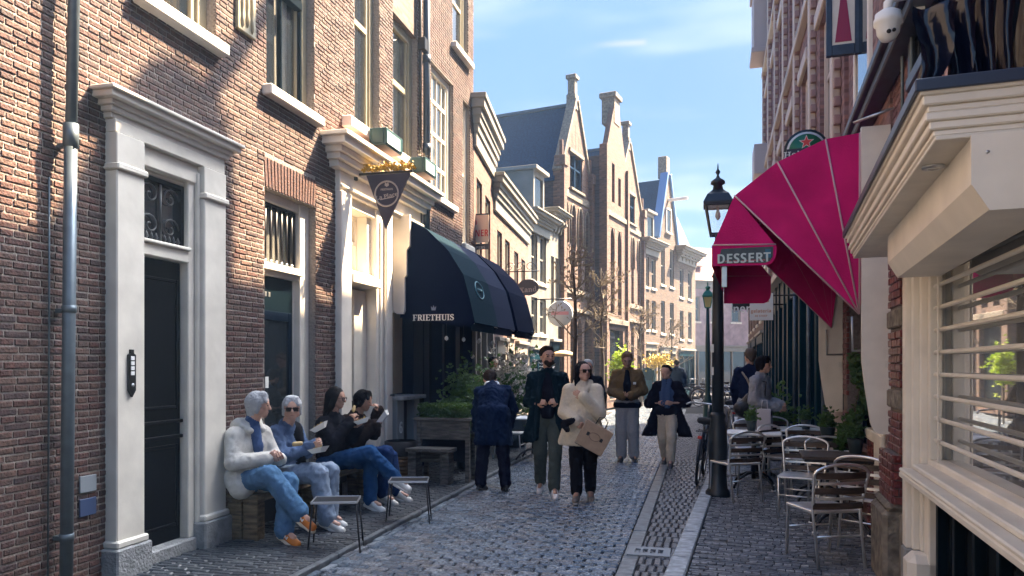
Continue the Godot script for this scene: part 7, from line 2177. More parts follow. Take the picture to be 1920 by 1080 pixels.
func bicycles() -> void:
	var b := thing("bicycle", "dark city bicycle leaning beside the street lamp, red rear light towards us", "bicycle", V0)
	ORG.erase(b)
	# local: rolls along -z, rear wheel at z = 0.5
	var dark := mt("bike_paint", Color(0.02, 0.03, 0.045), 0.35)
	for w in [[0.53, "rear"], [-0.53, "front"]]:
		var z: float = w[0]
		var s := sf(true)
		var pts := []
		for k in 33:
			var a := TAU * k / 32
			pts.append(Vector3(0, 0.35 + 0.335 * sin(a), z + 0.335 * cos(a)))
		tube(s, pts, 0.02, 8, false)
		var wh := part("wheel", done(s), MC.rubber, b)
		var r := sf(true)
		pts = []
		for k in 33:
			var a := TAU * k / 32
			pts.append(Vector3(0, 0.35 + 0.31 * sin(a), z + 0.31 * cos(a)))
		tube(r, pts, 0.012, 6, false)
		part("rim", done(r), MC.steel, wh)
		var sp := sf()
		for k in 14:
			var a := TAU * k / 14
			bar(sp, Vector3(0.015 * (1 if k % 2 else -1), 0.35, z), Vector3(0, 0.35 + 0.31 * sin(a), z + 0.31 * cos(a)), 0.003, 0.003)
		part("spokes", done(sp), MC.steel, wh)
		var mg := sf(true)
		pts = []
		for k in 12:
			var a := PI * 0.02 + PI * 0.95 * k / 11
			pts.append(Vector3(0, 0.35 + 0.365 * sin(a), z + 0.365 * cos(a)))
		tube(mg, pts, 0.026, 6, true)
		part("mudguard", done(mg), dark, b)
	var f := sf(true)
	for l in [[Vector3(0, 0.3, 0.08), Vector3(0, 0.78, 0.24)], [Vector3(0, 0.3, 0.08), Vector3(0, 0.35, 0.53)], [Vector3(0, 0.7, 0.22), Vector3(0, 0.35, 0.53)], [Vector3(0, 0.3, 0.08), Vector3(0, 0.72, -0.33)], [Vector3(0, 0.62, 0.18), Vector3(0, 0.8, -0.32)], [Vector3(0, 0.35, -0.53), Vector3(0, 0.95, -0.3)]]:
		tube(f, l, 0.017, 8)
	part("frame", done(f), dark, b)
	var hb := sf(true)
	tube(hb, [Vector3(0, 0.9, -0.32), Vector3(0, 1.05, -0.28)], 0.014, 8)
	tube(hb, [Vector3(-0.3, 1.04, -0.08), Vector3(-0.26, 1.06, -0.2), Vector3(-0.1, 1.06, -0.3), Vector3(0.1, 1.06, -0.3), Vector3(0.26, 1.06, -0.2), Vector3(0.3, 1.04, -0.08)], 0.013, 8)
	part("handlebar", done(hb), MC.steel, b)
	part("saddle", blob([[Vector3(-0.06, 0.86, 0.33), Vector3(0.06, 0.86, 0.33), 0.045, 0.045], [Vector3(0, 0.86, 0.3), Vector3(0, 0.87, 0.1), 0.05, 0.025]], 0.012, 0.03), MC.rubber, b)
	part("rack", boxes([[Vector3(-0.07, 0.74, 0.35), Vector3(-0.055, 0.755, 0.75)], [Vector3(0.055, 0.74, 0.35), Vector3(0.07, 0.755, 0.75)], [Vector3(-0.055, 0.74, 0.5), Vector3(0.055, 0.752, 0.52)], [Vector3(-0.055, 0.74, 0.72), Vector3(0.055, 0.752, 0.74)]], 0.003), MC.black_metal, b)
	part("rear_light", bx(Vector3(-0.03, 0.66, 0.85), Vector3(0.03, 0.7, 0.9), 0.006), mt("reflector", Color(0.5, 0.03, 0.02), 0.2), b)
	part("chain_case", bx(Vector3(0.03, 0.28, 0.06), Vector3(0.05, 0.4, 0.56), 0.02), MC.rubber, b)
	b.position = Vector3(0.0, 0.0, -10.95)
	b.rotation.y = -0.08
	b.rotation.z = -0.1
	var far := [[-0.55, -30.5, 1.2, "parked bicycle in the sunny row far down the street, first on the kerb side"], [-0.1, -31.5, 1.3, "parked bicycle in the sunny row far down the street, second along"], [0.4, -32.6, 1.15, "parked bicycle in the sunny row far down the street, third along"], [0.85, -33.8, 1.25, "parked bicycle in the sunny row far down the street, last along"], [0.5, -20.5, 0.2, "parked bicycle beside the small green capped lamp"], [0.55, -16.2, 0.1, "parked bicycle on the pavement past the white table"]]
	for q in far:
		copy(b, q[3], Vector3(q[0], 0, q[1]), q[2], "parked bicycles")

# ---------------------------------------------------------------- trees
func trees_and_plants() -> void:
	bare_tree(Vector3(-3.14, 0, -19.0), 5.6, 0.085, 4, "bare street tree with a dark trunk, foremost on the left")
	bare_tree(Vector3(-2.93, 0, -22.8), 5.4, 0.08, 9, "bare street tree second from the awnings, before the gothic house")
	bare_tree(Vector3(-2.3, 0, -30.0), 4.8, 0.07, 14, "bare street tree before the second gothic gable")
	bare_tree(Vector3(-1.3, 0, -36.0), 4.4, 0.065, 23, "small bare tree farthest down the street")
	var y := thing("forsythia", "bright yellow green bush in full spring leaf behind the walkers", "bush", Vector3(-2.2, 0, -24))
	part("foliage", sprigs(520, func(r): return Vector3(-2.5, 1.55, -24.0) + Vector3(r.randfn(0, 0.15), r.randfn(0, 0.27), r.randfn(0, 0.15)), 0.09, 3), MC.leaf_bright, y)
	part("stem", tb([Vector3(-2.5, 0, -24), Vector3(-2.5, 1.6, -24)], 0.03, 6), MC.bark, y)
	var y2 := thing("forsythia", "small golden bush farther back, beside the last bare trees", "bush", Vector3(-1.2, 0, -33))
	part("foliage", sprigs(300, func(r): return Vector3(-1.75, 1.75, -33) + Vector3(r.randfn(0, 0.32), r.randfn(0, 0.16), r.randfn(0, 0.25)), 0.12, 2), mt("leaf_gold", Color(0.5, 0.4, 0.08), 0.6), y2)
	part("stem", tb([Vector3(-1.75, 0, -33), Vector3(-1.75, 1.8, -33)], 0.03, 6), MC.bark, y2)

func bare_tree(at: Vector3, H: float, r: float, sd: int, label: String) -> void:
	var t := thing("bare_tree", label, "tree", at)
	var q := RandomNumberGenerator.new()
	q.seed = sd
	var s := sf(true)
	var bud := sf()
	var tops := []
	var pts := [at]
	var rad := [r * 1.3]
	for k in range(1, 9):
		pts.append(at + Vector3(q.randfn(0, 0.03), H * 0.85 * k / 8, q.randfn(0, 0.03)))
		rad.append(r * (1.0 - 0.75 * k / 8.0))
	tube(s, pts, rad, 8)
	part("trunk", done(s), MC.bark, t)
	var br := sf(true)
	for k in 17:
		var u := q.randf_range(0.4, 1.0)
		var i := int(u * 7.9)
		var o: Vector3 = pts[i].lerp(pts[i + 1], u * 8.0 - i if i < 7 else 0.0)
		var a := q.randf_range(0, TAU)
		limb(br, bud, q, o, Vector3(cos(a), q.randf_range(0.15, 0.9), sin(a)).normalized(), q.randf_range(0.55, 0.95) * (1.35 - u * 0.75), r * 0.27, 3)
	part("crown", done(br), MC.twig, t)
	part("buds", done(bud), mt("bud", Color(0.24, 0.2, 0.13), 0.8), t)

func limb(s: SurfaceTool, bud: SurfaceTool, q: RandomNumberGenerator, o: Vector3, d: Vector3, l: float, r: float, depth: int) -> void:
	var pts := [o]
	var p := o
	for k in 4:
		d = (d + Vector3(q.randfn(0, 0.16), q.randfn(0.05, 0.12), q.randfn(0, 0.16))).normalized()
		p += d * l / 4
		pts.append(p)
	tube(s, pts, [r, r * 0.85, r * 0.7, r * 0.55, r * 0.4], 4 if depth < 3 else 5, false)
	if depth > 0:
		for k in 3 if depth > 1 else 2:
			var j := q.randi_range(1, 4)
			var nd := (d + Vector3(q.randfn(0, 0.7), q.randfn(0.1, 0.5), q.randfn(0, 0.7))).normalized()
			limb(s, bud, q, pts[j], nd, l * q.randf_range(0.4, 0.65), maxf(r * 0.55, 0.004), depth - 1)
	else:
		for k in 2:
			var c: Vector3 = pts[k + 3]
			var z := q.randf_range(0.008, 0.015)
			box(bud, c - Vector3(z, z, z), c + Vector3(z, z * 1.6, z))

# ---------------------------------------------------------------- the people
func sit(far_cross := false) -> Dictionary:
	return {"pv": Vector3(0, 0.53, -0.02), "hl": Vector3(0.1, 0.52, 0.03), "hr": Vector3(-0.1, 0.52, 0.03), "kl": Vector3(0.12, 0.53, 0.46), "kr": Vector3(-0.12, 0.53, 0.46), "al": Vector3(0.12, 0.1, 0.48), "ar": Vector3(-0.12, 0.1, 0.48), "tl": Vector3(0.13, 0.04, 0.65), "tr": Vector3(-0.13, 0.04, 0.65),
		"ch": Vector3(0, 0.86, 0.0), "nk": Vector3(0, 1.06, 0.04), "hd": Vector3(0, 1.22, 0.1), "sl": Vector3(0.17, 0.99, 0.02), "sr": Vector3(-0.17, 0.99, 0.02), "el": Vector3(0.23, 0.73, 0.1), "er": Vector3(-0.23, 0.73, 0.1), "wl": Vector3(0.08, 0.72, 0.33), "wr": Vector3(-0.1, 0.7, 0.33)}

func with(a: Dictionary, b: Dictionary) -> Dictionary:
	var o := a.duplicate()
	for k in b:
		o[k] = b[k]
	return o

func people() -> void:
	seated()
	walkers()
	rest_of_people()

func seated() -> void:
	var grey := Color(0.3, 0.31, 0.33)
	# near woman: cream hoodie, light jeans, orange trainers, right leg crossed over
	var J := with(sit(), {"hd": Vector3(0.04, 1.235, 0.12), "nk": Vector3(0.01, 1.07, 0.04), "kr": Vector3(-0.1, 0.62, 0.44), "ar": Vector3(0.06, 0.27, 0.66), "tr": Vector3(0.06, 0.2, 0.83), "kl": Vector3(0.1, 0.53, 0.45), "al": Vector3(-0.0, 0.1, 0.52), "tl": Vector3(-0.0, 0.04, 0.7), "wr": Vector3(-0.03, 0.76, 0.32), "wl": Vector3(0.1, 0.74, 0.34)})
	var d := person("seated woman in a cream hoodie and blue jeans with bright orange trainers", {"at": Vector3(-4.1, 0.03, -6.15), "yaw": 72, "s": 0.98, "J": J, "look": [44, 4, 0], "hair": ["bob", Color(0.42, 0.43, 0.45)], "skin": "skin_pale", "h": 0.014,
		"top": ["hoodie", "cream", Color(0.62, 0.6, 0.55), 0.024, 0.01, 0.011], "skirt": [[J.hl * 0.98 + Vector3(0.02, 0.05, -0.02), J.hl * 0.98 + Vector3(0.03, -0.02, 0.06), 0.12, 0.12], [J.hr * 0.98 + Vector3(-0.02, 0.05, -0.02), J.hr * 0.98 + Vector3(-0.03, -0.02, 0.06), 0.12, 0.12]],
		"legs": ["denim_light", Color(0.09, 0.19, 0.33), 0.028, 0.012], "shoes": ["orange", Color(0.55, 0.17, 0.02), Color(0.6, 0.55, 0.45)], "mark": true, "hr": [Vector3(0.4, 0.5, 0.9), Vector3(0.9, 0.3, -0.3), 0.9], "hl": [Vector3(-0.6, 0.1, 0.8), Vector3(0, 0.6, -0.5), 0.7]})
	part("hood", blob([[d.J.nk + Vector3(-0.09, 0.0, -0.05), d.J.nk + Vector3(0.09, 0.0, -0.05), 0.055, 0.055], [d.J.nk + Vector3(-0.08, -0.03, -0.1), d.J.nk + Vector3(0.08, -0.03, -0.1), 0.06, 0.06], [d.J.nk + Vector3(-0.1, 0.0, -0.03), d.J.nk + Vector3(-0.07, -0.06, 0.08), 0.04, 0.03], [d.J.nk + Vector3(0.1, 0.0, -0.03), d.J.nk + Vector3(0.07, -0.06, 0.08), 0.04, 0.03]], 0.014, 0.04, [], 0.008), cloth_mat("cream", Color.WHITE), d.o)
	part("scarf", blob([[d.J.nk + Vector3(0, 0.03, 0.02), d.J.ch + Vector3(0.0, 0.0, 0.16), 0.062, 0.04], [d.J.ch + Vector3(0, 0.0, 0.15), d.J.ch + Vector3(0.01, -0.16, 0.16), 0.04, 0.03]], 0.012, 0.03, [], 0.008), cloth_mat("scarf_blue", Color(0.05, 0.09, 0.2)), d.o)
	# second woman: white hair, sunglasses, blue shirt, washed jeans
	J = with(sit(), {"hd": Vector3(-0.04, 1.2, 0.13), "kr": Vector3(-0.11, 0.56, 0.5), "kl": Vector3(0.12, 0.55, 0.48), "ar": Vector3(-0.1, 0.1, 0.6), "tr": Vector3(-0.1, 0.04, 0.78), "wr": Vector3(-0.06, 0.82, 0.36), "er": Vector3(-0.22, 0.72, 0.14), "wl": Vector3(0.06, 0.84, 0.36)})
	d = person("seated white haired woman in sunglasses, patterned blue shirt and faded jeans", {"at": Vector3(-4.06, 0.03, -6.72), "yaw": 84, "s": 0.96, "J": J, "look": [-52, 2, 0], "hair": ["bob", Color(0.55, 0.56, 0.57)], "skin": "skin_pale", "h": 0.015,
		"top": ["shirt", "shirt_blue", Color(0.1, 0.15, 0.26), 0.014, 0.01, 0.024], "legs": ["denim_pale", Color(0.27, 0.34, 0.44), 0.03, 0.012], "shoes": ["white_sport", Color(0.6, 0.6, 0.57), Color(0.68, 0.68, 0.66)], "hr": [Vector3(0.3, 0.3, 0.9), Vector3(0.9, 0.2, -0.3), 0.8], "hl": [Vector3(-0.3, 0.3, 0.9), Vector3(-0.9, 0.2, -0.3), 0.8]})
	sunglasses(d)
	part("waistcoat", blob([[d.J.ch + Vector3(0.1, 0.1, 0.03), d.J.pv + Vector3(0.12, 0.08, 0.05), 0.1, 0.12], [d.J.ch + Vector3(-0.12, 0.1, -0.02), d.J.pv + Vector3(-0.13, 0.08, -0.02), 0.09, 0.1]], 0.016, 0.03, [], 0.008), cloth_mat("black_knit", Color(0.012, 0.012, 0.016)), d.o)
	# third: dark hair, glasses, dark coat, blue jeans, leg crossed
	J = with(sit(), {"hd": Vector3(0.02, 1.24, 0.08), "kr": Vector3(-0.02, 0.64, 0.52), "ar": Vector3(0.12, 0.35, 0.78), "tr": Vector3(0.13, 0.27, 0.94), "al": Vector3(0.0, 0.1, 0.52), "tl": Vector3(-0.02, 0.04, 0.7), "wr": Vector3(-0.02, 0.98, 0.27), "er": Vector3(-0.2, 0.78, 0.16), "wl": Vector3(0.1, 0.92, 0.3), "el": Vector3(0.24, 0.76, 0.14)})
	d = person("seated woman with glasses, black coat and blue jeans, one leg crossed over", {"at": Vector3(-4.03, 0.03, -7.62), "yaw": 86, "s": 0.98, "J": J, "look": [8, 6, 0], "hair": ["long", Color(0.006, 0.005, 0.006)], "h": 0.015,
		"top": ["coat", "black_coat", Color(0.012, 0.012, 0.018), 0.026, 0.01, 0.02], "legs": ["denim_blue", Color(0.02, 0.07, 0.18), 0.012, 0.014], "shoes": ["white_low", Color(0.66, 0.65, 0.62), Color(0.7, 0.69, 0.66)], "hr": [Vector3(0.2, 0.9, 0.3), Vector3(0.9, 0, 0.2), 0.9], "hl": [Vector3(-0.5, 0.2, 0.6), Vector3(-0.3, 0.8, -0.3), 0.6]})
	var gs := sf(true)
	for sx in [-1.0, 1.0]:
		var ring := []
		for k in 13:
			ring.append(d.P.call(sx * 0.034 + 0.026 * cos(TAU * k / 12), 0.008 + 0.022 * sin(TAU * k / 12), 0.096))
		tube(gs, ring, 0.0035, 5)
		tube(gs, [d.P.call(sx * 0.06, 0.012, 0.094), d.P.call(sx * 0.082, 0.012, 0.0)], 0.003, 5)
	part("glasses", done(gs), MC.black, d.o)
	part("snack", blob([[d.J.wr + Vector3(0.03, 0.13, 0.03), d.J.wr + Vector3(0.05, 0.17, 0.03), 0.02, 0.016]], 0.008, 0.01), mt("fried", Color(0.5, 0.36, 0.16), 0.6), d.o)
	# fourth: dark fringe, eating from a paper wrap
	J = with(sit(), {"hd": Vector3(0.0, 1.2, 0.16), "nk": Vector3(0, 1.05, 0.07), "kr": Vector3(-0.08, 0.6, 0.5), "al": Vector3(0.12, 0.1, 0.55), "tl": Vector3(0.12, 0.04, 0.73), "wr": Vector3(-0.06, 0.93, 0.35), "er": Vector3(-0.22, 0.74, 0.18), "wl": Vector3(0.08, 1.08, 0.32), "el": Vector3(0.22, 0.8, 0.18)})
	d = person("seated dark haired woman in brown jacket eating from a paper wrap", {"at": Vector3(-4.0, 0.03, -8.1), "yaw": 88, "s": 0.97, "J": J, "look": [12, 14, 0], "hair": ["bob", Color(0.006, 0.005, 0.006)], "h": 0.016,
		"top": ["jacket", "brown_dark", Color(0.025, 0.016, 0.014), 0.025, 0.014, 0.024], "legs": ["denim_navy", Color(0.02, 0.045, 0.13), 0.012, 0.012], "shoes": ["white_worn", Color(0.55, 0.52, 0.47), Color(0.62, 0.6, 0.56)], "hl": [Vector3(-0.4, 0.8, 0.1), Vector3(-0.5, 0, -0.8), 0.9], "hr": [Vector3(0.6, 0.3, 0.6), Vector3(0.2, 0.9, -0.3), 0.7]})
	# what they hold
	tray(Vector3(-3.58, 0.775, -6.55), 0.2, -0.15, "open white takeaway box resting on the lap of the woman in the cream hoodie")
	tray(Vector3(-3.6, 0.99, -6.62), 0.5, 0.25, "white paper tray held by the white haired woman in sunglasses")
	tray(Vector3(-3.62, 0.98, -7.6), 0.3, 0.3, "small white paper tray held by the woman with glasses")
	tray(Vector3(-3.55, 1.0, -8.05), 0.9, 0.1, "upright white paper wrap held by the woman in the brown jacket")
	var cn := thing("snack", "bread roll in the hand of the woman in the cream hoodie", "food", Vector3(-3.62, 0.93, -6.2))
	part("crust", blob([[Vector3(-3.62, 0.895, -6.17), Vector3(-3.57, 0.9, -6.2), 0.022, 0.02]], 0.008, 0.01), mt("fried", Color(0.5, 0.36, 0.16), 0.6), cn)

func tray(at: Vector3, tilt: float, turn: float, label: String) -> void:
	var t := thing("paper_tray", label, "tray", at)
	t.rotation = Vector3(0, turn, tilt)
	ORG.erase(t)
	var s := sf()
	var a := [Vector3(-0.05, 0, -0.04), Vector3(0.05, 0, -0.04), Vector3(0.05, 0, 0.04), Vector3(-0.05, 0, 0.04)]
	var b := [Vector3(-0.08, 0.045, -0.065), Vector3(0.09, 0.05, -0.065), Vector3(0.09, 0.05, 0.065), Vector3(-0.08, 0.045, 0.065)]
	for k in 4:
		var n := (k + 1) % 4
		quad(s, a[k], a[n], b[n], b[k], Vector3(0, 0.05, 0))
		quad(s, a[k] * 0.96 + Vector3(0, 0.003, 0), a[n] * 0.96 + Vector3(0, 0.003, 0), b[n] * 0.97, b[k] * 0.97, (a[k] + b[n]) * 2.0)
	quad(s, a[0], a[1], a[2], a[3], Vector3(0, 1, 0))
	part("card", done(s), MC.paper, t)
	part("chips", sprigs(26, func(r): return Vector3(r.randf_range(-0.05, 0.05), 0.02 + 0.015 * r.randf(), r.randf_range(-0.035, 0.035)), 0.035, 2), mt("chips", Color(0.5, 0.36, 0.12), 0.6), t)

func coat_skirt(J: Dictionary, len: float, out: float, sc: float, open := 0.1) -> Array:
	var b := []
	for e in [["hl", 1.0], ["hr", -1.0]]:
		var h: Vector3 = J[e[0]] * sc
		b.append([h + Vector3(0.03 * e[1], 0.1, -0.02), h + Vector3((0.03 + out) * e[1], -len, -0.03), 0.09, 0.085])
		b.append([h + Vector3(0.07 * e[1], 0.1, 0.04), h + Vector3((0.06 + out + open * 0.3) * e[1], -len, 0.03), 0.06, 0.05])
	b.append([J.pv * sc + Vector3(0, 0.05, -0.03), J.pv * sc + Vector3(0, -len, -0.06), 0.1, 0.09])
	return b

func walkers() -> void:
	# the man in the dark green coat
	var J := with(stand(), {"hd": Vector3(0.0, 1.645, 0.02), "wl": Vector3(0.085, 1.09, 0.17), "wr": Vector3(-0.085, 1.08, 0.17), "el": Vector3(0.225, 1.12, -0.06), "er": Vector3(-0.225, 1.11, -0.06), "sl": Vector3(0.178, 1.42, -0.01), "sr": Vector3(-0.178, 1.42, -0.01), "kl": Vector3(0.09, 0.52, 0.15), "al": Vector3(0.075, 0.1, 0.2), "tl": Vector3(0.095, 0.05, 0.37), "kr": Vector3(-0.085, 0.49, 0.0), "ar": Vector3(-0.085, 0.12, -0.24), "tr": Vector3(-0.1, 0.035, -0.09)})
	var d := person("bearded man walking in a long dark green coat and olive trousers", {"at": Vector3(-1.86, 0.0, -9.2), "yaw": 12, "s": 1.045, "J": J, "look": [22, 0, 0], "hair": ["short", Color(0.02, 0.014, 0.01)], "h": 0.016, "hh": 0.008,
		"shirt": ["black_shirt", Color(0.008, 0.008, 0.014)], "legs": ["olive", Color(0.075, 0.09, 0.08), 0.014, 0.012], "top": ["coat", "green_coat", Color(0.006, 0.018, 0.026), 0.02, 0.01, 0.024], "skirt": coat_skirt(J, 0.3, 0.09, 1.045), "cuts": [[Vector3(0, 0.66, 0), Vector3.DOWN], [Vector3(0, 1.2, 0.085), Vector3(0, 0, 1)]],
		"shoes": ["trainer_white", Color(0.68, 0.64, 0.63), Color(0.72, 0.7, 0.7)], "hl": [Vector3(-0.1, 0.5, 0.8), Vector3(-0.8, -0.2, 0), 1.1], "hr": [Vector3(0.1, 0.5, 0.8), Vector3(0.8, -0.2, 0), 1.1]})
	part("shirt_front", blob([[Vector3(0, 1.5, 0.04), Vector3(0, 1.3, 0.075), 0.05, 0.075], [Vector3(0, 1.3, 0.07), Vector3(0, 1.0, 0.06), 0.085, 0.095]], 0.014, 0.03, [[Vector3(0, 0.96, 0), Vector3.DOWN]], 0.005), cloth_mat("black_shirt", Color.BLACK), d.o)
	part("beard", blob([[d.P.call(0.03, -0.06, 0.05), d.P.call(-0.03, -0.06, 0.05), 0.036, 0.036], [d.P.call(0, -0.075, 0.06), d.P.call(0, -0.09, 0.05), 0.034, 0.03]], 0.008, 0.02, [[d.P.call(0, -0.032, 0.0), Vector3.UP]]), cloth_mat("beard", Color(0.035, 0.022, 0.016)), d.o)
	for e in [1.0, -1.0]:
		part("lapel", blob([[Vector3(0.075 * e, 1.5, 0.07), Vector3(0.11 * e, 1.2, 0.12), 0.03, 0.035], [Vector3(0.11 * e, 1.2, 0.115), Vector3(0.15 * e, 0.72, 0.09), 0.035, 0.04]], 0.014, 0.02, [], 0.006), cloth_mat("green_coat", Color.BLACK), d.o)
	# the woman in the cream coat
	J = with(stand(), {"wl": Vector3(0.02, 1.33, 0.2), "el": Vector3(0.21, 1.12, 0.12), "wr": Vector3(-0.07, 1.03, 0.24), "er": Vector3(-0.23, 1.12, 0.02), "hd": Vector3(0.01, 1.63, 0.02), "kl": Vector3(0.09, 0.5, -0.02), "al": Vector3(0.09, 0.12, -0.16), "tl": Vector3(0.1, 0.03, -0.0), "kr": Vector3(-0.08, 0.53, 0.1), "ar": Vector3(-0.07, 0.12, 0.14), "tr": Vector3(-0.075, 0.1, 0.32)})
	var sc := 0.945
	d = person("woman in sunglasses and a cream fleece coat carrying a tan paper bag", {"at": Vector3(-1.36, 0.0, -8.85), "yaw": 6, "s": sc, "J": J, "look": [30, -4, 0], "hair": ["long", Color(0.007, 0.006, 0.008)], "h": 0.015, "skin": "skin_pale",
		"legs": ["black_trousers", Color(0.01, 0.01, 0.012), 0.008, 0.012], "top": ["coat", "fleece", Color(0.7, 0.61, 0.47), 0.026, 0.014, 0.007], "ff": 9.0, "skirt": coat_skirt(J, 0.16, 0.075, sc) + [[Vector3(0.0, 1.05, 0.04), Vector3(0.02, 0.68, 0.05), 0.15, 0.16], [Vector3(-0.09, 1.0, 0.02), Vector3(-0.1, 0.68, 0.02), 0.12, 0.13]], "cuts": [[Vector3(0, 0.67, 0), Vector3.DOWN]],
		"shoes": ["taupe", Color(0.2, 0.16, 0.13), Color(0.45, 0.4, 0.35)], "hl": [Vector3(-0.8, 0.4, 0.1), Vector3(-0.2, 0.1, -0.9), 0.5], "hr": [Vector3(0.6, -0.6, 0.4), Vector3(0.2, 0.2, -0.9), 1.1]})
	sunglasses(d)
	part("collar", blob([[d.J.nk + Vector3(0.07, 0.0, -0.02), d.J.ch + Vector3(0.0, 0.02, 0.17), 0.05, 0.04], [d.J.nk + Vector3(-0.07, 0.0, -0.02), d.J.ch + Vector3(0.01, 0.02, 0.17), 0.05, 0.04]], 0.014, 0.03, [], 0.012), cloth_mat("fleece", Color.WHITE), d.o)
	var bg := thing("paper_bag", "tan paper carrier bag with printed marks, tilted in front of the cream coat", "bag", Vector3(-1.18, 0.8, -8.55))
	bg.rotation = Vector3(0.0, 0.18, -0.5)
	ORG.erase(bg)
	var kraft := mt("kraft", Color(0.42, 0.29, 0.19), 0.75, noise_tex("paint", 0.9, 1.0, 0.013, 5), 3.0)
	part("sides", boxes([[Vector3(-0.17, -0.16, -0.06), Vector3(0.17, 0.14, 0.06)]], 0.004), kraft, bg)
	part("base", bx(Vector3(-0.168, -0.166, -0.058), Vector3(0.168, -0.161, 0.058), 0.0), MC.black, bg)
	var rg := sf(true)
	var rp := []
	for k in 21:
		rp.append(Vector3(0.065 * cos(TAU * k / 20), 0.0 + 0.045 * sin(TAU * k / 20), 0.061))
	tube(rg, rp, 0.003, 5)
	part("printed_ring", done(rg), mt("print_brown", Color(0.16, 0.1, 0.07), 0.7), bg)
	for e in [-0.085, 0.085]:
		part("printed_mark", bx(Vector3(e - 0.016, -0.02, 0.0602), Vector3(e + 0.016, 0.022, 0.0625), 0.0), MC.black, bg)
	part("handle", tb([Vector3(-0.06, 0.14, 0.05), Vector3(-0.055, 0.22, 0.03), Vector3(0.0, 0.25, 0.02), Vector3(0.055, 0.22, 0.03), Vector3(0.06, 0.14, 0.05)], 0.006, 6), MC.black, bg)
	var hbg := thing("scarf", "dark scarf bunched in the woman's right hand against the cream coat", "scarf", Vector3(-1.5, 0.9, -8.6))
	part("folds", blob([[Vector3(-1.52, 0.95, -8.6), Vector3(-1.43, 0.98, -8.57), 0.04, 0.035], [Vector3(-1.54, 0.93, -8.6), Vector3(-1.5, 0.87, -8.58), 0.04, 0.03]], 0.012, 0.03, [], 0.012), cloth_mat("black_knit", Color(0.012, 0.012, 0.016)), hbg)
	# man in tan jacket, looking down
	J = with(stand(), {"hd": Vector3(0.0, 1.62, 0.07), "wl": Vector3(0.06, 1.07, 0.2), "wr": Vector3(-0.07, 1.06, 0.2), "el": Vector3(0.25, 1.13, 0.0), "er": Vector3(-0.25, 1.12, 0.0), "al": Vector3(0.11, 0.09, 0.02), "tl": Vector3(0.14, 0.035, 0.18), "sl": Vector3(0.178, 1.42, -0.01), "sr": Vector3(-0.178, 1.42, -0.01)})
	sc = 1.05
	d = person("man in a tan work jacket and wide grey trousers looking down at his hands", {"at": Vector3(-1.2, 0.0, -12.75), "yaw": 4, "s": sc, "J": J, "look": [6, 24, 0], "hair": ["short", Color(0.2, 0.12, 0.07)], "h": 0.02, "hh": 0.01, "hf": 0.009,
		"shirt": ["navy_shirt", Color(0.008, 0.01, 0.02)], "legs": ["grey_wide", Color(0.36, 0.37, 0.39), 0.022, 0.022], "top": ["jacket", "tan", Color(0.19, 0.125, 0.06), 0.024, 0.014, 0.024], "cuts": [[Vector3(0, 0.92, 0), Vector3.DOWN]], "shoes": ["black_white", Color(0.015, 0.015, 0.018), Color(0.6, 0.6, 0.58)], "hl": [Vector3(-0.8, -0.1, 0.4), Vector3(-0.2, 0.8, -0.4), 0.7], "hr": [Vector3(0.8, -0.1, 0.4), Vector3(0.2, 0.8, -0.4), 0.7]})
	part("shirt_front", blob([[Vector3(0, 1.52, 0.06), Vector3(0, 1.3, 0.13), 0.04, 0.06], [Vector3(0, 1.3, 0.12), Vector3(0, 1.08, 0.11), 0.065, 0.06]], 0.018, 0.03), cloth_mat("navy_shirt", Color.BLACK), d.o)
	part("hem_band", blob([[Vector3(-0.1, 0.95, 0.0), Vector3(0.1, 0.95, 0.0), 0.135, 0.135]], 0.02, 0.03, [[Vector3(0, 0.9, 0), Vector3.DOWN], [Vector3(0, 1.0, 0), Vector3.UP]]), cloth_mat("navy_shirt", Color.BLACK), d.o)
	part("pocket_patch", bx(Vector3(0.1, 1.3, 0.145), Vector3(0.15, 1.34, 0.155), 0.0), MC.paper, d.o)
	# woman in the open dark coat
	J = with(stand(), {"hd": Vector3(-0.02, 1.63, 0.03), "wl": Vector3(0.1, 1.1, 0.14), "wr": Vector3(-0.13, 1.1, 0.12), "el": Vector3(0.33, 1.1, -0.02), "er": Vector3(-0.33, 1.08, -0.02), "kl": Vector3(0.09, 0.52, 0.14), "al": Vector3(0.08, 0.1, 0.18), "tl": Vector3(0.1, 0.05, 0.35), "kr": Vector3(-0.08, 0.49, -0.02), "ar": Vector3(-0.075, 0.13, -0.24), "tr": Vector3(-0.085, 0.035, -0.09)})
	sc = 0.92
	d = person("woman in an open black coat, blue scarf and cream trousers", {"at": Vector3(-0.52, 0.0, -12.4), "yaw": -6, "s": sc, "J": J, "look": [-22, 2, 0], "hair": ["short", Color(0.01, 0.008, 0.008)], "skin": "skin_pale", "h": 0.019, "hh": 0.01, "hf": 0.009,
		"shirt": ["blue_knit", Color(0.06, 0.1, 0.2)], "legs": ["cream_trousers", Color(0.6, 0.52, 0.41), 0.012, 0.014], "top": ["coat", "black_wool", Color(0.01, 0.01, 0.018), 0.022, 0.014, 0.024], "skirt": coat_skirt(J, 0.4, 0.17, sc, 0.2), "cuts": [[Vector3(0, 0.47, 0), Vector3.DOWN], [Vector3(0, 1.2, 0.075), Vector3(0, 0, 1)]], "shoes": ["sneaker_dark", Color(0.08, 0.08, 0.09), Color(0.6, 0.6, 0.58)], "hl": [Vector3(-0.7, 0.1, 0.5), Vector3(-0.5, 0, -0.8), 1.0], "hr": [Vector3(0.7, 0.1, 0.4), Vector3(0.5, 0, -0.8), 1.0]})
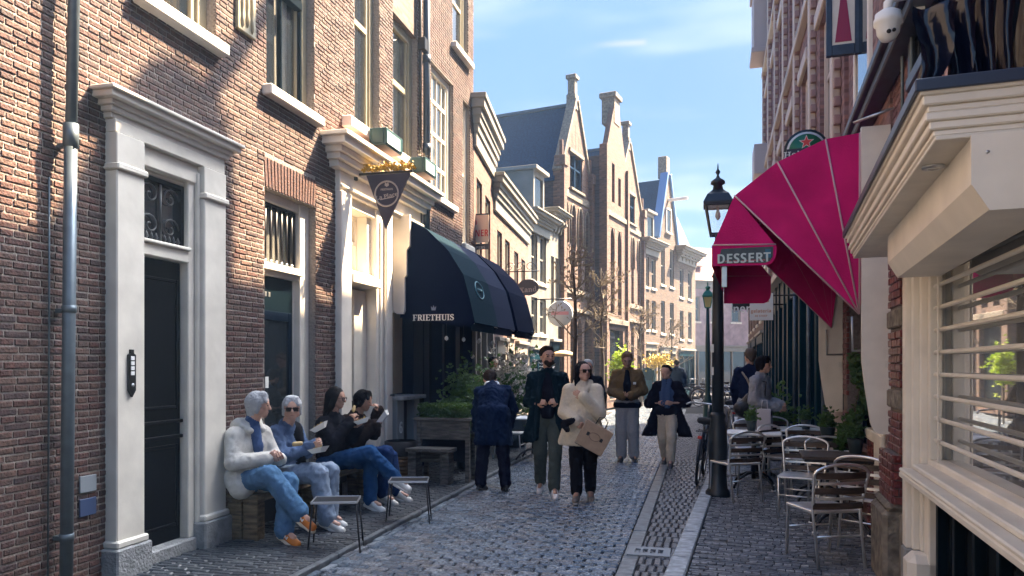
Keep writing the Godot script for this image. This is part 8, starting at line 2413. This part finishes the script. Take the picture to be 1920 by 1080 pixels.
	part("scarf", blob([[d.J.nk + Vector3(-0.04, 0.0, 0.05), Vector3(-0.06, 1.0, 0.12), 0.04, 0.035], [d.J.nk + Vector3(0.04, 0.0, 0.05), Vector3(0.02, 0.95, 0.12), 0.04, 0.045]], 0.016, 0.03, [[Vector3(0, 0.93, 0), Vector3.DOWN]], 0.01), cloth_mat("blue_knit", Color.BLACK), d.o)
	part("jumper_hem", blob([[Vector3(-0.08, 0.88, 0.02), Vector3(0.08, 0.88, 0.02), 0.115, 0.115]], 0.018, 0.03, [[Vector3(0, 0.8, 0), Vector3.DOWN]]), cloth_mat("black_wool", Color.BLACK), d.o)

func rest_of_people() -> void:
	# stooping over the table, back to us
	var J := with(stand(), {"pv": Vector3(0, 0.97, -0.02), "ch": Vector3(0.04, 1.22, 0.2), "nk": Vector3(0.08, 1.35, 0.4), "hd": Vector3(0.13, 1.42, 0.53), "sl": Vector3(0.24, 1.28, 0.34), "sr": Vector3(-0.13, 1.3, 0.32), "el": Vector3(0.28, 1.0, 0.36), "er": Vector3(-0.2, 1.02, 0.42), "wl": Vector3(0.29, 0.76, 0.42), "wr": Vector3(-0.14, 0.8, 0.52), "al": Vector3(0.16, 0.09, -0.02), "ar": Vector3(-0.17, 0.09, -0.02), "kl": Vector3(0.13, 0.52, 0.0), "kr": Vector3(-0.13, 0.52, 0.0)})
	var d := person("person stooping over a cafe table in a navy coat, back to the camera", {"at": Vector3(-2.6, 0.0, -9.3), "yaw": 186, "s": 1.0, "J": J, "look": [10, 30, 0], "hair": ["short", Color(0.03, 0.02, 0.016)], "h": 0.017, "hh": 0.009,
		"legs": ["navy_trousers", Color(0.01, 0.011, 0.025), 0.016, 0.012], "top": ["coat", "navy_coat", Color(0.007, 0.017, 0.05), 0.02, 0.008, 0.024], "skirt": coat_skirt(J, 0.3, 0.03, 1.0), "cuts": [[Vector3(0, 0.6, 0), Vector3.DOWN]], "shoes": ["black_shoe", Color(0.01, 0.01, 0.012), Color(0.02, 0.02, 0.02)]})
	part("collar", blob([[d.J.nk + Vector3(-0.05, 0.0, 0), d.J.nk + Vector3(0.05, 0.0, 0), 0.06, 0.06]], 0.014, 0.02), mt("white_collar", Color(0.6, 0.62, 0.66), 0.8), d.o)
	# white haired man behind the couple
	d = person("white haired man in a dark jacket half hidden behind the couple", {"at": Vector3(-1.85, 0.0, -12.6), "yaw": 0, "s": 0.97, "hair": ["short", Color(0.6, 0.6, 0.6)], "skin": "skin_pale", "h": 0.022, "hh": 0.01, "hf": 0.01, "legs": ["navy_trousers", Color(0.01, 0.011, 0.025), 0.03, 0.012], "top": ["jacket", "dark_jacket", Color(0.012, 0.014, 0.02), 0.03, 0.018, 0.024], "shoes": ["black_shoe", Color(0.01, 0.01, 0.012), Color(0.02, 0.02, 0.02)]})
	# far walkers
	d = person("far man in a dark teal jacket and jeans walking towards us", {"at": Vector3(-2.3, 0.0, -34.5), "yaw": 10, "s": 1.0, "h": 0.03, "hh": 0.016, "hf": 0.014, "hs": 0.016, "legs": ["teal_jeans", Color(0.02, 0.08, 0.12), 0.03, 0.012], "top": ["jacket", "teal_jacket", Color(0.012, 0.035, 0.04), 0.04, 0.025, 0.0], "shoes": ["black_shoe", Color(0.01, 0.01, 0.012), Color(0.02, 0.02, 0.02)]})
	d = person("far person in a navy jacket seen from behind, near the parked bicycles", {"at": Vector3(-0.8, 0.0, -27.0), "yaw": 180, "s": 1.03, "h": 0.028, "hh": 0.015, "hf": 0.013, "hs": 0.015, "legs": ["grey_wide", Color(0.36, 0.37, 0.39), 0.03, 0.012], "top": ["jacket", "navy_jacket", Color(0.01, 0.018, 0.04), 0.045, 0.025, 0.0], "shoes": ["black_shoe", Color(0.01, 0.01, 0.012), Color(0.02, 0.02, 0.02)]})
	d = person("person in a dark jacket standing by the shop fronts past the awnings", {"at": Vector3(-4.08, 0.03, -14.6), "yaw": 60, "s": 1.0, "h": 0.022, "hh": 0.012, "hf": 0.012, "hs": 0.014, "legs": ["navy_trousers", Color(0.01, 0.011, 0.025), 0.03, 0.012], "top": ["jacket", "dark_jacket", Color(0.012, 0.014, 0.02), 0.03, 0.018, 0.0], "shoes": ["black_shoe", Color(0.01, 0.01, 0.012), Color(0.02, 0.02, 0.02)]})
	# woman with tote bag, in profile, facing the shop fronts
	J = with(stand(), {"wl": Vector3(0.1, 1.05, 0.26), "el": Vector3(0.22, 1.1, -0.02), "wr": Vector3(-0.08, 1.02, 0.28), "er": Vector3(-0.24, 1.1, 0.0), "hd": Vector3(0, 1.62, 0.05)})
	d = person("woman with dark bobbed hair in a grey coat facing the shop fronts", {"at": Vector3(0.86, 0.0, -11.5), "yaw": 62, "s": 1.0, "J": J, "look": [10, 6, 0], "hair": ["bob", Color(0.012, 0.008, 0.008)], "skin": "skin_pale", "h": 0.019, "hh": 0.009, "hf": 0.009,
		"legs": ["navy_trousers", Color(0.01, 0.011, 0.025), 0.03, 0.012], "top": ["coat", "grey_coat", Color(0.32, 0.34, 0.38), 0.024, 0.01, 0.024], "skirt": coat_skirt(J, 0.4, 0.05, 1.0), "cuts": [[Vector3(0, 0.5, 0), Vector3.DOWN]], "shoes": ["black_shoe", Color(0.01, 0.01, 0.012), Color(0.02, 0.02, 0.02)]})
	var bp := thing("shoulder_bag", "black shoulder bag on the back of the woman in grey", "bag", Vector3(0.68, 1.0, -11.6))
	part("pouch", blob([[Vector3(0.62, 0.95, -11.65), Vector3(0.72, 1.12, -11.6), 0.11, 0.09], [Vector3(0.58, 0.98, -11.6), Vector3(0.7, 0.96, -11.7), 0.1, 0.1]], 0.018, 0.04, [], 0.01), mt("bag_black", Color(0.012, 0.014, 0.018), 0.5), bp)
	part("strap", tb([Vector3(0.66, 1.1, -11.5), Vector3(0.76, 1.42, -11.42), Vector3(0.92, 1.38, -11.34), Vector3(0.9, 1.1, -11.38)], 0.012, 6), MC.bag_black, bp)
	var tt := thing("tote_bag", "flat white paper tote bag hanging at the side of the woman in grey", "bag", Vector3(0.9, 0.8, -11.2))
	part("sides", bx(Vector3(0.79, 0.64, -11.22), Vector3(0.97, 1.0, -11.15), 0.006), mt("tote", Color(0.62, 0.6, 0.64), 0.8), tt)
	part("handle", tb([Vector3(0.84, 1.0, -11.18), Vector3(0.86, 1.12, -11.2), Vector3(0.92, 1.12, -11.2), Vector3(0.93, 1.0, -11.18)], 0.006, 6), MC.tote, tt)
	d = person("tall man in a navy top with a bag strap, walking away past the lamp", {"at": Vector3(0.82, 0.0, -13.4), "yaw": 160, "s": 1.08, "hair": ["short", Color(0.12, 0.09, 0.07)], "look": [40, 0, 0], "h": 0.022, "hh": 0.01, "hf": 0.01, "legs": ["grey_wide", Color(0.36, 0.37, 0.39), 0.03, 0.012], "top": ["jumper", "navy_jumper", Color(0.012, 0.018, 0.05), 0.02, 0.012, 0.024], "shoes": ["black_shoe", Color(0.01, 0.01, 0.012), Color(0.02, 0.02, 0.02)]})
	part("strap", tb([d.J.sl + Vector3(0, 0.06, 0), d.J.ch + Vector3(0, 0, -0.14), d.J.hr + Vector3(-0.05, 0.05, -0.12)], 0.018, 6), mt("strap_tan", Color(0.3, 0.24, 0.18), 0.7), d.o)
